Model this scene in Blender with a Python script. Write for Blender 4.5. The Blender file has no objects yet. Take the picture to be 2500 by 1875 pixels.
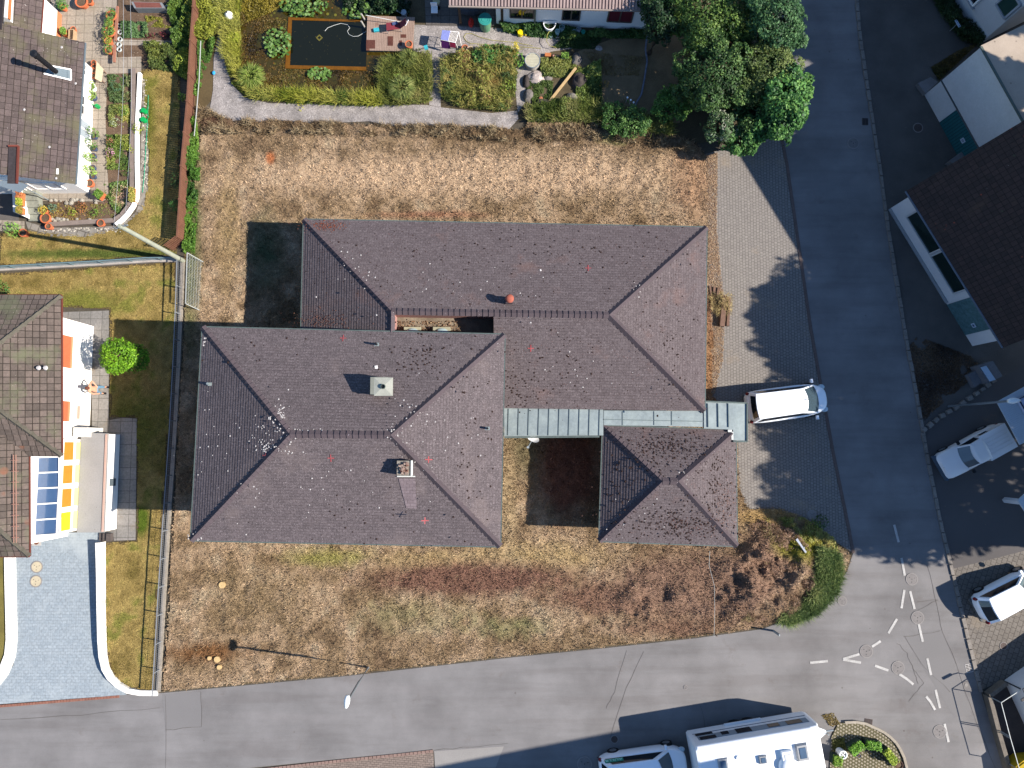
import bpy, bmesh, math, random
import numpy as np
from mathutils import Vector, Matrix
random.seed(7); rng = np.random.default_rng(7)
S = bpy.context.scene; C = S.collection
# ---------------------------------------------------------------- camera, sky, sun, exposure
H = 42.0; FP = 1900.0; TILT = math.atan(147.5/1900.0)
cam = bpy.data.cameras.new('camera'); camo = bpy.data.objects.new('camera', cam); C.objects.link(camo)
cam.sensor_width = 36; cam.lens = FP/2500*36; cam.clip_end = 2000; cam.clip_start = 0.5
camo.location = (0, 0, H); camo.rotation_euler = (TILT, 0, 0); S.camera = camo
EL = math.radians(36.0); SX, SY = 0.986, -0.165; K = 1/math.tan(EL)
w = bpy.data.worlds.new('World'); S.world = w; w.use_nodes = True
nt = w.node_tree; sk = nt.nodes.new('ShaderNodeTexSky'); sk.sky_type = 'NISHITA'; sk.sun_disc = False
sk.sun_elevation = EL; sk.sun_rotation = math.atan2(SX, SY); sk.altitude = 450; sk.air_density = 1.0; sk.dust_density = 0.1; sk.ozone_density = 5.0
nt.links.new(sk.outputs[0], nt.nodes['Background'].inputs[0]); nt.nodes['Background'].inputs[1].default_value = 0.1
sl = bpy.data.lights.new('sun', 'SUN'); sl.energy = 5.0; sl.angle = math.radians(0.53); sl.color = (1.0, 0.92, 0.83)
slo = bpy.data.objects.new('sun', sl); C.objects.link(slo)
slo.rotation_euler = Vector((-SX*math.cos(EL), -SY*math.cos(EL), -math.sin(EL))).to_track_quat('-Z', 'Y').to_euler()
slo.location = (60, -10, 60)
S.view_settings.view_transform = 'Standard'; S.view_settings.look = 'None'; S.view_settings.gamma = 1; S.view_settings.exposure = 1.25
# ---------------------------------------------------------------- helpers
ct, st_ = math.cos(TILT), math.sin(TILT)
def G(px, py, z=0.0):
    dx, dy, dz = (px-1250)/FP, -(py-937.5)/FP, -1.0
    y = dy*ct-dz*st_; zz = dy*st_+dz*ct; k = (H-z)/(-zz)
    return Vector((dx*k, y*k, z))
OFF = {}
def props(o, label=None, cat=None, group=None, kind=None):
    if label: o['label'] = label
    if cat: o['category'] = cat
    if group: o['group'] = group
    if kind: o['kind'] = kind
    return o
def thing(name, label, cat, loc=(0, 0, 0), group=None):
    o = bpy.data.objects.new(name, None); C.objects.link(o); o.location = loc; o.empty_display_size = .2
    OFF[o.name] = Vector(loc); return props(o, label, cat, group)
def finish(me, name, mat, parent, local):
    o = bpy.data.objects.new(name, me); C.objects.link(o)
    if mat:
        for m in (mat if isinstance(mat, (list, tuple)) else [mat]): me.materials.append(m)
    if parent is not None:
        off = OFF.get(parent.name, Vector((0, 0, 0)))
        if not local: me.transform(Matrix.Translation(-off))
        o.parent = parent; OFF[o.name] = off
    else: OFF[o.name] = Vector((0, 0, 0))
    return o
class MB:
    def __init__(s): s.v = []; s.f = []; s.uv = []; s.mi = []
    def face(s, pts, uv=None, mi=0):
        b = len(s.v); s.v += [tuple(p) for p in pts]; s.f.append(tuple(range(b, b+len(pts)))); s.uv.append(uv); s.mi.append(mi)
    def box(s, c, d, r=0.0, ry=0.0, mi=0, tap=1.0):
        m = Matrix.Rotation(r, 3, 'Z') @ Matrix.Rotation(ry, 3, 'Y'); x, y, z = d[0]/2, d[1]/2, d[2]/2
        p = [Vector(c)+m@Vector((i*x*(tap if k > 0 else 1), j*y*(tap if k > 0 else 1), k*z)) for k in (-1, 1) for i, j in ((-1, -1), (1, -1), (1, 1), (-1, 1))]
        for q in ((3, 2, 1, 0), (4, 5, 6, 7), (0, 1, 5, 4), (1, 2, 6, 5), (2, 3, 7, 6), (3, 0, 4, 7)): s.face([p[i] for i in q], mi=mi)
        return s
    def cyl(s, x, y, z0, z1, r, r2=None, n=20, cap=True, mi=0):
        r2 = r if r2 is None else r2
        a = [(math.cos(2*math.pi*i/n), math.sin(2*math.pi*i/n)) for i in range(n)]
        for i in range(n):
            j = (i+1) % n
            s.face([(x+r*a[i][0], y+r*a[i][1], z0), (x+r*a[j][0], y+r*a[j][1], z0), (x+r2*a[j][0], y+r2*a[j][1], z1), (x+r2*a[i][0], y+r2*a[i][1], z1)], mi=mi)
        if cap: s.face([(x+r2*c[0], y+r2*c[1], z1) for c in a], mi=mi); s.face([(x+r*c[0], y+r*c[1], z0) for c in a[::-1]], mi=mi)
        return s
    def ring(s, x, y, z0, z1, ro, ri, n=24, mi=0):
        a = [(math.cos(2*math.pi*i/n), math.sin(2*math.pi*i/n)) for i in range(n)]
        for i in range(n):
            j = (i+1) % n; P = lambda r, k, z: (x+r*a[k][0], y+r*a[k][1], z)
            s.face([P(ro, i, z0), P(ro, j, z0), P(ro, j, z1), P(ro, i, z1)], mi=mi); s.face([P(ri, j, z0), P(ri, i, z0), P(ri, i, z1), P(ri, j, z1)], mi=mi)
            s.face([P(ro, i, z1), P(ro, j, z1), P(ri, j, z1), P(ri, i, z1)], mi=mi)
        return s
    def prism(s, pts, z0, z1, bottom=False, mi=0):
        pts = [(p[0], p[1]) for p in pts]
        if sum(pts[i][0]*pts[(i+1) % len(pts)][1]-pts[(i+1) % len(pts)][0]*pts[i][1] for i in range(len(pts))) < 0: pts = pts[::-1]
        n = len(pts)
        for i in range(n):
            j = (i+1) % n; s.face([(*pts[i], z0), (*pts[j], z0), (*pts[j], z1), (*pts[i], z1)], mi=mi)
        s.face([(*p, z1) for p in pts], mi=mi)
        if bottom: s.face([(*p, z0) for p in pts[::-1]], mi=mi)
        return s
    def tube(s, pts, r, n=8, r2=None, mi=0, cap=True):
        pts = [Vector(p) for p in pts]; rings = []; m = len(pts)
        for i, p in enumerate(pts):
            d = (pts[min(i+1, m-1)]-pts[max(i-1, 0)]).normalized(); u = d.cross(Vector((0, 0, 1)))
            u = Vector((1, 0, 0)) if u.length < 1e-3 else u.normalized(); v = d.cross(u).normalized()
            rr = r if r2 is None else r+(r2-r)*i/(m-1)
            rings.append([p+rr*(math.cos(2*math.pi*k/n)*u+math.sin(2*math.pi*k/n)*v) for k in range(n)])
        for i in range(m-1):
            for k in range(n): s.face([rings[i][k], rings[i+1][k], rings[i+1][(k+1) % n], rings[i][(k+1) % n]][::-1], mi=mi)
        if cap: s.face(rings[0], mi=mi); s.face(rings[-1][::-1], mi=mi)
        return s
    def beam(s, a, b, w, h, mi=0):      # horizontal-ish bar of width w, height h, a/b on its centre line
        a, b = Vector(a), Vector(b); d = (b-a).normalized(); u = d.cross(Vector((0, 0, 1)))
        u = Vector((1, 0, 0)) if u.length < 1e-3 else u.normalized(); v = u.cross(d).normalized(); u = u*w/2; v = v*h/2
        p = [a-u-v, a+u-v, a+u+v, a-u+v, b-u-v, b+u-v, b+u+v, b-u+v]
        for q in ((0, 1, 2, 3), (7, 6, 5, 4), (0, 4, 5, 1), (1, 5, 6, 2), (2, 6, 7, 3), (3, 7, 4, 0)): s.face([p[i] for i in q[::-1]], mi=mi)
        return s
    def dome(s, c, r, n=16, m=8, full=True, mi=0):
        c = Vector(c); rx, ry, rz = r if isinstance(r, tuple) else (r, r, r); lo = -math.pi/2 if full else 0
        P = lambda i, k: c+Vector((rx*math.cos(lo+(math.pi/2-lo)*i/m)*math.cos(2*math.pi*k/n), ry*math.cos(lo+(math.pi/2-lo)*i/m)*math.sin(2*math.pi*k/n), rz*math.sin(lo+(math.pi/2-lo)*i/m)))
        for i in range(m):
            for k in range(n): s.face([P(i, k), P(i, k+1), P(i+1, k+1), P(i+1, k)], mi=mi)
        return s
    def build(s, name, mat, parent=None, local=False, smooth=False, weld=False):
        me = bpy.data.meshes.new(name); me.from_pydata(s.v, [], s.f)
        if any(u for u in s.uv):
            l = me.uv_layers.new(name='UVMap'); i = 0
            for f, u in zip(s.f, s.uv):
                for k in range(len(f)): l.data[i].uv = u[k] if u else (0, 0); i += 1
        if any(s.mi): me.polygons.foreach_set('material_index', s.mi)
        if weld or smooth:
            bm = bmesh.new(); bm.from_mesh(me); bmesh.ops.remove_doubles(bm, verts=bm.verts, dist=1e-4); bmesh.ops.dissolve_degenerate(bm, dist=1e-5, edges=bm.edges)
            bm.to_mesh(me); bm.free()
        if smooth: me.polygons.foreach_set('use_smooth', [True]*len(me.polygons))
        me.update(); return finish(me, name, mat, parent, local)
def npmesh(name, V, n, mat, parent=None, col=None, local=False):   # every n verts = one face
    me = bpy.data.meshes.new(name); N = len(V); me.vertices.add(N); me.vertices.foreach_set('co', V.astype(np.float32).ravel())
    me.loops.add(N); me.loops.foreach_set('vertex_index', np.arange(N, dtype=np.int32))
    me.polygons.add(N//n); me.polygons.foreach_set('loop_start', np.arange(0, N, n, dtype=np.int32)); me.polygons.foreach_set('loop_total', np.full(N//n, n, dtype=np.int32))
    me.update(calc_edges=True)
    if col is not None:
        a = me.color_attributes.new('Col', 'FLOAT_COLOR', 'POINT'); cc = np.ones((N, 4), np.float32); cc[:, :3] = col; a.data.foreach_set('color', cc.ravel())
    return finish(me, name, mat, parent, local)
def lin(h):
    h = h.lstrip('#'); r = [int(h[i:i+2], 16)/255 for i in (0, 2, 4)]
    return tuple(x/12.92 if x <= .04045 else ((x+.055)/1.055)**2.4 for x in r)
# ---- numpy noise
def vn(x, y, sc, seed=0):
    x = np.asarray(x)*sc+seed*17.3+1000; y = np.asarray(y)*sc+seed*31.7+1000
    xi = np.floor(x).astype(np.int64); yi = np.floor(y).astype(np.int64); fx = x-xi; fy = y-yi
    fx = fx*fx*(3-2*fx); fy = fy*fy*(3-2*fy)
    def h(a, b):
        n = (a*374761393+b*668265263+seed*974634777) & 0x7fffffff; n = ((n ^ (n >> 13))*1274126177) & 0x7fffffff
        return ((n ^ (n >> 16)) & 0xffff)/65535.0
    return (h(xi, yi)*(1-fx)+h(xi+1, yi)*fx)*(1-fy)+(h(xi, yi+1)*(1-fx)+h(xi+1, yi+1)*fx)*fy
def fbm(x, y, sc, o=4, seed=0):
    t = 0; a = .5; n = 0
    for i in range(o): t = t+a*vn(x, y, sc*2**i, seed+i); n += a; a *= .55
    return t/n
def inpoly(x, y, P):
    r = np.zeros(len(x), bool); j = len(P)-1
    for i in range(len(P)):
        xi, yi = P[i][:2]; xj, yj = P[j][:2]
        c = ((yi > y) != (yj > y)) & (x < (xj-xi)*(y-yi)/((yj-yi) if yj != yi else 1e-9)+xi); r ^= c; j = i
    return r
def samp(P, n):
    xs = [p[0] for p in P]; ys = [p[1] for p in P]; ox = []; oy = []; tot = 0
    while tot < n:
        x = rng.uniform(min(xs), max(xs), n*2); y = rng.uniform(min(ys), max(ys), n*2); k = inpoly(x, y, P); ox.append(x[k]); oy.append(y[k]); tot += k.sum()
        if tot == 0: break
    return np.concatenate(ox)[:n], np.concatenate(oy)[:n]
def area(P): return abs(sum(P[i][0]*P[(i+1) % len(P)][1]-P[(i+1) % len(P)][0]*P[i][1] for i in range(len(P))))/2
def PG(pts, z=0.0): return [G(a, b, z) for a, b in pts]
# ---------------------------------------------------------------- materials
MATS = {}
def base(name, rough=.8, spec=.25, metal=0):
    m = bpy.data.materials.new(name); m.use_nodes = True; b = m.node_tree.nodes['Principled BSDF']
    b.inputs['Roughness'].default_value = rough; b.inputs['Specular IOR Level'].default_value = spec; b.inputs['Metallic'].default_value = metal
    return m, m.node_tree, b
def node(nt, t, **k):
    n = nt.nodes.new(t)
    for a, v in k.items(): setattr(n, a, v)
    return n
def ramp(nt, fac, stops):
    r = node(nt, 'ShaderNodeValToRGB'); e = r.color_ramp.elements
    while len(e) < len(stops): e.new(.5)
    for x, (p, c) in zip(e, stops): x.position = p; x.color = (*c, 1)
    nt.links.new(fac, r.inputs[0]); return r.outputs[0]
def noise(nt, vec, sc, det=4, rough=.55):
    n = node(nt, 'ShaderNodeTexNoise'); n.inputs['Scale'].default_value = sc; n.inputs['Detail'].default_value = det; n.inputs['Roughness'].default_value = rough
    nt.links.new(vec, n.inputs['Vector']); return n.outputs['Fac']
def mixc(nt, a, b, fac, mode='MIX'):
    m = node(nt, 'ShaderNodeMix', data_type='RGBA', blend_type=mode)
    for s, v in ((0, fac), (6, a), (7, b)):
        if isinstance(v, (int, float)): m.inputs[s].default_value = v
        elif isinstance(v, tuple): m.inputs[s].default_value = (*v, 1)
        else: nt.links.new(v, m.inputs[s])
    return m.outputs[2]
def bump(nt, b, h, s=.4, d=.02):
    n = node(nt, 'ShaderNodeBump'); n.inputs['Strength'].default_value = s; n.inputs['Distance'].default_value = d
    nt.links.new(h, n.inputs['Height']); nt.links.new(n.outputs[0], b.inputs['Normal'])
def mul(c, k): return tuple(max(0, x*k) for x in c)
def M(name, col, var=.25, s1=.6, s2=14, rough=.8, spec=.25, bmp=.0, metal=0, tint=None, spots=None, obj=False):
    """noise-varied paint/stone/earth. tint: second colour mixed by large noise; spots: (scale, thresh, colour)"""
    if name in MATS: return MATS[name]
    m, nt, b = base(name, rough, spec, metal); col = lin(col) if isinstance(col, str) else col
    tint = (lin(tint) if isinstance(tint, str) else tint) if tint else mul(col, 1-var)
    tc = node(nt, 'ShaderNodeTexCoord'); vec = tc.outputs['Object']
    if not obj: vec = node(nt, 'ShaderNodeNewGeometry').outputs['Position']
    big = ramp(nt, noise(nt, vec, s1, 5, .6), [(.35, tint), (.65, col)])
    f = noise(nt, vec, s2, 6, .7); fine = ramp(nt, f, [(.3, (1-var,)*3), (.7, (1+var*.8,)*3)])
    c = mixc(nt, big, fine, 1.0, 'MULTIPLY')
    if spots:
        for sc, th, sc_col in (spots if isinstance(spots, list) else [spots]):
            v = node(nt, 'ShaderNodeTexVoronoi'); v.inputs['Scale'].default_value = sc; nt.links.new(vec, v.inputs['Vector'])
            k = ramp(nt, v.outputs['Distance'], [(th*.7, (1, 1, 1)), (th, (0, 0, 0))])
            sel = ramp(nt, noise(nt, vec, sc*.23, 2), [(.45, (0, 0, 0)), (.6, (1, 1, 1))])
            k = mixc(nt, k, sel, 1.0, 'MULTIPLY'); c = mixc(nt, c, lin(sc_col) if isinstance(sc_col, str) else sc_col, k)
    nt.links.new(c, b.inputs['Base Color'])
    if bmp: bump(nt, b, f, bmp, .03)
    MATS[name] = m; return m
def BR(name, c1, c2, mortar, w, h, rot=0, rough=.85, msz=.012, uv=False, big=None, spots=None, bmp=.4, off=.5, mott=None):
    if name in MATS: return MATS[name]
    m, nt, b = base(name, rough, .2); tc = node(nt, 'ShaderNodeTexCoord'); mp = node(nt, 'ShaderNodeMapping')
    geo = node(nt, 'ShaderNodeNewGeometry').outputs['Position']; src = tc.outputs['UV'] if uv else geo
    nt.links.new(src, mp.inputs['Vector']); mp.inputs['Rotation'].default_value = (0, 0, rot)
    br = node(nt, 'ShaderNodeTexBrick'); nt.links.new(mp.outputs[0], br.inputs['Vector']); br.offset = off
    for k, v in (('Color1', (*lin(c1), 1)), ('Color2', (*lin(c2), 1)), ('Mortar', (*lin(mortar), 1)), ('Scale', 1.0), ('Mortar Size', msz), ('Mortar Smooth', .3), ('Brick Width', w), ('Row Height', h), ('Bias', 0.0)): br.inputs[k].default_value = v
    c = br.outputs['Color']
    f = noise(nt, geo, 9, 6, .75); c = mixc(nt, c, ramp(nt, f, [(.3, (.72,)*3), (.7, (1.22,)*3)]), 1.0, 'MULTIPLY')
    if big: c = mixc(nt, c, lin(big[0]), ramp(nt, noise(nt, geo, big[1], 5, .65), [(big[2], (0, 0, 0)), (big[2]+.15, (.8,)*3)]))
    for sc, th, scol, lo in (spots or []):
        v = node(nt, 'ShaderNodeTexVoronoi'); v.inputs['Scale'].default_value = sc; nt.links.new(geo, v.inputs['Vector'])
        k = ramp(nt, v.outputs['Distance'], [(th*.6, (1, 1, 1)), (th, (0, 0, 0))])
        k = mixc(nt, k, ramp(nt, noise(nt, geo, sc*.13+.3, 3), [(lo, (0, 0, 0)), (lo+.1, (1, 1, 1))]), 1.0, 'MULTIPLY'); c = mixc(nt, c, lin(scol), k)
    if mott: c = mixc(nt, c, lin(mott), ramp(nt, noise(nt, geo, 17, 5, .8), [(.54, (0, 0, 0)), (.66, (.75,)*3)])); c = mixc(nt, c, mul(lin(mott), .12), ramp(nt, noise(nt, geo, 11, 4, .8), [(.62, (0, 0, 0)), (.7, (.7,)*3)]))
    nt.links.new(c, b.inputs['Base Color'])
    iv = node(nt, 'ShaderNodeMath', operation='SUBTRACT'); iv.inputs[0].default_value = 1; nt.links.new(br.outputs['Fac'], iv.inputs[1]); bump(nt, b, iv.outputs[0], bmp, .01)
    MATS[name] = m; return m
def attr_mat(name, rough=.75, trans=0.0, spec=.2, fine=None):
    m, nt, b = base(name, rough, spec); a = node(nt, 'ShaderNodeAttribute', attribute_name='Col'); c = a.outputs['Color']
    if fine:
        geo = node(nt, 'ShaderNodeNewGeometry').outputs['Position']; f = noise(nt, geo, fine, 6, .8)
        c = mixc(nt, c, ramp(nt, f, [(.36, (.42,)*3), (.64, (1.5,)*3)]), 1.0, 'MULTIPLY'); bump(nt, b, f, 1.0, .08)
    nt.links.new(c, b.inputs['Base Color'])
    if trans:
        tr = node(nt, 'ShaderNodeBsdfTranslucent'); nt.links.new(c, tr.inputs[0]); mx = node(nt, 'ShaderNodeMixShader'); mx.inputs[0].default_value = trans
        nt.links.new(b.outputs[0], mx.inputs[1]); nt.links.new(tr.outputs[0], mx.inputs[2]); nt.links.new(mx.outputs[0], nt.nodes['Material Output'].inputs[0])
    return m
leafm = attr_mat('leaf', .6, .25, .3); bladem = attr_mat('grass_blade', .85, .1, .1); turfm = attr_mat('turf', .95, 0, .05, fine=24)
glass = M('dark_glass', '#10161c', .1, rough=.06, spec=.8); wglass = M('windscreen_glass', '#34424a', .1, rough=.05, spec=.9)
white = M('white_render', '#e4e2dc', .04, .8, 12, .85); carw = M('white_car_paint', '#dfe3e6', .02, .5, 3, .22, .6); black = M('black_plastic', '#15161a', .1, rough=.5)
steel = M('galvanised_steel', '#8d979b', .15, 1, 8, .45, .5, metal=.4); terra = M('terracotta', '#b5633f', .2, 3, 20, .8); red = M('red_plastic', '#b02418', .1, rough=.5)
conc = M('concrete', '#98938a', .22, .9, 14, .9, bmp=.2); wood = M('weathered_wood', '#7d6656', .3, 2, 25, .85, bmp=.3); dkwood = M('brown_stained_wood', '#674535', .25, 2, 20, .8)
zinc = M('zinc_sheet', '#727c7d', .16, 1.3, 5, .5, .45, metal=.25, tint='#828c8a', spots=(3.3, .09, '#33251d')); soil = M('garden_soil', '#5e4c3c', .35, 2, 18, .95, bmp=.8, spots=(9, .2, '#8e8273'))
lime = M('white_plastic', '#d8dadb', .04, rough=.4); lamp_w = M('lamp_housing', '#c9ccca', .05, rough=.35)
def leaves(V0, Nrm, size, cols, name, parent=None, mat=leafm, asp=.55):
    n = len(V0); r = rng.normal(size=(n, 3)); a = np.cross(Nrm, r); a /= np.linalg.norm(a, axis=1)[:, None]+1e-9
    b = np.cross(Nrm, a); b /= np.linalg.norm(b, axis=1)[:, None]+1e-9; s = (size*rng.uniform(.6, 1.3, n))[:, None]
    V = np.stack([V0-a*s*.5, V0-b*s*asp*.5+Nrm*s*.06, V0+a*s*.5, V0+b*s*asp*.5+Nrm*s*.06], 1).reshape(-1, 3)
    return npmesh(name, V, 4, mat, parent, np.repeat(cols, 4, 0))
def palette(n, pal, key=None):
    pal = np.array([lin(p) if isinstance(p, str) else p for p in pal]); k = rng.random(n) if key is None else np.clip(key+rng.normal(0, .13, n), 0, .999)
    t = k*(len(pal)-1); i = np.floor(t).astype(int).clip(0, len(pal)-2); f = (t-i)[:, None]
    return (pal[i]*(1-f)+pal[i+1]*f)*rng.uniform(.75, 1.25, n)[:, None]
def crown(blobs, dens, size, pal, name='crown', parent=None, asp=.6, zmin=.02):
    Vs = []; Ns = []; ks = []
    for bi, (x, y, z, rx, ry, rz) in enumerate(blobs):
        n = int(dens*(rx*ry+rx*rz+ry*rz)*4.2); d = rng.normal(size=(n, 3)); d /= np.linalg.norm(d, axis=1)[:, None]
        bumpy = .72+.5*fbm(d[:, 0]*3+bi*9, d[:, 1]*3+d[:, 2]*2.3, 1.1, 3, bi)
        rad = bumpy*(1-.32*rng.random(n)**1.6); p = d*rad[:, None]*np.array([rx, ry, rz])+np.array([x, y, z])
        gap = fbm(p[:, 0]*1.0+p[:, 2]*.7, p[:, 1]*1.0, 2.2/max(rx, .5)**.4, 3, 50+bi); k = (gap > .36) & (p[:, 2] > zmin)
        p = p[k]; d2 = d[k]; Vs.append(p); Ns.append(d2*.55+np.array([0, 0, .55])+rng.normal(0, .45, p.shape)); ks.append(np.clip(.5*(gap[k]-.3)*3+rng.uniform(0, .35), 0, 1))
    V = np.concatenate(Vs); N = np.concatenate(Ns); N /= np.linalg.norm(N, axis=1)[:, None]
    return leaves(V, N, size, palette(len(V), pal, np.concatenate(ks)), name, parent, asp=asp)
def tree(name, label, cat, blobs, dens, size, pal, group=None, trunk=True, asp=.6):
    x, y = blobs[0][:2]; t = thing(name, label, cat, (x, y, 0), group); crown(blobs, dens, size, pal, 'crown', t, asp)
    if trunk:
        zc = blobs[0][2]; m = MB(); r = .05+.03*zc
        m.tube([(x, y, 0), (x+.05, y-.04, zc*.4), (x-.03, y+.05, zc)], r, 8, r*.55)
        for b in blobs: m.tube([(x, y, zc*.45), ((x+b[0])/2, (y+b[1])/2, (zc*.45+b[2])/2+.1), (b[0], b[1], b[2])], r*.5, 6, r*.15)
        for i in range(5):
            a = i*1.3; m.tube([(x, y, zc*.5), (x+math.cos(a)*blobs[0][3]*.6, y+math.sin(a)*blobs[0][4]*.6, zc*1.05)], r*.35, 5, r*.1)
        m.build('trunk', M('bark', '#4a3c30', .3, 4, 20, .9, bmp=.6), t)
    return t
def bush(px, py, rpx, h, pal, label, cat='shrub', name='shrub', dens=90, size=.1, group=None, z0=0.0, asp=.6, trunk=False, ell=1.0):
    p = G(px, py, z0+h*.5); r = rpx/46
    b = [(p.x, p.y, z0+h*.5, r, r*ell, h*.55)]
    if trunk: return tree(name, label, cat, b, dens, size, pal, group, True, asp)
    t = thing(name, label, cat, (p.x, p.y, z0), group); crown(b, dens, size, pal, 'foliage', t, asp, zmin=z0+.01)
    m = MB()
    for i in range(5):
        a = i*1.26; m.tube([(p.x, p.y, z0), (p.x+math.cos(a)*r*.55, p.y+math.sin(a)*r*.55*ell, z0+h*.8)], .012, 4, .005)
    m.build('stem', M('stem', '#5b5a35', .2), t); return t
def veg(P, n, hmax, size, pal, name, label, cat, z0=0.0, gapth=.3, asp=.5, seed=3, scl=1.3, kind='stuff'):
    x, y = samp(P, n); g = fbm(x, y, scl, 4, seed); k = g > gapth; x = x[k]; y = y[k]; g = g[k]
    hh = hmax*np.clip((g-gapth)*2.4, .08, 1); z = z0+hh*rng.uniform(.15, 1, len(x))
    N = rng.normal(0, .5, (len(x), 3))+np.array([0, 0, .8]); N /= np.linalg.norm(N, axis=1)[:, None]
    o = leaves(np.stack([x, y, z], 1), N, size, palette(len(x), pal, vn(x, y, .9, seed+9)), name, None, asp=asp)
    return props(o, label, cat, kind=kind)
def bladez(x, y, z0, L, w, lean, cols, name, parent=None, mat=bladem):
    n = len(x); a = rng.uniform(0, 2*np.pi, n); b = rng.uniform(0, 2*np.pi, n); L = L*rng.uniform(.5, 1.3, n); ln = lean*rng.uniform(.5, 1.2, n)
    p = np.stack([x, y, np.broadcast_to(z0, x.shape)], 1); wv = np.stack([np.cos(b), np.sin(b), 0*b], 1)*(w*.5)
    tip = p+np.stack([np.cos(a)*ln*L, np.sin(a)*ln*L, L*np.sqrt(np.clip(1-np.minimum(ln, .98)**2, .02, 1))], 1)
    V = np.stack([p-wv, p+wv, tip], 1).reshape(-1, 3); return npmesh(name, V, 3, mat, parent, np.repeat(cols, 3, 0))
def tussock(px, py, rpx, h, pal, label, n=900, cat='ornamental grass', name='grass_tuft', w=.03, group=None):
    p = G(px, py); r = rpx/46; t = thing(name, label, cat, p, group); a = rng.uniform(0, 2*np.pi, n); rr = r*.35*np.sqrt(rng.random(n))
    x = p.x+rr*np.cos(a); y = p.y+rr*np.sin(a); L = h*rng.uniform(.6, 1.2, n); out = rng.uniform(.2, 1.0, n)*r*.9
    mid = np.stack([x+np.cos(a)*out*.45, y+np.sin(a)*out*.45, L*.8], 1); tip = np.stack([x+np.cos(a)*out, y+np.sin(a)*out, L*.75], 1)
    wv = np.stack([-np.sin(a), np.cos(a), 0*a], 1)*w*.5; b0 = np.stack([x, y, 0*x], 1); c = palette(n, pal)
    V = np.concatenate([np.stack([b0-wv, b0+wv, mid+wv, mid-wv], 1).reshape(-1, 3), np.stack([mid-wv, mid+wv, tip+wv*.2, tip-wv*.2], 1).reshape(-1, 3)])
    npmesh('blades', V, 4, bladem, t, np.concatenate([np.repeat(c, 4, 0), np.repeat(c, 4, 0)])); return t
def sheet(name, pts, z, mat, px=True):
    m = MB(); P = PG(pts, z) if px else [Vector((a, b, z)) for a, b in pts]
    if sum(P[i].x*P[(i+1) % len(P)].y-P[(i+1) % len(P)].x*P[i].y for i in range(len(P))) < 0: P = P[::-1]
    m.face(P); return props(m.build(name, mat), kind='structure')
def turf(name, P, colf, z0, amp, cell=.14, seed=5, hs=1.6):     # uneven ground sheet with real relief
    xs = [p[0] for p in P]; ys = [p[1] for p in P]; gx = np.arange(min(xs), max(xs), cell); gy = np.arange(min(ys), max(ys), cell)
    X, Y = np.meshgrid(gx, gy, indexing='ij'); Xf = X.ravel()+rng.uniform(-.3, .3, X.size)*cell; Yf = Y.ravel()+rng.uniform(-.3, .3, X.size)*cell
    ok = inpoly(Xf, Yf, P).reshape(X.shape); Z = z0+(amp(Xf, Yf) if callable(amp) else amp*fbm(Xf, Yf, hs, 4, seed))
    V = np.stack([Xf, Yf, Z], 1); idx = np.arange(X.size).reshape(X.shape)
    q = ok[:-1, :-1] & ok[1:, :-1] & ok[1:, 1:] & ok[:-1, 1:]; F = np.stack([idx[:-1, :-1], idx[1:, :-1], idx[1:, 1:], idx[:-1, 1:]], -1)[q]
    used = np.unique(F); mp = np.full(X.size, -1); mp[used] = np.arange(len(used)); F = mp[F]; V = V[used]
    me = bpy.data.meshes.new(name); me.vertices.add(len(V)); me.vertices.foreach_set('co', V.astype(np.float32).ravel()); me.loops.add(F.size); me.loops.foreach_set('vertex_index', F.ravel().astype(np.int32))
    me.polygons.add(len(F)); me.polygons.foreach_set('loop_start', np.arange(0, F.size, 4, dtype=np.int32)); me.polygons.foreach_set('loop_total', np.full(len(F), 4, dtype=np.int32)); me.update(calc_edges=True)
    me.polygons.foreach_set('use_smooth', [True]*len(F))
    a = me.color_attributes.new('Col', 'FLOAT_COLOR', 'POINT'); cc = np.ones((len(V), 4), np.float32); cc[:, :3] = colf(V[:, 0], V[:, 1]); a.data.foreach_set('color', cc.ravel())
    return props(finish(me, name, turfm, None, False), kind='structure')
def zonef(basepal, zones, sc=1.1, seed=1):
    Z = [(G(px, py), rx/46, ry/46, np.array(lin(c)), wt) for px, py, rx, ry, c, wt in zones]
    def f(x, y):
        bp = np.array([lin(c) for c in basepal]); k = np.clip((fbm(x, y, sc, 4, seed)-.25)*2, 0, .999)*(len(bp)-1); i = np.floor(k).astype(int).clip(0, len(bp)-2); t = (k-i)[:, None]
        c = bp[i]*(1-t)+bp[i+1]*t
        for p, rx, ry, zc, wt in Z:
            d = ((x-p.x)/rx)**2+((y-p.y)/ry)**2; nn = fbm(x, y, 2.2, 4, seed+7); a = np.clip(1.5*(wt*np.exp(-d)*1.3-nn*.55), 0, 1)[:, None]; c = c*(1-a)+zc*a
        return c*(.8+.4*fbm(x, y, 6, 2, seed+3))[:, None]
    return f
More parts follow.
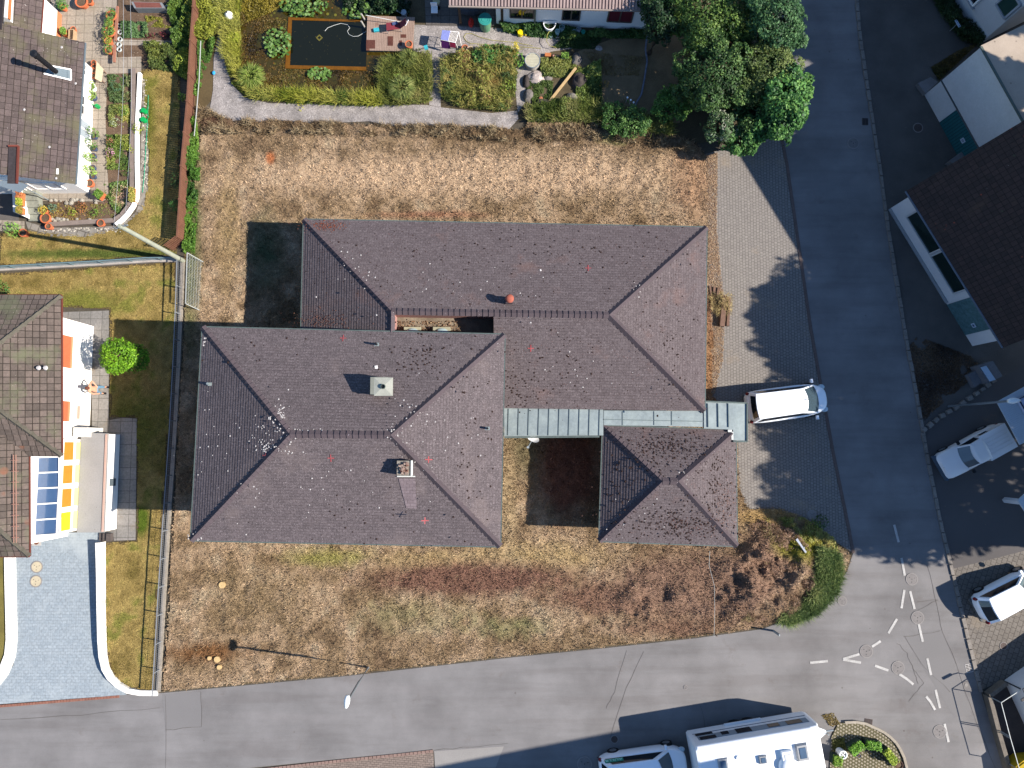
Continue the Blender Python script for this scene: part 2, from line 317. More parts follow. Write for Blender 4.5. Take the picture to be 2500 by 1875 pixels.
# ---------------------------------------------------------------- ground
gm = M('earth_ground', '#4b453b', .3, .3, 8, .95); m = MB(); m.face([(-250, -250, -.012), (250, -250, -.012), (250, 250, -.012), (-250, 250, -.012)]); props(m.build('ground', gm), kind='structure')
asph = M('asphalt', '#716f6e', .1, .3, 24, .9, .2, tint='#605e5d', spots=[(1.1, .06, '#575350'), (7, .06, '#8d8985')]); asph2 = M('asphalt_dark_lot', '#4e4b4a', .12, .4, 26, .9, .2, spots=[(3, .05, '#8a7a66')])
ant, alk = asph.node_tree, asph.node_tree.links; ab = ant.nodes['Principled BSDF']; src = ab.inputs['Base Color'].links[0].from_socket
amp_ = node(ant, 'ShaderNodeMapping'); alk.new(node(ant, 'ShaderNodeNewGeometry').outputs['Position'], amp_.inputs['Vector']); amp_.inputs['Rotation'].default_value = (0, 0, -.12); amp_.inputs['Scale'].default_value = (.09, .9, 1)
src = mixc(ant, src, ramp(ant, noise(ant, amp_.outputs[0], 1.3, 5, .6), [(.38, (.9, .885, .88)), (.5, (1, 1, 1)), (.66, (1.07, 1.06, 1.06))]), 1.0, 'MULTIPLY')
src = mixc(ant, src, lin('#574f4a'), ramp(ant, noise(ant, node(ant, 'ShaderNodeNewGeometry').outputs['Position'], .55, 6, .7), [(.6, (0, 0, 0)), (.72, (.45,)*3)])); alk.new(src, ab.inputs['Base Color'])
sheet('road', [(-700, 1800), (0, 1722), (120, 1712), (240, 1702), (340, 1693), (395, 1692), (850, 1650), (1250, 1605), (1500, 1580), (1700, 1558), (1860, 1536), (1960, 1500), (2030, 1448), (2068, 1395), (2083, 1350), (2072, 1290), (2033, 1100), (2012, 985), (1979, 800), (1950, 600), (1921, 400), (1908, 330), (1890, 200), (1880, 0), (1860, -500), (2040, -500), (2088, 0), (2100, 100), (2118, 220), (2135, 330), (2146, 400), (2158, 490), (2172, 590), (2190, 700), (2212, 830), (2236, 960), (2252, 1055), (2272, 1160), (2301, 1300), (2326, 1404), (2350, 1508), (2381, 1636), (2395, 1690), (2447, 1855), (2520, 2300), (2260, 2300), (2214, 1875), (2196, 1827), (2173, 1799), (2139, 1778), (2090, 1762), (2045, 1764), (2030, 1790), (2030, 2300), (1160, 2300), (1058, 1832), (900, 1846), (560, 1880), (-700, 2030)], 0, asph)
# old repair patches and seams in the road
pm = M('asphalt_patch', '#696766', .07, .3, 28, .9, .2)
for i, pts in enumerate([[(396, 1696), (490, 1688), (492, 1775), (404, 1781)], [(2208, 1555), (2300, 1537), (2372, 1745), (2330, 1752)], [(1060, 1834), (1230, 1822), (1210, 1874), (1062, 1876)]]):
    sheet('road_patch', pts, .004, pm if i < 2 else M('worn_concrete_patch', '#7d7a76', .12, .5, 20, .9))
m = MB(); seamm = M('tar_seam', '#56524f', .1)
for pts in [[(2264, 1380), (2290, 1480), (2300, 1540), (2345, 1650), (2375, 1740), (2430, 1875)], [(2208, 1555), (2250, 1620), (2320, 1690)], [(2208, 1555), (2296, 1540)], [(2190, 1570), (2215, 1595), (2230, 1635), (2256, 1668), (2240, 1690), (2218, 1713)], [(2230, 1635), (2242, 1670)], [(404, 1700), (404, 1875)], [(492, 1690), (490, 1775), (404, 1782)], [(0, 1757), (200, 1745), (390, 1728)], [(1570, 1590), (1530, 1680), (1490, 1800)], [(1530, 1590), (1500, 1690), (1480, 1730)], [(1240, 1815), (1150, 1823), (1060, 1832)], [(1710, 1720), (1725, 1790)], [(2240, 1470), (2290, 1465), (2240, 1490)]]:
    q = []
    for i in range(len(pts)-1):
        for t in range(4): q.append((pts[i][0]+(pts[i+1][0]-pts[i][0])*t/4+random.uniform(-2, 2), pts[i][1]+(pts[i+1][1]-pts[i][1])*t/4+random.uniform(-2, 2)))
    q.append(pts[-1]); P = PG(q, .009)
    for a, b in zip(P[:-1], P[1:]):
        d = (b-a).normalized()*.5; u = Vector((-d.y, d.x, 0))*random.uniform(.012, .028); m.face([a-u, b-u, b+u, a+u])
props(m.build('road_seams', seamm), kind='structure')
sheet('gravel_yard', [(2088, -400), (2088, 0), (2100, 100), (2118, 220), (2135, 330), (2146, 400), (2158, 490), (2172, 590), (2190, 700), (2212, 830), (2236, 960), (2252, 1055), (2330, 990), (2440, 925), (2560, 860), (2900, 700), (2900, -400)], .0, M('dark_gravel', '#56524e', .3, .5, 30, .95, spots=(8, .1, '#857f76')))
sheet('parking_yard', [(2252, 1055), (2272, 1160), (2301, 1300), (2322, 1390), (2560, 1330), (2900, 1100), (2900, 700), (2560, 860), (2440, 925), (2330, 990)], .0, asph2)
sheet('cobbled_yard', [(2322, 1390), (2326, 1404), (2350, 1508), (2381, 1636), (2393, 1686), (2452, 1658), (2620, 1560), (2900, 1450), (2900, 1100), (2560, 1330)], .0, BR('yard_cobbles', '#65605a', '#5d5852', '#48433e', .3, .26, rot=-1.2, msz=.02, off=.35, big=('#7a6f60', .8, .6)))
paver = BR('driveway_pavers', '#77726c', '#6f6a65', '#55504b', .16, .16, rot=math.pi/2, msz=.014, big=('#7d7060', .35, .58))
sheet('driveway', [(1716, 378), (1908, 325), (1921, 400), (1950, 600), (1979, 800), (2012, 985), (2033, 1100), (2072, 1290), (2083, 1350), (2020, 1310), (1960, 1270), (1900, 1252), (1780, 1260), (1700, 1260), (1700, 380)], .0, paver)
m = MB(); kp = [(1905, 320), (1921, 400), (1950, 600), (1979, 800), (2012, 985), (2033, 1100), (2072, 1290), (2083, 1350)]
for a, b in zip(PG(kp)[:-1], PG(kp)[1:]): m.beam(a+Vector((0, 0, .004)), b+Vector((0, 0, .004)), .16, .05)
props(m.build('kerb', M('red_kerb_stone', '#5d4f49', .2, 3, 18)), kind='structure')
m = MB(); kp = [(2087, -40), (2100, 100), (2118, 220), (2135, 330), (2146, 400), (2158, 490), (2172, 590), (2190, 700), (2212, 830), (2236, 960), (2252, 1055), (2272, 1160), (2301, 1300), (2326, 1404), (2350, 1508), (2381, 1636), (2395, 1690)]
P = PG(kp)
for a, b in zip(P[:-1], P[1:]):
    d = b-a; n = max(1, int(d.length/.55))
    for i in range(n): m.beam(a+d*((i+.04)/n)+Vector((0, 0, .03)), a+d*((i+.96)/n)+Vector((random.uniform(-.02, .02), 0, .03)), random.uniform(.15, .2), .1)
props(m.build('yard_kerb', M('kerb_granite', '#77716a', .25, 2, 16, .85)), kind='structure')
m = MB(); P = PG([(2248, 1055), (2290, 1020), (2340, 990), (2390, 955), (2428, 925)])
for a, b in zip(P[:-1], P[1:]):
    d = b-a; n = max(1, int(d.length/.35))
    for i in range(n): m.box(a+d*((i+.5)/n)+Vector((0, 0, .08)), (random.uniform(.28, .34), random.uniform(.2, .3), random.uniform(.14, .24)), math.atan2(d.y, d.x)+random.uniform(-.2, .2), tap=.85)
props(m.build('stone_edging', M('kerb_granite', '#77716a')), 'low edging of rough stones between leafy soil and the pickup parking lot', 'stone edging')
# the plot with parched grass
plotpx = [(500, 262), (545, 290), (620, 300), (700, 296), (800, 300), (900, 306), (1000, 312), (1100, 306), (1200, 312), (1270, 318), (1300, 290), (1420, 300), (1560, 310), (1640, 330), (1700, 352), (1724, 380), (1728, 470), (1730, 700), (1742, 830), (1738, 960), (1800, 1060), (1806, 1190), (1830, 1242), (1900, 1238), (1960, 1262), (2015, 1300), (2055, 1335), (2079, 1352), (2068, 1392), (2030, 1444), (1960, 1496), (1860, 1532), (1700, 1554), (1500, 1576), (1250, 1601), (850, 1646), (395, 1688), (408, 1560), (425, 1250), (440, 950), (452, 760), (462, 640), (478, 420)]
plotP = [tuple(p[:2]) for p in PG(plotpx)]
straw = ['#695743', '#7a674f', '#88745c', '#937e66', '#97866e']
zf = zonef(straw, [(1150, 430, 640, 60, '#a48d73', 1.0), (1300, 1360, 260, 50, '#9c8862', .6), (1050, 1380, 160, 40, '#a08c66', .7), (1690, 440, 70, 130, '#96795f', .7), (700, 300, 240, 30, '#66543f', .9), (1200, 330, 240, 25, '#5f4e3a', .9), (1550, 310, 160, 35, '#534838', .8),
  (1150, 1412, 290, 46, '#6c5144', 1.0), (1500, 1460, 200, 45, '#745a4a', .95), (1700, 1430, 220, 95, '#765f50', 1.1), (1880, 1360, 80, 80, '#7a6252', 1.0), (1880, 1260, 140, 30, '#8c744e', .8), (1640, 1530, 200, 30, '#705848', .8),
  (1000, 1500, 200, 60, '#7e7858', .5), (800, 1360, 130, 30, '#7f7a45', .7), (620, 1450, 200, 120, '#75644a', .5), (1240, 1530, 150, 40, '#70704c', .5), (1960, 1330, 90, 40, '#6f6c2c', .9), (1290, 1100, 60, 90, '#6a6048', .8), (1390, 1140, 80, 120, '#6e4a3a', 1.1), (470, 600, 30, 300, '#585a38', .8), (650, 620, 60, 110, '#49503a', .7), (560, 560, 40, 200, '#8c7856', .6),
  (1050, 525, 180, 12, '#86644f', .7), (1740, 900, 30, 200, '#856549', .9), (1740, 760, 26, 60, '#80604a', .9), (662, 388, 12, 16, '#96603f', 1.1), (520, 290, 60, 40, '#584235', .9), (1500, 340, 60, 20, '#5d6b35', .6), (1240, 1220, 26, 120, '#8e7c60', .9), (500, 1590, 120, 30, '#6a4d33', .8)])
sheet('plot_soil', plotpx, -.004, M('dry_soil', '#54472f', .3, .8, 14, .95))
mc = [(G(px, py), rx/46, ry/46, h) for px, py, rx, ry, h in ((1870, 1370, 60, 60, .6), (1800, 1420, 50, 50, .4), (1930, 1410, 40, 60, .5), (1850, 1480, 90, 40, .3), (1640, 1450, 70, 40, .3), (1560, 1480, 50, 50, .3), (700, 305, 180, 14, .2), (1250, 325, 300, 12, .2), (1100, 335, 200, 10, .2))]
def hz(x, y):
    z = .15*fbm(x, y, 2.3, 4, 5)+.07*vn(x, y, 5.5, 23)*vn(x, y, 1.1, 24)
    for p, rx, ry, h in mc: z = z+h*np.exp(-((x-p.x)/rx)**2-((y-p.y)/ry)**2)*np.clip(fbm(x, y, 1.3, 4, 19)*3.2-.9, 0, 1.6)
    return z
turf('dry_meadow', plotP, zf, .0, hz, .1)
inside_bld = [(G(495, 830), G(1215, 1310)), (G(770, 580), G(1700, 980)), (G(1470, 1060), G(1780, 1300))]
n = 330000; x, y = samp(plotP, n); k = fbm(x, y, 2.7, 3, 31) > .30
for a, b in inside_bld: k &= ~((x > a.x+.6) & (x < b.x-.6) & (y < a.y-.6) & (y > b.y+.6))
x = x[k]; y = y[k]; z = hz(x, y); c = zf(x, y)*(rng.uniform(.45, 1.6, len(x))*(.5+1.05*vn(x, y, 8.5, 61)))[:, None]
props(bladez(x, y, z-.01, .13, .042, .82, c, 'dry_grass'), 'matted parched grass and dead weeds covering the plot around the brown roofs', 'dry grass', kind='stuff')
V0 = PG([(488, 262), (560, 292), (700, 296), (900, 304), (1100, 308), (1270, 318), (1480, 305), (1690, 345), (1700, 375), (1480, 345), (1270, 352), (1100, 340), (900, 335), (700, 330), (560, 330), (480, 330)])
x, y = samp([tuple(p[:2]) for p in V0], 26000); g = fbm(x, y, 1.5, 4, 66); k = g > .42; x = x[k]; y = y[k]; g = g[k]
props(bladez(x, y, .02+(g-.42)*2.0*rng.random(len(x)), .3, .035, .8, palette(len(x), ['#4a3c2c', '#75624a', '#96866a', '#5c5236'], g*1.4-.3)[:len(x)], 'dead_weeds'), 'taller brown dead weeds along the gravel path edge of the dry plot', 'dead weeds', kind='stuff')
# litter twigs: longer pale straws
x, y = samp([tuple(p[:2]) for p in PG([(420, 1330), (2040, 1330), (1990, 1470), (1500, 1560), (400, 1670)])], 1600); z = hz(x, y)
props(bladez(x, y, z+.03, .4, .013, .97, palette(len(x), ['#7c6a50', '#a09070', '#5b4434']), 'straw_litter'), 'long pale straws and broken stalks lying over the dry grass south of the houses', 'straw', kind='stuff')
sheet('leaf_litter_strip', [(1722, 380), (1752, 372), (1748, 560), (1765, 760), (1758, 880), (1745, 962), (1722, 965)], .006, M('brown_litter', '#7b6550', .4, 1.5, 30, .95, bmp=.5, tint='#6c655e'))
x, y = samp([tuple(p[:2]) for p in PG([(1722, 380), (1752, 372), (1750, 560), (1770, 760), (1765, 880), (1745, 962), (1722, 965)])], 7000); N = rng.normal(0, .3, (len(x), 3))+np.array([0, 0, 1.])
props(leaves(np.stack([x, y, np.full(len(x), .03)], 1), N/np.linalg.norm(N, axis=1)[:, None], .07, palette(len(x), ['#6b5040', '#8f7458', '#a89478']), 'fallen_leaves'), 'brown fallen leaves drifted along the driveway beside the eaves', 'leaves', kind='stuff')
# left gardens
lawnf = zonef(['#675a31', '#7d6c40', '#8c7a4a', '#6c6a34'], [(360, 300, 30, 160, '#56591f', .7), (250, 620, 300, 14, '#4c5527', .9), (200, 740, 180, 40, '#68682f', .7), (345, 1270, 24, 40, '#47561c', 1.0), (300, 1050, 150, 120, '#5c5c2b', .8), (420, 1450, 60, 200, '#7d6c40', .5)], 1.4, 11)
lawn1 = [(346, 170), (440, 160), (440, 400), (432, 625), (0, 650), (0, 568), (60, 560), (200, 575), (300, 555), (350, 500), (362, 440), (356, 300)]
lawn2 = [(0, 668), (428, 640), (434, 760), (424, 900), (412, 1060), (398, 1250), (388, 1430), (376, 1690), (318, 1684), (286, 1662), (268, 1630), (258, 1560), (254, 1325), (334, 1320), (334, 1020), (268, 1018), (268, 755), (-60, 740)]
for nm, pts, sd, lb in (('lawn', lawn1, 12, 'yellowed lawn strip between the curved white wall and the brown fence'), ('lawn', lawn2, 13, 'yellowed lawn beside the grey driveway and white house')):
    P = [tuple(p[:2]) for p in PG(pts)]; sheet('lawn_soil', pts, -.004, MATS['dry_soil']); turf(nm, P, lawnf, .0, .06, .13, sd, 1.6)
    x, y = samp(P, int(area(P)*330)); z = .06*fbm(x, y, 1.6, 4, sd)
    props(bladez(x, y, z, .09, .028, .85, lawnf(x, y)*rng.uniform(.6, 1.6, len(x))[:, None], 'lawn_grass'), lb, 'lawn grass', kind='stuff')
vergef = zonef(['#3d3a20', '#555a2c', '#5f5638'], [(480, 480, 20, 90, '#47641f', 1)], 1.5, 21)
vp = [(470, 0), (560, 0), (540, 70), (520, 140), (520, 240), (502, 262), (478, 420), (462, 640), (448, 640), (460, 400), (475, 200)]; sheet('verge', vp, -.002, MATS['dry_soil'])
sheet('left_edge_lawn', [(-60, 1300), (12, 1300), (12, 1600), (0, 1640), (-60, 1690)], .0, M('edge_lawn', '#6a6132', .3, 1, 20, .95, bmp=.6))
for pts, z, nm, mt in [([(500, -60), (562, -60), (548, 60), (548, 150), (566, 205), (596, 238), (660, 252), (800, 254), (1040, 256), (1075, 262), (1200, 276), (1262, 270), (1266, 290), (1240, 318), (1120, 314), (1010, 318), (900, 296), (760, 302), (640, 300), (560, 294), (512, 268), (520, 220), (522, 140), (536, 70)], .02, 'gravel_path', None), ([(1010, 60), (1170, 66), (1245, 70), (1290, 92), (1360, 88), (1400, 118), (1345, 126), (1318, 150), (1296, 200), (1282, 250), (1264, 275), (1256, 200), (1262, 150), (1240, 112), (1100, 130), (1075, 150), (1076, 262), (1048, 256), (1050, 160), (1040, 130), (1010, 125)], .016, 'garden_gravel', None)]:
    sheet(nm, pts, z, M('pale_gravel', '#8d8783', .42, 1.2, 13, .95, bmp=.9, spots=[(9, .2, '#bdb8b3'), (7, .16, '#5a5450')]))
mudm = M('garden_bed_earth', '#4d4432', .35, 1, 16, .95, bmp=.5)
sheet('garden_beds', [(560, -60), (1720, -60), (1905, -60), (1925, 330), (1700, 350), (1560, 312), (1300, 292), (1240, 300), (1050, 262), (600, 245), (540, 190)], .006, mudm)
sheet('shaded_lawn', [(1560, 70), (1700, 90), (1660, 300), (1480, 300), (1440, 200), (1400, 130)], .012, M('brown_lawn', '#74634a', .3, 1.2, 24, .95, bmp=.4))
# lane marks
m = MB(); wm = M('road_paint', '#a5a39f', .25, 2, 22, .7, spots=[(6, .14, '#7a7673'), (15, .16, '#7a7673')])
D = [(2183, 1281, 2194, 1324), (2201, 1362, 2209, 1405), (2208, 1440, 2201, 1485), (2222, 1443, 2233, 1487), (2190, 1511, 2169, 1546), (2243, 1524, 2253, 1567), (2150, 1565, 2129, 1579), (2098, 1597, 2058, 1609), (2058, 1610, 2102, 1618), (1978, 1618, 2021, 1614), (2136, 1625, 2169, 1637), (2196, 1646, 2213, 1657), (2212, 1656, 2230, 1671), (2264, 1607, 2273, 1648), (2261, 1700, 2273, 1715), (2272, 1714, 2283, 1733), (2284, 1684, 2295, 1729), (2306, 1767, 2316, 1812)]
for i, (x0, y0, x1, y1) in enumerate(D):
    a, b = G(x0, y0, .014+.003*(i % 2)), G(x1, y1, .014+.003*(i % 2)); d = (b-a).normalized(); u = Vector((-d.y, d.x, 0))*.062; m.face([a-u, b-u, b+u, a+u])
props(m.build('road_markings', wm), kind='structure')
ironm = M('cast_iron', '#6a6664', .15, 3, 20, .7); irond = M('rusty_iron', '#4c413d', .2, 3, 20, .8)
def manhole(px, py, r, label, mat=ironm, ring=True, z=.0):
    p = G(px, py, z); r /= 45.5; t = thing('manhole_cover', label, 'manhole cover', p); q = MB().cyl(p.x, p.y, z, z+.016, r*.88, n=28)
    for a in (0.4, 2.5, 4.6): q.box((p.x+math.cos(a)*r*.5, p.y+math.sin(a)*r*.5, z+.018), (r*.18, r*.06, .012), a, mi=1)
    q.cyl(p.x, p.y, z+.015, z+.024, r*.07, n=8, mi=1); q.build('lid', [mat, black], t)
    if ring: MB().ring(p.x, p.y, z, z+.02, r*1.05, r*.9, 28).build('frame', M('iron_frame', '#7a7673', .1, 3), t)
    return t
for a in [(2226, 1414, 14, 'round iron manhole cover touching the top dash before the two lines fork'), (2240, 1508, 15, 'round iron manhole cover on the right fork of the dashed lines'), (2115, 1590, 15, 'round iron manhole cover above the small V of white lines'), (2192, 1630, 15, 'round iron manhole cover with a circle of small slots beside curved dash'), (2294, 1786, 15, 'round iron manhole cover overlapping the lowest white dash'), (2056, 1467, 11, 'small manhole cover at the outer edge of the grass corner'), (2083, 350, 14, 'dark manhole cover with wide ring in the shaded road'), (1957, 85, 12, 'pale concrete manhole cover near tree crown on the shaded road', M('pale_cover', '#77736f', .1, 3)), (2241, 312, 12, 'dark reddish manhole cover in front of the teal garage door', irond), (1427, 1865, 17, 'round manhole cover in shadow behind the white station car'), (1500, 1805, 9, 'small dark round cover in shadow beside the caravan', irond), (1674, 1678, 5, 'tiny round valve cover in the middle of the sunlit road'), (2450, 1577, 9, 'reddish round cover in the cobbled yard', irond), (1982, 1256, 11, 'pale round cover in paved driveway next to the weedy corner', M('pale_cover', '#77736f'))]: manhole(*a)
for px, py, lb in ((90, 1384, 'upper of two round cream well covers in grey driveway'), (88, 1419, 'lower of two round cream well covers in grey driveway')): manhole(px, py, 14, lb, M('cream_cover', '#a79c84', .1, 3), True, .032)
def grate(px, py, w_, h_, rot, label, mat):
    p = G(px, py); t = thing('drain_grate', label, 'drain grate', p); q = MB(); q.box((p.x, p.y, .006), (w_, h_, .012), rot); R = Matrix.Rotation(rot, 3, 'Z')
    for j in (-1, 1):
        for i in range(5): q.box(p+R@Vector((w_*.23*j, h_*(-.36+.18*i), .018)), (w_*.36, h_*.09, .012), rot, mi=1)
    q.build('grille', [mat, black], t)
grate(2112, 297, .34, .4, 0, 'dark square drain grate at the right road edge by the gravel yard', irond); grate(2120, 1762, .42, .3, -.15, 'rusty drain grate next to the round paver island', irond); grate(2366, 1631, .38, .44, .2, 'pale drain grate at the kerb by the cobbled yard', M('pale_iron', '#a5a19d', .1))
p = G(2358, 1672); t = thing('valve_cover', 'small square concrete plate with white round lid in the road near the fence shadow', 'valve cover', p); MB().box((p.x, p.y, .008), (.3, .34, .016), .2).build('plate', M('grey_plate', '#66625f', .1), t); MB().cyl(p.x, p.y, .016, .03, .09, n=14).build('lid', M('pale_cover', '#77736f'), t)
p = G(90, 1323); t = thing('floor_drain', 'brown round drain in a pale square set in grey driveway', 'drain', p); MB().box((p.x, p.y, .036), (.5, .38, .016)).build('plate', M('plate_pale', '#9a9690', .1), t); MB().cyl(p.x, p.y, .044, .056, .14, n=16).build('lid', M('brown_lid', '#66402f', .1), t)
# ---------------------------------------------------------------- the hipped house complex
tile = BR('eternit_tiles', '#544c4d', '#494243', '#332c2d', .26, .15, uv=True, msz=.008, big=('#5e5452', .35, .56), spots=[(5.5, .08, '#a59ea0', .56), (11, .15, '#8a8183', .47), (6.5, .12, '#231b18', .5)], bmp=.3, mott='#857c7c')
tile2 = BR('eternit_tiles_mossy', '#544c4d', '#4a4243', '#332c2d', .26, .15, uv=True, msz=.008, big=('#5c4a46', .5, .58), spots=[(7, .07, '#a59ea0', .56), (5.0, .2, '#24150f', .42), (6.3, .14, '#4d2319', .5)], bmp=.3, mott='#807675')
capm = M('ridge_cap', '#483f42', .18, 1.2, 16, .85, spots=[(7, .1, '#a59ea0')])
def slope(mb, a, b, c, d, row=.15, step=.016):
    n3 = (b-a).cross(c-a).normalized(); n3 = n3 if n3.z > 0 else -n3; dr = (b-a).normalized(); up = n3.cross(dr)
    ln = max((c-a).dot(up), (d-b).dot(up)); n = max(2, int(ln/row)); UV = lambda p, r: ((p-a).dot(dr), (p-a).dot(up)+r*.0)
    for i in range(n):
        t0, t1 = i/n, (i+1)/n; L0, L1, R0, R1 = a.lerp(c, t0), a.lerp(c, t1), b.lerp(d, t0), b.lerp(d, t1); q = [L0+n3*step, R0+n3*step, R1, L1]
        if i > 0: mb.face([L0, R0, R0+n3*step, L0+n3*step], [UV(L0, 0)]*4)
        mb.face(q, [UV(v, 0) for v in q])
def caps(mb, a, b, w_=.36, pitch=.27, h=.055):
    d = b-a; n = max(2, int(d.length/pitch)); e = d/n; s = Vector((-d.y, d.x, 0)).normalized()*w_/2; up = Vector((0, 0, h))
    for i in range(n):
        p, q = a+e*i+Vector((0, 0, .045)), a+e*(i+1.06)+Vector((0, 0, .025)); lo = Vector((0, 0, -.07)); k = .82
        mb.face([p-s+lo, q-s*k+lo, q+up, p+up+Vector((0, 0, .02))][::-1]); mb.face([p+s+lo, p+up+Vector((0, 0, .02)), q+up, q+s*k+lo][::-1]); mb.face([p-s+lo, p+up+Vector((0, 0, .02)), p+s+lo])
def gutter(t, pts, closed=True, mat=None, w_=.11):
    g = MB(); n = len(pts)
    for i in range(n if closed else n-1):
        a, b = pts[i], pts[(i+1) % n]; g.beam(a+Vector((0, 0, -.03)), b+Vector((0, 0, -.03)), w_, .09)
    return g.build('gutter', mat or M('copper_green_gutter', '#4c5754', .2, 3, 9, .6), t)
def inset(pts, d):
    c = sum((Vector(p) for p in pts), Vector())/len(pts); return [(p[0]+d*(1 if p[0] < c.x else -1), p[1]+d*(1 if p[1] < c.y else -1)) for p in pts]
wallm = M('rendered_wall_grey', '#8e867b', .12, .8, 10, .9)
def hip(name, label, NW, NE, SE, SW, RW, RE, mat, over=.5, gx=None):
    t = thing(name, label, 'house', tuple((NW+SE)/2*Vector((1, 1, 0)) if False else ((NW.x+SE.x)/2, (NW.y+SE.y)/2, 0)))
    m = MB(); slope(m, NW, SW, RW, RW); slope(m, NE, NW, RE, RW); slope(m, SE, NE, RE, RE); slope(m, SW, SE, RW, RE)
    rf = m.build('roof', mat, t); c = MB()
    for a, b in ((NW, RW), (SW, RW), (NE, RE), (SE, RE), (RW, RE)): caps(c, a, b)
    c.build('ridge_cap', capm, rf); gutter(t, [NW, NE, SE, SW])
    w_ = MB(); w_.prism(inset([NW, NE, SE, SW], over), 0, NW.z+over*.3); w_.build('wall', wallm, t)
    s = MB(); s.prism([(p.x, p.y) for p in inset_v([NW, NE, SE, SW], .03)], NW.z-.09, NW.z-.07, True); s.build('soffit', dkwood, t); return t, rf
def inset_v(pts, d): return [Vector((a, b, 0)) for a, b in inset(pts, d)]
NW, NE, SE, SW = G(495, 799, 5), G(1232, 817, 5), G(1221, 1334, 5), G(466, 1319, 5); RW, RE = G(709, 1060, 7.2), G(954, 1062, 7.2)
hA, rA = hip('tiled_house', 'large two-storey house with brown hipped roof and two chimneys', NW, NE, SE, SW, RW, RE, tile)
PA = dict(N=(NW, NE, RW), S=(SW, SE, RW), W=(NW, SW, RW), E=(NE, SE, RE))
def onroof(side, px, py, pl=None):
    a, b, c = (pl or PA)[side]; n = (b-a).cross(c-a); z = a.z
    for _ in range(12): p = G(px, py, z); z = a.z-((p.x-a.x)*n.x+(p.y-a.y)*n.y)/n.z
    return G(px, py, z)
def window(t, p, q, z0, z1, frame=white, gl=None, nm='window'):   # p,q wall points; outward to the right of p->q
    d = (q-p).normalized(); o = Vector((d.y, -d.x, 0)); m = MB(); A = lambda a, z, k: Vector((a.x, a.y, z))+o*k
    f = MB(); 
    for a, b in ((A(p, z0, .02), A(q, z0, .02)), (A(p, z1, .02), A(q, z1, .02)), (A(p, z0, .02), A(p, z1, .02)), (A(q, z0, .02), A(q, z1, .02)), (A((p+q)/2, z0, .02), A((p+q)/2, z1, .02))): f.beam(a, b, .07, .07)
    fo = f.build(nm, frame, t); m.face([A(p, z0, .012), A(q, z0, .012), A(q, z1, .012), A(p, z1, .012)]); m.build('pane', gl or glass, fo); return fo
cw = inset([NW, NE, SE, SW], .5); cw = [Vector((a, b, 0)) for a, b in cw]
for k in (.2, .45, .7): window(hA, cw[3].lerp(cw[2], k), cw[3].lerp(cw[2], k+.12), 3.2, 4.4); window(hA, cw[3].lerp(cw[2], k), cw[3].lerp(cw[2], k+.12), .8, 2.1)
for k in (.25, .6): window(hA, cw[0].lerp(cw[3], k), cw[0].lerp(cw[3], k+.15), 3.2, 4.4)
# chimneys
c = onroof('N', 936, 945); z = c.z; q = MB(); q.box((c.x-.05, c.y, z+.1), (.8, .78, 1.5)); ch = q.build('chimney', M('chimney_sheet', '#6d6f66', .15, 2, 9, .6), rA)
tp = G(936, 944, z+.85); hw = .42; q = MB(); A = [(tp.x-hw, tp.y-hw*.98), (tp.x+hw, tp.y-hw*.98), (tp.x+hw, tp.y+hw*.98), (tp.x-hw, tp.y+hw*.98)]
q.prism(A, z+.78, z+.85, True)
for i in range(4):
    a, b = A[i], A[(i+1) % 4]; q.face([(*a, z+.85), (*b, z+.85), (tp.x+(b[0]-tp.x)*.2, tp.y+(b[1]-tp.y)*.2, z+.92), (tp.x+(a[0]-tp.x)*.2, tp.y+(a[1]-tp.y)*.2, z+.92)])
q.build('chimney_cap', M('pale_cap', '#8e8f84', .12, 2, 12, .75), ch); q = MB(); q.ring(tp.x, tp.y, z+.9, z+1.0, .11, .085, 18); q.build('flue', M('flue_green', '#3c4a44', .1), ch); q = MB().cyl(tp.x, tp.y, z+.9, z+.94, .086, n=16); q.build('flue_hole', black, ch)
c = onroof('S', 990, 1142); z = c.z; q = MB(); q.box((c.x, c.y, z+.05), (.62, .66, 1.0)); ch = q.build('chimney', M('chimney_stone', '#7a746a', .3, 3, 18, .9, bmp=.5, spots=[(9, .25, '#a39e94')]), rA)
q = MB(); 
for i in range(22): q.box((c.x+.02+random.uniform(-.2, .2), c.y+random.uniform(-.25, .25), z+.58+random.uniform(0, .06)), (random.uniform(.06, .16), random.uniform(.05, .12), .09), random.random()*3)
q.build('rubble', M('brick_rubble', '#8f8276', .45, 6, 20, .9, tint='#5c3020'), ch); q = MB(); q.box((c.x+.33, c.y, z+.35), (.03, .68, .5)); q.build('flashing', M('pale_metal', '#b7bab5', .1), ch)
q = MB(); q.beam(onroof('S', 970, 1163)+Vector((0, 0, .05)), onroof('S', 1014, 1163)+Vector((0, 0, .05)), .05, .03); q.build('flashing', MATS['pale_metal'], ch)
def vent(t, side, px, py, mat, h=.4, r=.055, pl=None):
    p = onroof(side, px, py, pl); MB().cyl(p.x, p.y, p.z-.05, p.z+h, r, n=10).build('vent_pipe', mat, t); q = MB(); a, b, c_ = (pl or PA)[side]
    q.box(p+Vector((0, 0, .035)), (.22, .16, .03)); q.build('vent_flashing', zinc, t)
vent(rA, 'N', 920, 841, black); vent(rA, 'W', 514, 938, zinc); vent(rA, 'E', 1190, 1046, black)
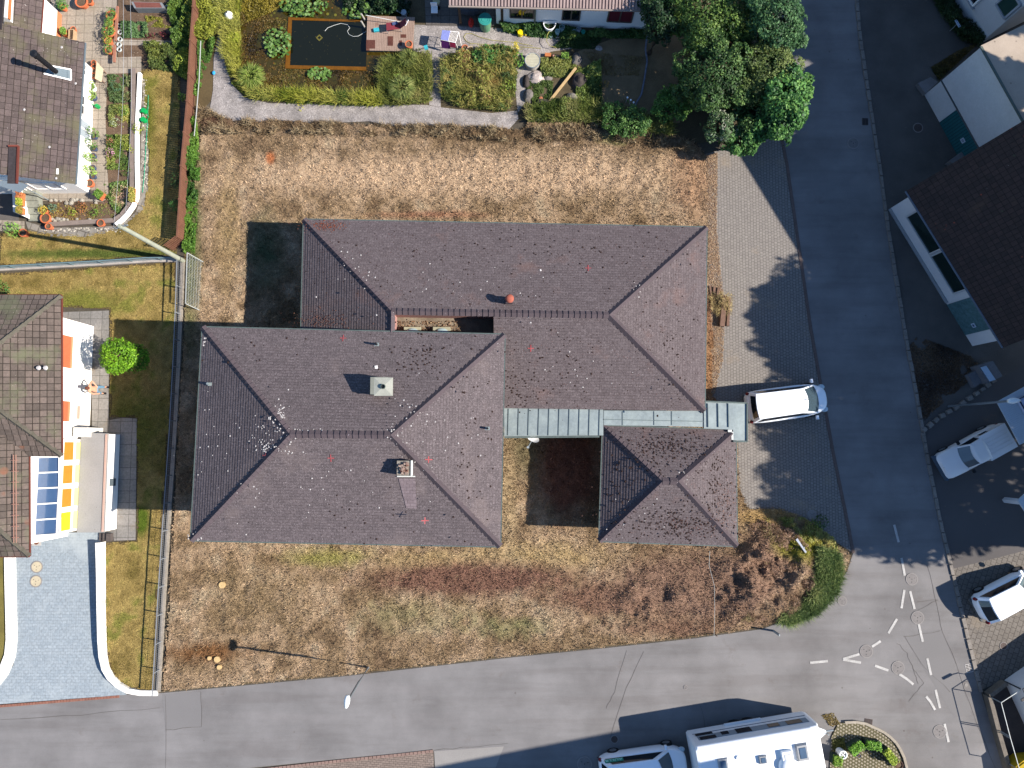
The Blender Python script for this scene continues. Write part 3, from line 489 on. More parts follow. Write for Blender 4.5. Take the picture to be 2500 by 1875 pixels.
def mark(t, side, px, py, s=.15, pl=None, mat=None):
    a, b, c_ = (pl or PA)[side]; n = (b-a).cross(c_-a).normalized(); n = n if n.z > 0 else -n; p = onroof(side, px, py, pl)+n*.026; u = (b-a).normalized(); v = n.cross(u); q = MB()
    for d, e, L in ((u, v, s), (v, u, s*1.2)): q.face([p-d*L-e*.022, p+d*L-e*.022, p+d*L+e*.022, p-d*L+e*.022] if d is u else [p-d*L+e*.022+n*.004, p-d*L-e*.022+n*.004, p+d*L-e*.022+n*.004, p+d*L+e*.022+n*.004])
    q.build('paint_cross', mat or M('red_spray_paint', '#96484a', .35, 8, 30, .8), t)
for s, px, py in (('N', 838, 826), ('S', 808, 1118), ('W', 649, 1112), ('E', 1046, 1122), ('E', 1037, 1271)): mark(rA, s, px, py)
def chip(t, side, px, py, s, mat, pl=None):
    p = onroof(side, px, py, pl); MB().box(p+Vector((0, 0, .035)), (s, s*1.2, .02), random.uniform(-.3, .8)).build('lichen_tile', mat, t)
chalk = M('chalk_white', '#c5c2bf', .08)
for s, px, py, r in (('N', 919, 897, .14), ('E', 1213, 838, .09)): chip(rA, s, px, py, r, chalk)
# lichen clumps near the ridge ends: small raised rosettes
def rosettes(t, cl, pl=None):
    q = MB()
    for side, px, py, sx, sy, n in cl:
        for i in range(n):
            try: p = onroof(side, px+random.gauss(0, sx), py+random.gauss(0, sy), pl)
            except Exception: continue
            r = random.uniform(.018, .045); q.cyl(p.x, p.y, p.z+.012, p.z+.03, r, r*.6, 7)
    props(q.build('lichen', M('lichen', '#a19d9a', .1), t), kind='stuff')
rosettes(rA, [('N', 684, 1016, 10, 12, 60), ('W', 650, 1085, 14, 14, 40), ('W', 650, 1040, 26, 34, 26), ('E', 968, 1058, 10, 12, 34), ('E', 1000, 1010, 22, 18, 20), ('N', 740, 1052, 40, 3, 16), ('S', 700, 1090, 26, 16, 20), ('N', 500, 830, 6, 9, 6), ('S', 480, 1310, 14, 5, 12), ('W', 560, 1100, 50, 70, 26), ('S', 750, 1200, 100, 60, 26), ('E', 1080, 1080, 60, 80, 22)])
q = MB(); a, b, c_ = PA['S']; 
for i in range(5): pass
P = [onroof('S', *k)+Vector((0, 0, .03)) for k in ((973, 1168), (1014, 1168), (1018, 1242), (992, 1240))]; q.face(P[::-1]); q.build('washed_tiles', BR('washed_tiles', '#6b6062', '#63585a', '#4a4143', .26, .15, msz=.008), rA)
# house B, L-shaped
NW, NE, SE, SWc = G(742, 536, 2.9), G(1725, 555, 2.9), G(1720, 1003, 2.9), G(1236, 996, 2.9); RW, RE = G(956, 760, 4.95), G(1487, 769, 4.95)
tB = thing('tiled_house', 'long single-storey house with brown hipped roof and terracotta vent, behind the larger one', 'house', ((NW.x+NE.x)/2, RW.y, 0))
SWw = Vector((NW.x-.02, cw[0].y-.1, 2.9)); SWr = Vector((RW.x, cw[0].y-.1, 4.95)); RM = Vector((G(1205, 764, 4.95).x, RW.y+(RE.y-RW.y)*.48, 4.95)); SM = Vector((RM.x, SWc.y, 2.9))
m = MB(); slope(m, NW, SWw, RW, SWr); slope(m, NE, NW, RE, RW); slope(m, SE, NE, RE, RE); slope(m, SM, SE, RM, RE)
rB = m.build('roof', tile2, tB); c = MB()
for a, b in ((NW, RW), (NE, RE), (SE, RE), (RW, RE), (RW, SWr)): caps(c, a, b)
c.build('ridge_cap', capm, rB); gutter(tB, [SWw, NW, NE, SE], False)
pl = MB().prism([(RM.x-.02, SM.y+.4), (RM.x+.12, SM.y+.4), (RM.x+.12, RM.y-.02), (RM.x-.02, RM.y-.02)], 0, 2.9)
# gable-side wall of the light well and its pink walls
pink = M('pinkish_render', '#94706a', .12, 1, 10, .85); wz = 3.3
q = MB(); q.face([(RW.x, RW.y-.02, wz), (RM.x, RM.y-.02, wz), (RM.x, RM.y-.02, 4.9), (RW.x, RW.y-.02, 4.9)]); q.face([(RW.x+.02, SWr.y, wz), (RW.x+.02, RW.y, wz), (RW.x+.02, RW.y, 4.92), (RW.x+.02, SWr.y, 4.92)])
q.face([(RM.x-.02, RM.y, wz), (RM.x-.02, SM.y, wz-.6), (RM.x-.02, SM.y, 2.85), (RM.x-.02, RM.y, 4.9)]); q.build('light_well_wall', pink, tB)
lw = MB(); lw.prism([(RW.x, cw[0].y-.05), (RM.x, cw[0].y-.05), (RM.x, RM.y), (RW.x, RW.y)], wz-.2, wz); lw.build('flat_roof', M('old_bitumen', '#7a6f60', .3, 1.2, 16, .9, tint='#5d5245'), tB)
x, y = samp([(RW.x+.1, RW.y-.1), (RW.x+3.2, RW.y-.1), (RW.x+3.2, RW.y-.8), (RW.x+.1, RW.y-.8)], 900); x = x[:420]; y = y[:420]-.12; N = rng.normal(0, .4, (420, 3))+np.array([0, 0, 1.])
props(leaves(np.stack([x, y, wz+.03+rng.uniform(0, .05, 420)], 1), N/np.linalg.norm(N, axis=1)[:, None], .09, palette(420, ['#4a3426', '#7a5a42', '#9a8468']), 'dry_leaves', tB), kind='stuff')
for x0, x1 in ((986, 1027), (1057, 1099)):
    a, b = G(x0, 798, wz+.35), G(x1, 798, wz+.35); q = MB(); q.prism([(a.x, a.y-.75), (b.x, a.y-.75), (b.x, a.y), (a.x, a.y)], wz, wz+.32); sk_ = q.build('skylight', M('skylight_kerb', '#8d8a76', .1), tB)
    q = MB(); q.dome(((a.x+b.x)/2, a.y-.37, wz+.32), ((b.x-a.x)*.44, .32, .12), 16, 5, False); q.build('skylight_dome', M('milky_glass', '#8fa0a4', .05, rough=.15, spec=.8), sk_, smooth=True)
q = MB(); q.prism([(NW.x+.5, cw[0].y), (RW.x-.02, cw[0].y), (RW.x-.02, NW.y-.5), (NW.x+.5, NW.y-.5)], 0, 2.95); q.prism([(RW.x-.02, RW.y+.03), (NE.x-.5, RE.y+.03), (NE.x-.5, NE.y-.5), (RW.x-.02, NW.y-.5)], 0, 2.96); q.prism([(RM.x+.02, SE.y+.5), (SE.x-.5, SE.y+.5), (SE.x-.5, RE.y+.03), (RM.x+.02, RM.y+.03)], 0, 2.94); q.build('wall', wallm, tB)
for k in (.2, .5, .75): a = Vector((NE.x-.5, SE.y+.5+k*8, 0)); window(tB, a, a+Vector((0, 1.3, 0)), .9, 2.1)
PB = dict(N=(NW, NE, RW), E=(NE, SE, RE), S=(SM, SE, RM), W=(NW, SWw, RW))
p = onroof('N', 1243, 735, PB); q = MB(); q.box(p+Vector((0, 0, .1)), (.34, .34, .5)); cb = q.build('vent_base', capm, rB); tp = G(1244, 728, p.z+.7); q = MB(); q.cyl(tp.x, tp.y, p.z, p.z+.55, .15, n=16); q.dome((tp.x, tp.y, p.z+.58), (.22, .22, .14), 20, 5, True); q.build('terracotta_cowl', M('cowl', '#8c4c3c', .1, 4), cb, smooth=True)
for s, px, py in (('S', 1296, 850), ('N', 1436, 655)): mark(rB, s, px, py, .15, PB)
chip(rB, 'N', 1320, 660, .07, chalk, PB); chip(rB, 'N', 1143, 762, .05, chalk, PB)
rosettes(rB, [('N', 845, 640, 6, 20, 10), ('N', 870, 670, 20, 20, 18), ('S', 1300, 770, 14, 3, 14), ('E', 1560, 705, 10, 12, 14), ('N', 1100, 700, 140, 40, 30), ('S', 1400, 900, 80, 50, 20)], PB)
x, y = [], []
def litter(t, side, pl, px, py, sx, sy, n, pal, name='dry_leaves', sz=.05):
    P = []; 
    for i in range(n):
        p = onroof(side, px+random.gauss(0, sx), py+random.gauss(0, sy), pl); P.append((p.x, p.y, p.z+.03))
    P = np.array(P); N = np.tile(np.array([[0, 0, 1.]]), (n, 1))+rng.normal(0, .3, (n, 3)); N /= np.linalg.norm(N, axis=1)[:, None]; props(leaves(P, N, sz, palette(n, pal), name, t, asp=.8), kind='stuff')
litter(rB, 'N', PB, 795, 551, 26, 7, 300, ['#5c2a1a', '#8a4a2c']); litter(rB, 'W', PB, 790, 785, 40, 14, 300, ['#46211a', '#7b5544', '#2a1a14'])
# garage C
NW, NE, SE, SW = G(1472, 1040, 2.7), G(1796, 1050, 2.7), G(1799, 1333, 2.7), G(1463, 1321, 2.7); RW, RE = G(1617, 1175, 4.2), G(1655, 1175, 4.2)
hC, rC = hip('garage', 'small square outbuilding with brown pyramid roof near the driveway', NW, NE, SE, SW, RW, RE, tile2, .35); hC['category'] = 'outbuilding'
PC = dict(N=(NW, NE, RW), S=(SW, SE, RW), W=(NW, SW, RW), E=(NE, SE, RE))
litter(rC, 'E', PC, 1770, 1240, 18, 40, 260, ['#6b3a2c', '#8a6a58', '#3a1f18']); litter(rC, 'N', PC, 1620, 1085, 45, 16, 220, ['#2c1710', '#4a2418']); litter(rC, 'S', PC, 1680, 1285, 50, 16, 220, ['#2c1710', '#55281a'])
rosettes(rC, [('E', 1660, 1170, 10, 10, 16), ('S', 1560, 1250, 40, 20, 14), ('S', 1500, 1300, 12, 8, 8)], PC)
# moss cushions
def moss(t, PLs, areas):
    q = MB()
    for side, px, py, sx, sy, n in areas:
        for i in range(n):
            p = onroof(side, px+random.gauss(0, sx), py+random.gauss(0, sy), PLs); r = random.uniform(.025, .06); q.dome((p.x, p.y, p.z+.012), (r, r*random.uniform(.7, 1.2), .03), 6, 2, False)
    props(q.build('moss', M('dark_moss', '#2a1a15', .3, 5), t), kind='stuff')
moss(rA, PA, [('N', 1040, 880, 60, 40, 90), ('N', 1020, 870, 20, 20, 30), ('E', 1150, 1100, 35, 100, 60), ('S', 900, 1260, 100, 40, 30), ('N', 600, 860, 60, 30, 15)])
moss(rB, PB, [('S', 1270, 950, 30, 30, 60), ('S', 1350, 900, 60, 60, 60), ('E', 1620, 860, 40, 70, 50), ('N', 1200, 640, 200, 50, 70), ('N', 1450, 600, 120, 30, 40)])
moss(rC, PC, [('N', 1620, 1090, 50, 20, 90), ('S', 1650, 1280, 60, 20, 110), ('E', 1750, 1200, 25, 50, 70), ('W', 1520, 1190, 30, 50, 60), ('N', 1620, 1100, 60, 25, 120), ('S', 1640, 1280, 80, 28, 150), ('E', 1740, 1190, 35, 60, 90)])
# zinc flat roof link
t = thing('flat_zinc_roof', 'grey standing-seam zinc roof linking the brown tiled buildings', 'canopy roof', G(1400, 1020)); zt = 2.82
q = MB(); A1 = PG([(1231, 995), (1473, 1000), (1473, 1063), (1231, 1066)], zt); q.prism([(p.x, p.y) for p in A1], zt-.14, zt, True); q.build('sheet', zinc, t)
q = MB(); A2 = PG([(1474, 1002), (1717, 1003), (1717, 1042), (1474, 1038)], zt); q.prism([(p.x, p.y) for p in A2], zt-.14, zt+.01, True); q.build('sheet', zinc, t)
q = MB(); A3 = PG([(1718, 981), (1822, 984), (1822, 1077), (1789, 1075), (1789, 1049), (1718, 1046)], zt); q.prism([(p.x, p.y) for p in A3], zt-.14, zt+.05, True); q.build('sheet', zinc, t)
q = MB()
for i in range(10): a, b = G(1242+24.7*i, 998, zt), G(1240+24.7*i, 1063, zt); q.beam(a+Vector((0, 0, .015)), b+Vector((0, 0, .015)), .03, .04)
for px in (1728, 1753, 1778): q.beam(G(px, 985, zt+.08), G(px+1, 1043, zt+.08), .03, .05)
q.beam(G(1474, 1024, zt+.02), G(1717, 1029, zt+.02), .03, .03)
for px in (1520, 1597, 1640): q.beam(G(px, 1004, zt+.02), G(px, 1038, zt+.02), .03, .03)
q.build('seam', M('seam_zinc', '#5c6869', .1), t)
q = MB(); q.beam(G(1720, 980, zt+.06), G(1824, 984, zt+.06), .07, .1); q.beam(G(1824, 984, zt+.06), G(1824, 1078, zt+.06), .07, .1); q.beam(G(1790, 1078, zt+.06), G(1824, 1078, zt+.06), .07, .1); q.beam(G(1231, 1068, zt), G(1463, 1066, zt), .08, .1); q.build('edge_trim', MATS['copper_green_gutter'], t)
q = MB()
for px, py in ((1245, 1060), (1460, 1060), (1815, 990), (1815, 1068)): p = G(px, py, zt); q.beam((p.x, p.y, 0), (p.x, p.y, zt-.15), .12, .12)
q.build('post', dkwood, t)
q = MB(); q.box(G(1782, 1052, 2.86), (.2, .12, .03)); q.box(G(1788, 1064, 2.86), (.1, .4, .03)); q.build('corner_flashing', M('pale_metal', '#b7bab5'), t)
# satellite dish
p = G(1296, 1078); zt2 = 2.3; c0 = G(1300, 1073, 2.5); base0 = G(1289, 1092, 2.2); t = thing('satellite_dish', 'white satellite dish on an arm under the zinc roof edge', 'satellite dish', (c0.x, c0.y, 0))
q = MB(); n = 20; ax = Vector((.35, .75, .55)).normalized(); u = ax.cross(Vector((0, 0, 1))).normalized(); v = u.cross(ax)
for i in range(3):
    for k in range(n):
        r0, r1 = .11*i, .11*(i+1); f = lambda r, k: c0+u*math.cos(2*math.pi*k/n)*r*1.0+v*math.sin(2*math.pi*k/n)*r+ax*(r*r*.8); q.face([f(r0, k), f(r1, k), f(r1, k+1), f(r0, k+1)])
q.build('dish', lime, t, smooth=True); q = MB(); q.tube([c0, (c0+base0)/2+Vector((0, 0, -.05)), base0], .025, 6); q.box(base0, (.12, .1, .1)); q.build('arm', steel, t); q = MB(); q.tube([(c0.x-.1, c0.y+.1, 0), (c0.x-.1, c0.y+.1, 2.4), tuple(c0)], .025, 6); q.build('mast', steel, t)
# ---------------------------------------------------------------- neighbours on the left
cream = M('warm_white_render', '#e6e2da', .03, .8, 12, .85); pant = BR('old_pantiles', '#564b48', '#463d3a', '#221d1b', .33, .3, uv=True, msz=.012, off=0, big=('#57543f', .35, .5), spots=[(6, .12, '#aaa39c', .5), (12, .12, '#9a948d', .5)], bmp=.5)  # cream is one even warm white
pant2 = BR('mossy_pantiles', '#5e534c', '#4a423c', '#26211d', .32, .3, uv=True, msz=.02, off=0, big=('#565843', .5, .53), spots=[(1.1, .25, '#6b4a3a', .5), (7, .1, '#a39d90', .54)], bmp=.5)
trim_r = M('dark_red_trim', '#5a2d24', .1)
# house at the top left
eN, eS = G(207, 104, 2.5), G(184, 450, 2.5); Ln = 7.0; up = Vector((-1, 0, .5)); 
t = thing('cottage', 'top left house with lichen-spotted brown pantiles and black flue', 'house', (eN.x-3, (eN.y+eS.y)/2, 0)); n1 = t
m = MB(); slope(m, eS, eN, eS+up*Ln, eN+up*Ln+Vector((0, .25, 0)), .3, .05); r1 = m.build('roof', pant, t); gutter(t, [eN, eS], False, M('grey_gutter', '#59636a', .1, 3, 9, .5))
wx = G(228, 250).x; q = MB(); q.prism([(wx, eS.y+.35), (wx, eN.y-.3), (wx-9, eN.y-.2), (wx-9, eS.y+.25)], 0, 2.75); q.build('wall', cream, t)
q = MB(); q.prism([(wx-.05, eS.y+.4), (wx-9, eS.y+.3), (wx-9, eS.y+.6), (wx-.05, eS.y+.7)], 2.7, 2.9); q.build('soffit', white, t)
for y0, y1, z0, z1 in ((255, 300, .9, 2.0), (310, 352, .2, 2.1), (180, 205, .9, 1.9)): a, b = G(228, y0), G(228, y1); window(t, Vector((wx, b.y, 0)), Vector((wx, a.y, 0)), z0, z1, white, glass if z0 > .5 else M('grey_pane', '#8b9499', .1, rough=.1))
a, b = G(112, 470), G(168, 470); window(t, Vector((a.x, eS.y+.35, 0)), Vector((b.x+.3, eS.y+.35, 0)), .8, 1.8, white, M('curtained_glass', '#aeb6bb', .2, 8, 2, .3)); window(t, Vector((G(70, 460).x, eS.y+.35, 0)), Vector((G(94, 460).x, eS.y+.35, 0)), .3, 2.0, cream, glass, 'door')
q = MB(); pz = lambda p, h: Vector((p.x, p.y, 2.5+(eN.x-p.x)*.5+h)); P0 = G(0, 345, 4.6); P1 = G(26, 345, 4.4); P2 = G(22, 438, 4.4); P3 = G(-4, 437, 4.6); A = [pz(p, .05) for p in (P0, P1, P2, P3)]; q.face(A[::-1]); q.build('recess_shade_sheet', M('dark_slate', '#2a2527', .3, 3, 12), r1)  # recess is a flat dark sheet over the tiles, its shade put into the colour
q = MB(); q.beam(pz(P0, .1), pz(P1, .1), .08, .1); q.beam(pz(P1, .1), pz(P2, .1), .08, .1); q.build('recess_edge', trim_r, r1)
fp = G(128, 168, 3.7); q = MB(); q.tube([(fp.x, fp.y, fp.z-.3), (fp.x, fp.y, fp.z+1.35)], .13, 14); q.cyl(fp.x, fp.y, fp.z+1.3, fp.z+1.5, .17, .15); q.cyl(fp.x, fp.y, fp.z+1.58, fp.z+1.62, .19, .1); q.build('flue', black, r1)
q = MB(); bb = [pz(G(*k, 3.6), .06) for k in ((112, 152), (152, 152), (152, 178), (100, 174))]; q.face(bb[::-1]); q.build('flue_plate', M('slate_plate', '#5f6b70', .1), r1); q = MB(); [q.beam(bb[i]+Vector((0, 0, .02)), bb[(i+1) % 4]+Vector((0, 0, .02)), .07, .03) for i in (0, 1, 2)]; q.build('flue_plate_edge', white, r1)
for px, py in ((142, 108), (168, 190), (115, 180), (116, 356), (128, 430), (70, 275)): p = pz(G(px, py, 3.3), .04); MB().cyl(p.x, p.y, p.z, p.z+.02, .07, .04, 9).build('lichen', M('lichen', '#b3b0ac'), r1)
# its northern wing
q = MB(); A = PG([(44, -40), (108, -40), (98, 94), (30, 84)], 3.0); t = thing('cottage_wing', 'north wing of the top left house with pale streaked brown roof and orange-based white wall', 'house wing', ((A[0].x+A[1].x)/2, A[0].y-1, 0))
slope(q, A[2], A[1], A[3]+Vector((0, 0, .7)), A[0]+Vector((0, 0, .7)), .34, .03); q.build('roof', pant, t); gutter(t, [A[1], A[2]], False, trim_r, .06)
xw = G(150, 60).x; q = MB(); q.prism([(xw, A[2].y+.15), (xw, A[1].y), (A[0].x-.3, A[1].y), (A[0].x-.3, A[2].y+.15)], .45, 2.95); q.build('wall', cream, t); q = MB(); q.prism([(xw+.01, A[2].y+.14), (xw+.01, A[1].y), (xw-.4, A[1].y), (xw-.4, A[2].y+.14)], 0, .45); q.build('plinth', M('orange_plinth', '#b56a47', .1), t)
A = PG([(-40, -40), (12, -40), (4, 72), (-40, 72)], 4.2); t = thing('dormer_block', 'white dormer wall with dark roof edge at the very top left corner', 'dormer', (A[1].x, A[1].y-1, 0)); MB().prism([(p.x, p.y) for p in A], 4.1, 4.25, True).build('roof', M('dark_slate', '#2a2527'), t); B = PG([(36, 60)], 3.4)[0]; MB().prism([(B.x, B.y), (B.x, B.y+3), (A[0].x, B.y+3), (A[0].x, B.y)], 2.4, 4.1).build('wall', cream, t)
q = MB(); q.beam((B.x+.03, B.y, 3.9), (B.x+.03, B.y+3, 3.9), .08, .16); q.build('wood_trim', M('orange_wood', '#a9683f', .2), t)
# terrace and beds
slab = BR('terrace_slabs', '#8a8073', '#7f766a', '#5a5349', .5, .5, msz=.014, off=0, big=('#77705f', .7, .55)); pat = BR('grey_patio_slabs', '#77736e', '#6c6964', '#4a4743', .62, .62, msz=.014, off=0, big=('#6a5d4b', .6, .55))
sheet('terrace', [(100, -80), (285, -80), (285, 140), (345, 138), (345, 176), (268, 186), (260, 300), (262, 420), (272, 480), (250, 492), (104, 490), (104, 462), (190, 455), (150, 90)], .012, slab)
sheet('garden_bed', [(288, -60), (440, -60), (470, -60), (462, 160), (360, 170), (346, 150), (288, 140)], .01, soil); sheet('garden_bed', [(262, 180), (330, 178), (328, 480), (316, 520), (282, 540), (120, 545), (118, 490), (255, 494), (265, 470), (258, 300)], .016, soil)
sheet('garden_path', [(286, 96), (430, 100), (428, 112), (286, 110)], .014, slab); sheet('flagstone_path', [(350, 185), (366, 200), (364, 330), (362, 420), (371, 480), (350, 535), (310, 566), (240, 575), (190, 583), (140, 586), (100, 582), (72, 572), (62, 540), (124, 556), (290, 552), (330, 520), (342, 480), (345, 300)], .018, BR('flagstones', '#77726b', '#6a665f', '#4f4a43', .45, .38, rot=.3, msz=.03, off=.37, big=('#7f7a70', .9, .5)))
q = MB(); P = PG([(345, 182), (342, 240), (338, 320), (338, 400), (339, 455), (337, 485), (329, 505), (315, 525), (300, 540), (288, 550)])
P = [p+Vector((0, 0, .13)) for p in P]; [q.beam(a, b+(b-a).normalized()*.02, .15, .26) for a, b in zip(P[:-1], P[1:])]; props(q.build('garden_wall', cream), 'low white curved garden wall beside the green hose', 'garden wall')
q = MB(); P = PG([(329, 170), (329, 300), (326, 400), (326, 480), (318, 505), (300, 528), (282, 540), (200, 545), (124, 550)]); [q.beam(a+Vector((0, 0, .1)), b+Vector((0, 0, .1)), .24, .2) for a, b in zip(P[:-1], P[1:])]; props(q.build('capping_stones', M('brown_capstone', '#766a62', .2, 2, 14)), 'brownish capping stones edging the inner side of the planted bed', 'bed edging')
q = MB()
for i in range(160):
    k = random.random(); x_, y_ = (352+random.uniform(-4, 8), 190+k*270) if random.random() < .6 else (100+k*210, 560+random.uniform(-4, 6)); p = G(x_, y_); r = random.uniform(.03, .08); q.dome((p.x, p.y, .02), (r, r*.8, r*.5), 6, 2, False)
props(q.build('pebbles', M('pale_pebbles', '#a39c8f', .25, 5)), 'pale pebbles laid along the outside of the white curved wall', 'pebbles', kind='stuff')
q = MB()
for i, (px, py) in enumerate([(118+random.uniform(0, 130), random.choice((492, 538))+random.uniform(-5, 5)) for _ in range(34)]): p = G(px, py); r = random.uniform(.07, .16); q.dome((p.x, p.y, .04), (r, r*.8, r*.7), 8, 3, True)
props(q.build('border_stones', M('border_stone', '#8f897d', .25, 3, 14)), 'rounded stones bordering the rock bed below the terrace', 'border stones', kind='stuff')
t = thing('garden_steps', 'five stone steps between a white stair wall and the rock bed', 'steps', G(86, 505))
for i in range(5): a, b = G(66+i*2, 466+i*15), G(104, 481+i*15); MB().prism([(a.x, a.y), (b.x, a.y), (b.x, b.y), (a.x, b.y)], 0, .62-.12*i).build('step', M('step_stone', '#7b7d72', .2, 2, 14), t)
q = MB(); a, b = G(52, 462), G(76, 536); q.prism([(a.x, a.y), (a.x+.45, a.y), (b.x, b.y), (b.x-.5, b.y+.2)], 0, .8); props(q.build('stair_wall', cream), 'white sloping wall beside the stone steps with flower boxes on it', 'stair wall')
sheet('shaded_patio', [(-60, 432), (46, 440), (46, 540), (-60, 535)], .02, M('patio_shade_tone', '#57534f', .15, 1, 12)); sheet('patio', [(-60, 535), (60, 540), (60, 566), (-60, 562)], .024, slab)  # shade of the lower terrace put into the first patio's dark colour
A = PG([(-20, 448), (25, 436), (68, 452), (48, 470)], 2.2); q = MB(); q.prism([(p.x, p.y) for p in A], 2.15, 2.2, True); t = thing('porch_awning', 'grey-blue porch awning below the brown roof corner at the left edge', 'awning', A[0]*Vector((1, 1, 0)) if False else (A[0].x, A[0].y, 0)); q.build('canopy', M('awning_grey', '#66727c', .1), t); q = MB(); q.tube([(A[2].x-.2, A[2].y-.1, 0), (A[2].x-.2, A[2].y-.1, 2.15)], .03, 8); q.build('post', steel, t)
# N2, white house with glass canopy
orange = M('orange_shutter', '#a35a3c', .08, 2, 12, .7)
NE, SE = G(149, 721, 4), G(150, 1113, 4); apx = G(-112, 922, 6.2); NW_, SW_ = Vector((-38, NE.y, 4)), Vector((-38, SE.y, 4)); RW_ = Vector((-36, apx.y, apx.z))
t = thing('white_house', 'white house with mossy hipped roof, orange shutters and glass canopy', 'house', (NE.x-2, apx.y, 0)); m = MB()
slope(m, SE, NE, apx, apx, .3, .06); slope(m, NE, NW_, apx, RW_, .3, .06); slope(m, SW_, SE, RW_, apx, .3, .06); r2 = m.build('roof', pant2, t)
c = MB(); caps(c, NE, apx, .3, .4, .08); caps(c, SE, apx, .3, .4, .08); c.build('ridge_cap', M('mossy_cap', '#4e4a40', .25, 2, 12), r2); gutter(t, [NW_, NE, SE], False, trim_r)
NE2, SE2 = G(70, 1010, 4), G(71, 1358, 4); ap2 = G(-150, 1170, 6.0); m = MB(); slope(m, SE2, NE2, ap2, ap2, .3, .06); slope(m, Vector((-38, SE2.y, 4)), SE2, Vector((-36, ap2.y, 6)), ap2, .36, .04); r3 = m.build('lower_roof', pant2, t)
c = MB(); caps(c, SE2, ap2, .3, .4, .08); c.build('ridge_cap', MATS['mossy_cap'], r3); gutter(t, [NE2, SE2, Vector((-38, SE2.y, 4))], False, trim_r)
q = MB(); a, b = G(36, 1110, 4.45), G(37, 1325, 4.45); [q.beam(a+Vector((d, 0, .1)), b+Vector((d, 0, .1)), .03, .03) for d in (0, .12)]
for i in range(8): p = a.lerp(b, (i+.5)/8); q.beam(p+Vector((-.1, 0, .08)), p+Vector((.22, 0, .08)), .03, .04)
q.build('snow_guard', M('rail_pale', '#8d6a5c', .1), r3)
for px, py in ((93, 898), (110, 898)): p = G(px, py, 4.7); MB().cyl(p.x, p.y, 4.66, 4.75, .12, .07, 10).build('lichen', M('lichen', '#b3b0ac'), r2)
wx = G(225, 900).x; wN, wS = G(225, 797).y, G(225, 1072).y; wT = SE.y+.5; q = MB(); q.prism([(wx, wS), (wx, wN), (-38, wN), (-38, wT), (wx-1.1, wT), (wx-1.1, wS)], 0, 4.1); q.build('wall', cream, t)
xs = G(75, 1200, 4).x-.35
for y0, y1 in ((822, 899), (980, 1029)):
    a, b = G(168, y0, 2.2), G(168, y1, 2.2); q = MB(); q.prism([(wx+.01, b.y), (wx+.05, b.y), (wx+.05, a.y), (wx+.01, a.y)], 2.2, 3.5); sh = q.build('shutter', orange, t); q = MB(); q.beam((wx+.05, b.y, 2.17), (wx+.05, a.y, 2.17), .14, .06); q.build('sill', M('sill_orange', '#c9825e', .1), sh)
a, b = G(196, 991, 1.2), G(196, 1023, 1.2); q = MB(); q.prism([(wx+.005, b.y), (wx+.03, b.y), (wx+.03, a.y), (wx+.005, a.y)], 1.05, 1.3); q.build('cellar_vent', M('vent_pink', '#b58b7b', .1), t)
# canopy with five panes and tinted glass front
blueg = M('sky_tint_canopy_glass', '#3a5272', .08, .5, 3, .12, .8); A = PG([(71, 1117), (148, 1115), (149, 1303), (74, 1309)], 2.9)  # reflected sky put into the blue of the canopy panes
for i in range(5): a, b, c_, d = A[0].lerp(A[3], (i+.02)/5), A[1].lerp(A[2], (i+.02)/5), A[1].lerp(A[2], (i+.98)/5), A[0].lerp(A[3], (i+.98)/5); q = MB(); q.face([a, d, c_, b]); q.face([a-Vector((0, 0, .02)), b-Vector((0, 0, .02)), c_-Vector((0, 0, .02)), d-Vector((0, 0, .02))]); q.build('canopy_pane', blueg, t)
q = MB(); [q.beam(A[0].lerp(A[3], i/5)+Vector((0, 0, .03)), A[1].lerp(A[2], i/5)+Vector((0, 0, .03)), .065, .06) for i in range(6)]; q.beam(A[0]+Vector((0, 0, .032)), A[3]+Vector((0, 0, .032)), .07, .06); q.beam(A[1]+Vector((-.04, 0, .032)), A[2]+Vector((-.04, 0, .032)), .07, .06); q.build('canopy_frame', white, t)
fx = G(152, 1100, 2.9).x; fy0, fy1 = G(180, 1072, 2.2).y, G(180, 1300, 2.2).y; q = MB(); q.prism([(fx-.12, fy1), (fx, fy1), (fx, fy0), (fx-.12, fy0)], 0, 2.92, True); fr = q.build('glazed_front', cream, t)
for i in range(4):
    ya, yb = fy0+(fy1-fy0)*(i+.13)/4, fy0+(fy1-fy0)*(i+.9)/4
    q = MB(); q.prism([(fx+.01, yb), (fx+.03, yb), (fx+.03, ya), (fx+.01, ya)], 1.95, 2.75); q.build('orange_pane', M('orange_glass', '#b07018', .1, 2, 9, .3, .5) if i < 3 else M('yellow_glass', '#b8a014', .06, 2, 9, .3, .5), fr)
    q = MB(); q.prism([(fx+.01, yb), (fx+.03, yb), (fx+.03, ya), (fx+.01, ya)], 1.0, 1.7); q.build('pale_yellow_pane', M('pale_yellow_glass', '#cfcb80', .05, 2, 9, .3, .5), fr)
q = MB(); q.prism([(-38, SE2.y+.5), (xs, SE2.y+.5), (xs, wT), (-38, wT)], 0, 4.08); q.build('lower_wall', cream, t) 
az = 1.35; A = PG([(205, 1058), (262, 1060), (262, 1298), (207, 1298)], az); q = MB(); q.prism([(A[1].x, A[2].y), (A[1].x, A[1].y), (fx+.04, A[0].y), (fx+.04, A[3].y)], 0, az-.08); q.build('annex_wall', cream, t)
q = MB(); q.prism([(A[1].x+.05, A[2].y-.04), (A[1].x+.05, A[1].y+.04), (fx+.05, A[0].y+.04), (fx+.05, A[3].y-.04)], az-.08, az, True); an = q.build('annex_flat_roof', M('annex_concrete', '#858380', .12, .9, 14, .9, spots=(5, .1, '#3f3b39')), t)
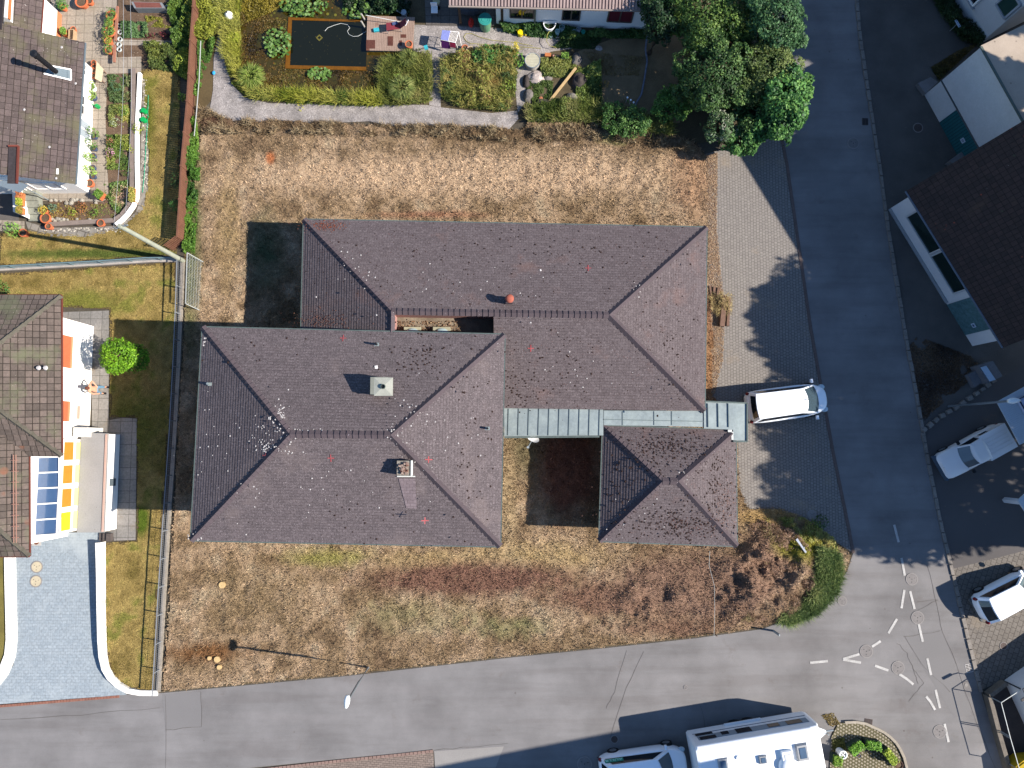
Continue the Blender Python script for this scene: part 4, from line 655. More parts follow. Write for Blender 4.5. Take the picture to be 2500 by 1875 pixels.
q = MB(); q.beam((A[1].x-.04, A[2].y, az+.02), (A[1].x-.04, A[1].y, az+.02), .09, .05); q.build('pink_edge', M('pink_edge', '#a58a7d', .1), an)
q = MB(); a = G(276, 1178, .9); q.prism([(A[1].x+.01, a.y-.19), (A[1].x+.04, a.y-.19), (A[1].x+.04, a.y+.19), (A[1].x+.01, a.y+.19)], .35, .95); q.build('vent_grille', M('grey_grille', '#4a5358', .1), t)
q = MB(); a = G(205, 1060, 1.6); q.box((a.x-.1, a.y+.1, 1.0), (.7, .5, 1.6)); q.build('meter_box', M('meter_grey', '#b5b2ab', .08), t)
sheet('patio', [(150, 762), (266, 758), (266, 800), (265, 1026), (300, 1020), (334, 1022), (331, 1318), (278, 1320), (276, 1300), (225, 1300), (224, 800), (152, 790)], .026, pat)
t = thing('small_steps', 'three dark narrow steps at the corner of the annex and grey driveway', 'steps', G(260, 1310))
for i in range(3): a, b = G(245+11*i, 1301), G(255+11*i, 1319); MB().prism([(a.x, a.y), (b.x, a.y), (b.x, b.y), (a.x, b.y)], 0, .12+.1*i).build('step', M('dark_step', '#4b4441', .1, 3), t)
sheet('grey_driveway', [(36, 1320), (70, 1300), (160, 1300), (276, 1300), (246, 1318), (246, 1560), (254, 1625), (272, 1660), (300, 1688), (310, 1696), (0, 1719), (-60, 1724), (-60, 1700), (0, 1664), (32, 1625), (41, 1580)], .03, BR('grey_drive_pavers', '#868e92', '#7d868b', '#6a7277', .24, .16, msz=.008, big=('#909799', .5, .55), bmp=.2))
def coping(name, label, pts, w_, hs, mat):
    q = MB(); P = PG(pts); n = len(P); L, R = [], []
    for i in range(n):
        d = (P[min(i+1, n-1)]-P[max(i-1, 0)]).normalized(); u = Vector((-d.y, d.x, 0))*w_/2; L.append(P[i]+u); R.append(P[i]-u)
    for i in range(n-1):
        h0, h1 = hs[0]+(hs[1]-hs[0])*i/(n-1), hs[0]+(hs[1]-hs[0])*(i+1)/(n-1); Z = lambda v, h: Vector((v.x, v.y, h))
        q.face([Z(L[i], h0), Z(L[i+1], h1), Z(R[i+1], h1), Z(R[i], h0)][::-1]); q.face([L[i], L[i+1], Z(L[i+1], h1), Z(L[i], h0)][::-1]); q.face([R[i], R[i+1], Z(R[i+1], h1), Z(R[i], h0)])
    q.face([R[0], L[0], Z(L[0], hs[0]), Z(R[0], hs[0])]); q.face([L[-1], R[-1], Z(R[-1], hs[1]), Z(L[-1], hs[1])]); return props(q.build(name, mat), label, 'retaining wall')
cop = BR('pale_coping', '#d3d0c8', '#cfccc4', '#a8a49b', .5, .5, msz=.008, off=0)
coping('retaining_wall', 'white retaining wall curving round the right side of the grey driveway', [(252, 1322), (253, 1400), (253, 1480), (254, 1560), (256, 1600), (262, 1630), (274, 1652), (292, 1670), (315, 1684), (345, 1690), (386, 1691)], .27, (.55, .12), cop)
coping('retaining_wall', 'broad white kerb wall curving along the left side of the grey driveway', [(26, 1350), (27, 1420), (29, 1500), (30, 1560), (26, 1600), (10, 1640), (-12, 1668), (-50, 1690)], .58, (.1, .08), cop)
q = MB(); a, b = G(-40, 1727), G(292, 1700); d = b-a; 
for i in range(44): q.beam(a+d*((i+.05)/44)+Vector((0, 0, .015)), a+d*((i+.92)/44)+Vector((0, 0, .015)), .13, .05)
props(q.build('brick_kerb', M('brick_red', '#7d5648', .2, 5)), kind='structure')
q = MB(); P = PG([(560, 1888), (700, 1872), (850, 1855), (980, 1842), (1058, 1833)])
for a, b in zip(P[:-1], P[1:]):
    n = int((b-a).length/.2)
    for i in range(n): q.beam(a.lerp(b, (i+.06)/n)+Vector((0, 0, .02)), a.lerp(b, (i+.92)/n)+Vector((0, 0, .02)), .14, .05)
props(q.build('brick_kerb', M('pinkish_brick', '#7a655c', .2, 5)), kind='structure'); sheet('brick_forecourt', [(560, 1882), (1058, 1836), (1062, 1960), (500, 1960)], .002, BR('forecourt_bricks', '#75685f', '#6a5e56', '#4a423c', .22, .11, rot=.08, big=('#8b8078', .8, .55)))
# fences
def meshfence(name, label, pts, h, mat, pitch=1.45, wire=.09, base=None, zb=0.0, cat='fence', group=None):
    P = PG(pts); t = thing(name, label, cat, P[0], group)
    if base: q = MB(); [q.beam(a+Vector((0, 0, zb/2)), b+Vector((0, 0, zb/2)), .2, zb) for a, b in zip(P[:-1], P[1:])]; q.build('plinth', base, t)
    q = MB(); [q.beam(a+Vector((0, 0, h)), b+Vector((0, 0, h)), .045, .035) for a, b in zip(P[:-1], P[1:])]; q.build('top_rail', mat, t)
    q = MB()
    for a, b in zip(P[:-1], P[1:]):
        L = (b-a).length; n = max(1, int(L/wire))
        for i in range(n): p = a.lerp(b, i/n); q.beam((p.x, p.y, zb), (p.x, p.y, h), .006, .006)
        for z in np.arange(zb+.05, h, .2): q.beam(a+Vector((0, 0, z)), b+Vector((0, 0, z)), .008, .008)
    q.build('mesh_panel', mat, t); tot = sum((b-a).length for a, b in zip(P[:-1], P[1:])); k = int(tot/pitch); d = 0; acc = []; 
    for a, b in zip(P[:-1], P[1:]):
        L = (b-a).length; s = (-d) % pitch
        while s < L: acc.append(a.lerp(b, s/L)); s += pitch
        d += L
    for p in acc: MB().beam((p.x, p.y, 0), (p.x, p.y, h), .05, .05).build('post', mat, t)
    return t
dg = M('fence_grey', '#6f7377', .1, 3, 9, .5, .5); curb = M('stone_curb', '#8b8377', .25, 2, 12)
meshfence('wire_fence', 'grey wire mesh fence on a stone kerb between yellow lawn and brown plot', [(447, 640), (443, 760), (438, 880), (429, 1050), (420, 1180), (412, 1290), (407, 1370), (402, 1445), (395, 1570), (388, 1688)], .78, dg, 1.45, .1, curb, .1)
meshfence('wire_fence', 'grey wire mesh fence on a low stone wall running between the two yellow lawns', [(-30, 660), (120, 652), (250, 645), (370, 637), (445, 636)], .75, M('fence_teal', '#5f7478', .1, 3, 9, .5), 1.6, .06, M('pale_curb', '#98918a', .2, 2, 12), .18)
a, b = G(398, 642), G(446, 640)
t = thing('wire_gate_panel', 'white-framed mesh panel leaning outward beside the fence corner', 'fence panel', G(460, 690)); T0, T1 = G(457, 617, .95), G(453, 741, .95); B0, B1 = G(497, 640, .05), G(489, 758, .05); q = MB(); [q.beam(a, b, .04, .04) for a, b in ((T0, T1), (T0, B0), (T1, B1), (B0, B1))]; q.build('frame', M('dull_metal', '#8c908e', .1), t)
q = MB(); [q.beam(T0.lerp(T1, i/34), B0.lerp(B1, i/34), .007, .007) for i in range(35)]; [q.beam(T0.lerp(B0, i/6), T1.lerp(B1, i/6), .007, .007) for i in range(1, 6)]; q.build('mesh', M('pale_wire', '#9a9f9c', .1), t)
t = thing('board_fence', 'brown stained board fence with posts, overgrown with climbing plants', 'fence', G(480, 120)); P = PG([(491, -30), (488, 40), (482, 120), (478, 200), (474, 265), (467, 340), (460, 420), (456, 500), (450, 590)]); hh = .95
for a, b in zip(P[:-1], P[1:]):
    q = MB(); n = int((b-a).length/.12)
    for i in range(n): u, v = a.lerp(b, (i+.04)/n), a.lerp(b, (i+.96)/n); q.beam((u.x, u.y, hh*.5), (v.x, v.y, hh*.5), .03, hh*.92)
    q.beam(a+Vector((0, 0, hh)), b+Vector((0, 0, hh)), .09, .05); q.build('panel', dkwood, t); MB().beam((a.x, a.y, 0), (a.x, a.y, hh+.08), .1, .1).build('post', dkwood, t)
t = thing('lattice_panel', 'brown lattice trellis at the corner end of the board fence', 'trellis', G(438, 600)); a, b = G(450, 592), G(424, 612); q = MB(); up = Vector((0, 0, 1.3))
for i in range(9): p = a.lerp(b, i/8); q.beam(p, p+Vector((0, 0, 1.25)), .03, .03)
for i in range(9): z = Vector((0, 0, .1+i*.14)); q.beam(a+z, b+z, .03, .03)
q.build('lattice', dkwood, t)
q = MB(); P = PG([(490, 100), (488, 150), (486, 195), (480, 270), (474, 332)], .4); q.tube(P, .028, 8); props(q.build('downpipe', M('dull_white_pipe', '#8f9290', .1)), 'white plastic pipe lying along the garden side of the brown fence', 'pipe')
# telephone pole and wires
b0 = G(447, 637); tp = G(291, 551, 6.75); t = thing('telephone_pole', 'tall pale wooden telephone pole at the fence corner', 'utility pole', b0); MB().tube([b0, tp], .13, 12, .1).build('pole', M('grey_pole', '#8d9080', .15, 2, 12, .8), t)
q = MB(); d = Vector((.5, .15, 0)); q.beam(tp+d*-.6+Vector((0, 0, -.2)), tp+d*.6+Vector((0, 0, -.2)), .06, .06); q.build('crossarm', steel, t)
for s in (-.5, .5, -.15, .2): p = tp+d*s; MB().cyl(p.x, p.y, p.z-.17, p.z, .04, .03, 8).build('insulator', M('dark_ceramic', '#5a5f60', .1), t)
for i, (o, dst) in enumerate(((-.5, (300, -60)), (.5, (316, -60)))):
    p = tp+d*o; e = G(*dst, 6.6); pts = [p.lerp(e, k/12)+Vector((0, 0, -1.0*math.sin(math.pi*k/12)*.4)) for k in range(13)]; props(MB().tube(pts, .006, 4).build('overhead_wire', M('wire_grey', '#8f9296', .1)), ('left' if i == 0 else 'right')+' of two thin overhead wires running up from the telephone pole over the garden', 'wire')
# street lamp left
def lamp(name, label, base, top, dirv, tpz):
    t = thing(name, label, 'street lamp', base); MB().tube([base, (base.x, base.y, tpz*.5), (base.x+dirv.x*.1, base.y+dirv.y*.1, tpz*.97), Vector((base.x, base.y, tpz))+dirv*.1], .065, 12, .045).build('pole', M('lamp_pole', '#7d868c', .1, 3, 8, .45, .5, metal=.5), t)
    a = Vector((base.x, base.y, tpz+.02))+dirv*-.22; q = MB(); n = 10; L = .56; rg = []
    for i in range(6):
        s = i/5; wv = .14*math.sin(math.pi*(.22+.62*s)); c_ = a+dirv*(L*s); u = Vector((-dirv.y, dirv.x, 0)); rg.append([c_+u*wv*math.cos(2*math.pi*k/n)+Vector((0, 0, .09*math.sin(2*math.pi*k/n))) for k in range(n)])
    for i in range(5):
        for k in range(n): q.face([rg[i][k], rg[i][(k+1) % n], rg[i+1][(k+1) % n], rg[i+1][k]])
    q.face(rg[0][::-1]); q.face(rg[-1]); q.build('lamp_head', lamp_w, t, smooth=True); q = MB(); c_ = a+dirv*.3+Vector((0, 0, -.08)); q.box(c_, (.3, .16, .05), math.atan2(dirv.y, dirv.x)); q.build('lens', M('lamp_lens', '#b9bcba', .05), t); return t
b0 = G(900, 1628); e = G(856, 1704, 5.1); dv = Vector((e.x-b0.x, e.y-b0.y, 0)); dv = Vector((-.12, -1, 0)).normalized(); lamp('street_lamp', 'grey street lamp with white head standing between the dry plot and sunlit road', b0, None, dv, 5.35)
b0 = G(2316, 992); lamp('street_lamp', 'street lamp with bright head leaning over the roof beside the white pickup', b0, None, Vector((1, .08, 0)).normalized(), 5.35)
# round ball tree, person
pal_ball = ['#2c4a08', '#456b0c', '#5f8a14', '#789f22']; p = G(284, 868, 2.0)
tree('ball_tree', 'bright green ball-shaped little tree beside the white house wall', 'tree', [(p.x, p.y, 1.95, .92, .92, .85), (p.x+.55, p.y-.05, 1.2, .7, .8, .6)], 420, .12, pal_ball, asp=.5)
def skinmesh(name, V, E, R, mat, parent, root=0, sub=2):
    me = bpy.data.meshes.new(name); me.from_pydata([tuple(v) for v in V], E, []); o = finish(me, name, mat, parent, False); mo = o.modifiers.new('Skin', 'SKIN'); mo.use_smooth_shade = True
    sv = me.skin_vertices[0].data if len(me.skin_vertices) else None
    if sv is not None:
        for i, r in enumerate(R): sv[i].radius = (r, r) if not isinstance(r, tuple) else r
        sv[root].use_root = True
    o.modifiers.new('Sub', 'SUBSURF').levels = sub; o.modifiers['Sub'].render_levels = sub; return o
pb = G(256, 953); t = thing('person', 'bare-chested person in light blue jeans with a hand on the hip on the patio slabs', 'person', pb)
X = Vector((1, 0, 0)); Q = lambda f, s, z: pb+Vector((f, s, z+.03))   # f: facing (+x), s: side (+y)
skin = M('skin', '#b98a70', .08, 8, 20, .6); V = [Q(0, 0, .98), Q(0, 0, 1.15), Q(-.02, 0, 1.32), Q(-.02, 0, 1.46), Q(0, 0, 1.55), Q(.01, 0, 1.66), Q(0, 0, 1.76),
  Q(-.02, .2, 1.44), Q(-.06, .42, 1.22), Q(.05, .22, 1.04), Q(.08, .16, 1.0), Q(-.02, -.2, 1.44), Q(.02, -.27, 1.16), Q(.12, -.24, .94), Q(.14, -.23, .86),
  Q(0, .1, .9), Q(.06, .15, .5), Q(.02, .17, .08), Q(.2, .19, .03), Q(0, -.1, .9), Q(-.05, -.14, .5), Q(-.14, -.16, .08), Q(.05, -.18, .03)]
E = [(0, 1), (1, 2), (2, 3), (3, 4), (4, 5), (5, 6), (3, 7), (7, 8), (8, 9), (9, 10), (3, 11), (11, 12), (12, 13), (13, 14), (0, 15), (15, 16), (16, 17), (17, 18), (0, 19), (19, 20), (20, 21), (21, 22)]
R = [(.13, .16), (.115, .15), (.12, .18), (.1, .16), .055, .095, .075, .065, .045, .035, .035, .065, .045, .035, .035, .09, .06, .045, .04, .09, .06, .045, .04]
for hand, (d1, up_) in ((10, (Vector((.6, -.6, -.5)), 1)), (14, (Vector((.3, 0, -.95)), 1))):
    for f in range(5):
        b0 = V[hand]; s = (f-2)*.017; L = (.06, .075, .08, .072, .055)[f]; o1 = b0+d1.normalized()*.03+Vector((0, s, 0)) if f else b0+Vector((0, -.03, 0)); k = len(V); V += [o1, o1+d1.normalized()*L*.6, o1+d1.normalized()*L+Vector((-.01, 0, 0))]; R += [.009, .0085, .007]; E += [(hand, k), (k, k+1), (k+1, k+2)]
skinmesh('body', V, E, R, skin, t); V = [Q(0, 0, 1.0), Q(0, 0, .93), Q(0, .1, .87), Q(.06, .15, .5), Q(.02, .17, .1), Q(0, -.1, .87), Q(-.05, -.14, .5), Q(-.14, -.16, .1)]
skinmesh('jeans', V, [(0, 1), (1, 2), (2, 3), (3, 4), (1, 5), (5, 6), (6, 7)], [(.145, .175), (.15, .175), .11, .08, .07, .11, .08, .07], M('light_denim', '#5d7f95', .2, 6, 20), t)
q = MB(); [q.box(Q(f, s, .03), (.29, .11, .1), tap=.85) for f, s in ((.1, .17), (-.04, -.17))]; q.build('shoes', black, t); q = MB(); q.dome(Q(-.015, 0, 1.7), (.11, .095, .12), 12, 6); q.build('hair', M('reddish_hair', '#5a3325', .2, 8), t, smooth=True)
q = MB(); [q.dome(Q(.098, s, 1.69), .012, 6, 4) for s in (.035, -.035)]; q.build('eyes', black, t); q = MB(); q.dome(Q(.105, 0, 1.66), (.02, .014, .025), 6, 4); q.build('nose', skin, t)
# ---------------------------------------------------------------- top garden and its house
a, b = G(1212, 58), G(1573, 73); t = thing('bungalow', 'white bungalow with ribbed pinkish roof at the top edge', 'house', ((a.x+b.x)/2, a.y+3, 0))
ribm = M('ribbed_roof', '#8f7d77', .15, 2, 14, .85, spots=(6, .1, '#b8b0aa')); e0, e1 = G(1095, 14, 2.5), G(1636, 27, 2.5); q = MB(); d = (e1-e0); L = d.length; upv = Vector((-d.y, d.x, 0)).normalized(); up = upv*6+Vector((0, 0, 2.2)); n = int(L/.17)
q.face([e0, e1, e1+up, e0+up])
for i in range(n): p = e0+d*((i+.5)/n)+Vector((0, 0, .04)); q.beam(p, p+up, .1, .07)
q.build('roof', ribm, t); gutter(t, [e0, e1], False, M('pinkish_gutter', '#8d827a', .1)); back = upv*7
q = MB(); q.prism([a, b, b+back, a+back], 0, 2.55); w_ = MATS['white_render']; q.build('wall', white, t)
q = MB(); p1, p2 = e0.lerp(e1, .01), e0.lerp(e1, .24); q.beam(Vector((p2.x, p2.y+.5, 0)), Vector((p2.x, p2.y+.5, 2.5)), .14, .14); q.build('porch_post', M('dark_post', '#4a3a2c', .2), t); q = MB(); q.beam((G(1125, 55).x, a.y, 0), (G(1125, 55).x, a.y, 2.5), .13, .13); q.build('porch_post', MATS['dark_post'], t)
dn = (b-a).normalized(); on = Vector((dn.y, -dn.x, 0))
def wat(px, z): # point on the wall at height z seen at column px
    for k in range(400):
        p = a+dn*(k*.02)
        if G(px, 50, z).x <= p.x: return p
    return p
maroon = M('maroon_blind', '#5c1c26', .1, 3)
for x0, x1, mt in ((1245, 1303, glass), (1374, 1416, glass), (1486, 1545, maroon)): window(t, wat(x0, 1.5), wat(x1, 1.5), .75, 2.15, M('dark_frame', '#5b5047', .1), mt)
q = MB(); p = wat(1306, 1.2)+on*.06; q.tube([(p.x, p.y, 0), (p.x, p.y, 2.4)], .045, 8); q.build('downpipe', M('green_grey_pipe', '#6a6f60', .1), t)
sheet('covered_terrace', [(1035, -40), (1212, -40), (1214, 58), (1195, 66), (1040, 62)], .03, BR('dark_terrace', '#5a5550', '#4e4a46', '#383431', .5, .5, msz=.014, off=0))
# pond and pool
water = M('pond_water', '#3a2d0c', .5, .9, 6, .12, .5, tint='#2a2a0c', spots=[(2.6, .24, '#5d5a1c'), (4, .2, '#6b4410')]); pondpx = [(602, -50), (580, 40), (580, 110), (588, 170), (610, 215), (660, 236), (800, 232), (920, 228), (1000, 190), (1010, 135), (1000, 60), (990, -50)]
sheet('pond', pondpx, .012, water); pw = G(795, 105); t = thing('swimming_pond_basin', 'dark rectangular water basin with submerged orange-brown wooden rim', 'pool', pw)
O = PG([(704, 42), (897, 50), (894, 172), (696, 167)], .05); I = PG([(713, 49), (897, 54), (894, 163), (708, 159)], .05); q = MB()
for i in range(4): q.face([O[i], O[(i+1) % 4], I[(i+1) % 4], I[i]][::-1])
q.build('rim', M('wet_orange_wood', '#64400f', .25, 2, 9, .3), t); q = MB(); q.face([p-Vector((0, 0, .02)) for p in I][::-1]); wm2, nt2, b2 = base('black_water', .05, .5); b2.inputs['Base Color'].default_value = (.006, .007, .003, 1); q.build('water', wm2, t)
x, y = samp([tuple(p[:2]) for p in I], 60); N = np.tile([[0, 0, 1.]], (60, 1)); props(leaves(np.stack([x, y, np.full(60, .04)], 1), N, .03, palette(60, ['#5c5224', '#8a8050']), 'floating_leaves', t), kind='stuff')
P = PG([(793, 76), (800, 68), (815, 62), (832, 57), (848, 60), (854, 68), (848, 76), (852, 84), (862, 89), (875, 88), (888, 80), (900, 74)], .06); props(MB().tube(P, .011, 6).build('hose', M('white_hose', '#b9bcb6', .05)), 'thin white hose looping over the black water basin', 'hose')
q = MB(); p = G(780, 93); q.ring(p.x, p.y, .035, .045, .2, .1, 4); props(q.build('floating_frame', M('olive_float', '#55501f', .2)), 'small olive square frame floating in the black basin', 'float')
def pads(cx, cy, rx, ry, n, label, pal=('#3f5a26', '#587434', '#6f8850')):
    P = []; t = thing('water_lily', label, 'water lily', G(cx, cy)); q = []; cols = []
    m = MB()
    for i in range(n):
        a_ = random.uniform(0, 6.28); r = math.sqrt(random.random()); p = G(cx+rx*r*math.cos(a_), cy+ry*r*math.sin(a_), .0); rr = random.uniform(.05, .09); z = .03+.0015*i; tl = random.uniform(-.05, .1); k = 10
        m.face([(p.x+rr*math.cos(a_+.3+5.7*j/k), p.y+rr*math.sin(a_+.3+5.7*j/k), z+tl*rr*math.cos(5.7*j/k)) for j in range(k+1)]+[(p.x, p.y, z)], mi=random.choice((0, 0, 1, 1, 2)))
    ms = [M('lily_pad_'+c, pal[j], .15, 6, 20, .5) for j, c in enumerate(('dark', 'mid', 'pale'))]; props(m.build('lily_pads', ms, t), kind='stuff'); return t
pads(745, 18, 58, 26, 230, 'large patch of pale green lily pads along the top of the black basin'); pads(680, 108, 34, 36, 210, 'round patch of lily pads left of the black basin'); pads(782, 182, 30, 17, 100, 'small lily patch with yellowed leaves below the black basin'); pads(870, 22, 34, 26, 120, 'shaded dark lily pads between basin and deck', ('#24402c', '#2f5038', '#3d5c40'))
def V_(px, n, h, s, pal, name, label, cat, **k): return veg([tuple(p[:2]) for p in PG(px)], n, h, s, pal, name, label, cat, **k)
V_([(582, 10), (700, 40), (695, 170), (900, 175), (990, 140), (1000, 190), (920, 228), (650, 232), (600, 200), (580, 110)], 15000, .1, .11, ['#1c160a', '#443314', '#6a5526', '#3e3e16', '#7d6838'], 'water_weed', 'brown and olive water weed filling the shallow pond margin', 'water weed', gapth=.42, seed=41)
V_([(545, 0), (585, 0), (580, 110), (590, 180), (620, 225), (700, 236), (700, 250), (610, 243), (566, 205), (550, 140), (540, 80)], 9000, .35, .13, ['#3f5215', '#6f7c26', '#98993c', '#4f6a20'], 'pond_reeds', 'yellow-green reeds along the left edge of the pond', 'reeds', asp=.2, seed=42, gapth=.34, scl=2)
V_([(700, 215), (830, 225), (930, 225), (935, 262), (700, 254)], 6000, .3, .12, ['#33481a', '#5a6e28', '#7c8c3c'], 'pond_reeds', 'green reeds along the lower edge of the pond beside the gravel path', 'reeds', asp=.25, seed=43, gapth=.36, scl=2)
V_([(950, 135), (1050, 132), (1058, 170), (1056, 250), (980, 262), (925, 255), (945, 210), (930, 165)], 11000, .8, .13, ['#28381a', '#55632a', '#7a8240', '#5b5426', '#8a9450'], 'wild_bed', 'rough grassy planting between the pond and the narrow gravel path', 'garden bed', asp=.25, seed=44, gapth=.36, scl=1.8)
V_([(1076, 150), (1150, 130), (1220, 118), (1262, 126), (1264, 170), (1256, 250), (1235, 275), (1180, 270), (1120, 262), (1078, 240)], 26000, .9, .14, ['#223218', '#41562a', '#6a7a3a', '#6a5a30', '#8a9442', '#7a5c3c'], 'wild_bed', 'dense overgrown flower bed between two gravel paths', 'garden bed', asp=.3, seed=45, gapth=.33, scl=1.6)
V_([(1150, 120), (1250, 118), (1245, 160), (1160, 165)], 5000, .6, .16, ['#203a1c', '#38602c', '#4e7838'], 'leafy_plants', 'darker green leafy plants in the top corner of the overgrown bed', 'leafy plants', seed=46, gapth=.25)
V_([(1300, 270), (1340, 240), (1420, 250), (1480, 265), (1560, 285), (1640, 300), (1640, 335), (1560, 318), (1430, 300), (1290, 300), (1275, 280)], 17000, .8, .14, ['#2e3d1a', '#4f6128', '#6f7a3a', '#7c7a4a'], 'border_weeds', 'unkempt green weeds bordering the dry plot at the top', 'weeds', asp=.3, seed=47, gapth=.36, scl=1.7)
V_([(1320, 145), (1400, 140), (1420, 165), (1385, 190), (1320, 190)], 5000, .3, .12, ['#33421c', '#55642c', '#7a7c3e'], 'rockery_plants', 'low plants filling the rockery beside the round wooden lid', 'rockery plants', seed=48, gapth=.25)
V_([(1290, 195), (1350, 200), (1345, 250), (1300, 250), (1285, 220)], 3500, .25, .12, ['#2e401a', '#4c5e28'], 'rockery_plants', 'low plants left of the leaning timber beam', 'rockery plants', seed=49, gapth=.25)
V_([(1400, 180), (1465, 150), (1470, 260), (1410, 262)], 7000, .35, .13, ['#3a4c1e', '#5c6e30', '#7d8a42'], 'rockery_plants', 'bright green plants right of the dark rock and timber beam', 'rockery plants', seed=50, gapth=.25)
V_([(1420, 125), (1570, 140), (1560, 185), (1470, 185)], 2600, .1, .1, ['#6a5a36', '#87744a'], 'dry_lawn_tufts', 'dry tufts on the small lawn near the rope edging', 'grass', seed=51, asp=.2)
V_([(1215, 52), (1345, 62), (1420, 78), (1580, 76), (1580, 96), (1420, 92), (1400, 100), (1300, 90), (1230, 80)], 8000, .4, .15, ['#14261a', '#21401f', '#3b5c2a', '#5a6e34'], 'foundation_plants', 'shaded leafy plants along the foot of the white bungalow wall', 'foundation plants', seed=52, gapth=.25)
V_([(1380, 85), (1470, 95), (1450, 120), (1350, 118)], 4000, .2, .12, ['#223a1a', '#3a5524'], 'grass_edge', 'dark green grass between gravel and bungalow wall', 'grass', seed=53, asp=.25)
V_([(590, -30), (700, -30), (700, 10), (640, 40), (590, 60)], 5000, .25, .12, ['#5b5216', '#7a6d22', '#8c7a34'], 'marsh_plants', 'yellow-brown marsh plants in the upper left corner of the pond', 'marsh plants', seed=54)
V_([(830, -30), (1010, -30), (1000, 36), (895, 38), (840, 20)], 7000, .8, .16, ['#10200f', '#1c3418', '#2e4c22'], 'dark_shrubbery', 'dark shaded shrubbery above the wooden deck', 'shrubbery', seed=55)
V_([(1676, 84), (1780, 78), (1820, 96), (1822, 140), (1760, 135), (1690, 130)], 9000, .5, .1, ['#4a2a20', '#7d5440', '#9c8268', '#5e3a2c'], 'compost_heap', 'heap of reddish brown clippings among the green trees', 'compost heap', seed=56, gapth=.15)
V_([(462, 20), (500, 0), (545, 10), (545, 60), (520, 100), (470, 100)], 5000, .7, .2, ['#5a6a1e', '#8a8f34', '#a3a348'], 'bamboo_clump', 'yellow-green arching bamboo beside the gravel path and pipe', 'bamboo', asp=.18, seed=57, gapth=.15)
V_([(480, 95), (528, 95), (520, 130), (500, 175), (485, 235), (478, 235), (486, 160)], 5500, .35, .12, ['#2c4a1c', '#47682a', '#6a8a3a'], 'path_border_plants', 'green plants between the brown fence and upper gravel path', 'border plants', seed=58, gapth=.25)
V_([(458, 290), (482, 290), (492, 400), (484, 520), (478, 620), (452, 620), (458, 450)], 15000, .55, .11, ['#24421a', '#3f6420', '#5a7c2c', '#72903c'], 'climber_hedge', 'bright green climbing hedge along the dry side of the brown fence', 'hedge', seed=59, gapth=.3, scl=2.0)
V_([(425, 130), (462, 120), (462, 200), (430, 180)], 3500, .5, .13, ['#4d6420', '#7b8a30', '#9a9c46'], 'fence_climber', 'yellow-green climber on the garden side of the fence above the lawn strip', 'climber', seed=60)
V_([(415, 0), (475, 0), (470, 120), (430, 120), (420, 60)], 7000, .6, .14, ['#2f4a18', '#56702a', '#8a9440'], 'fence_climber', 'climbing plants spilling over the top end of the brown fence', 'climber', seed=61, gapth=.2)
# left kitchen-garden beds
for px, n, h, pal, lb in [([(298, 55), (360, 55), (365, 92), (300, 94)], 3000, .3, ['#3a5230', '#5a7848', '#7c8f5a'], 'blue-green vegetable rows in the upper bed'), ([(355, 40), (430, 45), (425, 70), (360, 66)], 1500, .2, ['#6b6a2a', '#93902f'], 'yellowing vegetable leaves in the upper bed'), ([(262, 185), (325, 182), (326, 250), (270, 255)], 3400, .35, ['#3c5030', '#5e7440', '#8a7c60'], 'grey-green herbs at the upper end of the long narrow bed'), ([(270, 258), (328, 255), (330, 310), (268, 310)], 3000, .25, ['#4a5c2c', '#7c8444', '#a09a4c'], 'light green herbs in the middle of the long narrow bed'), ([(262, 330), (330, 330), (330, 415), (262, 415)], 4200, .3, ['#3c5424', '#5f7432', '#8a8a42'], 'mixed perennials in the lower half of the long narrow bed'), ([(255, 450), (315, 440), (318, 510), (290, 525), (258, 480)], 2600, .3, ['#3e5a28', '#607a3a', '#c9a08c'], 'rose and green shrubs at the bend of the long bed'), ([(350, 100), (430, 105), (440, 180), (370, 170)], 5000, .5, ['#2c3e1c', '#4c5c2a', '#6a7030'], 'tangled shrubs between the slab path and the lawn strip'), ([(120, 498), (280, 498), (280, 535), (122, 538)], 1300, .15, ['#5b6a34', '#8a7a3a', '#7d4f30'], 'sparse small plants scattered in the stony rock bed')]:
    V_(px, n, h, .1, pal, 'bed_plants', lb, 'garden plants', seed=random.randint(70, 99), gapth=.36, scl=2.4)
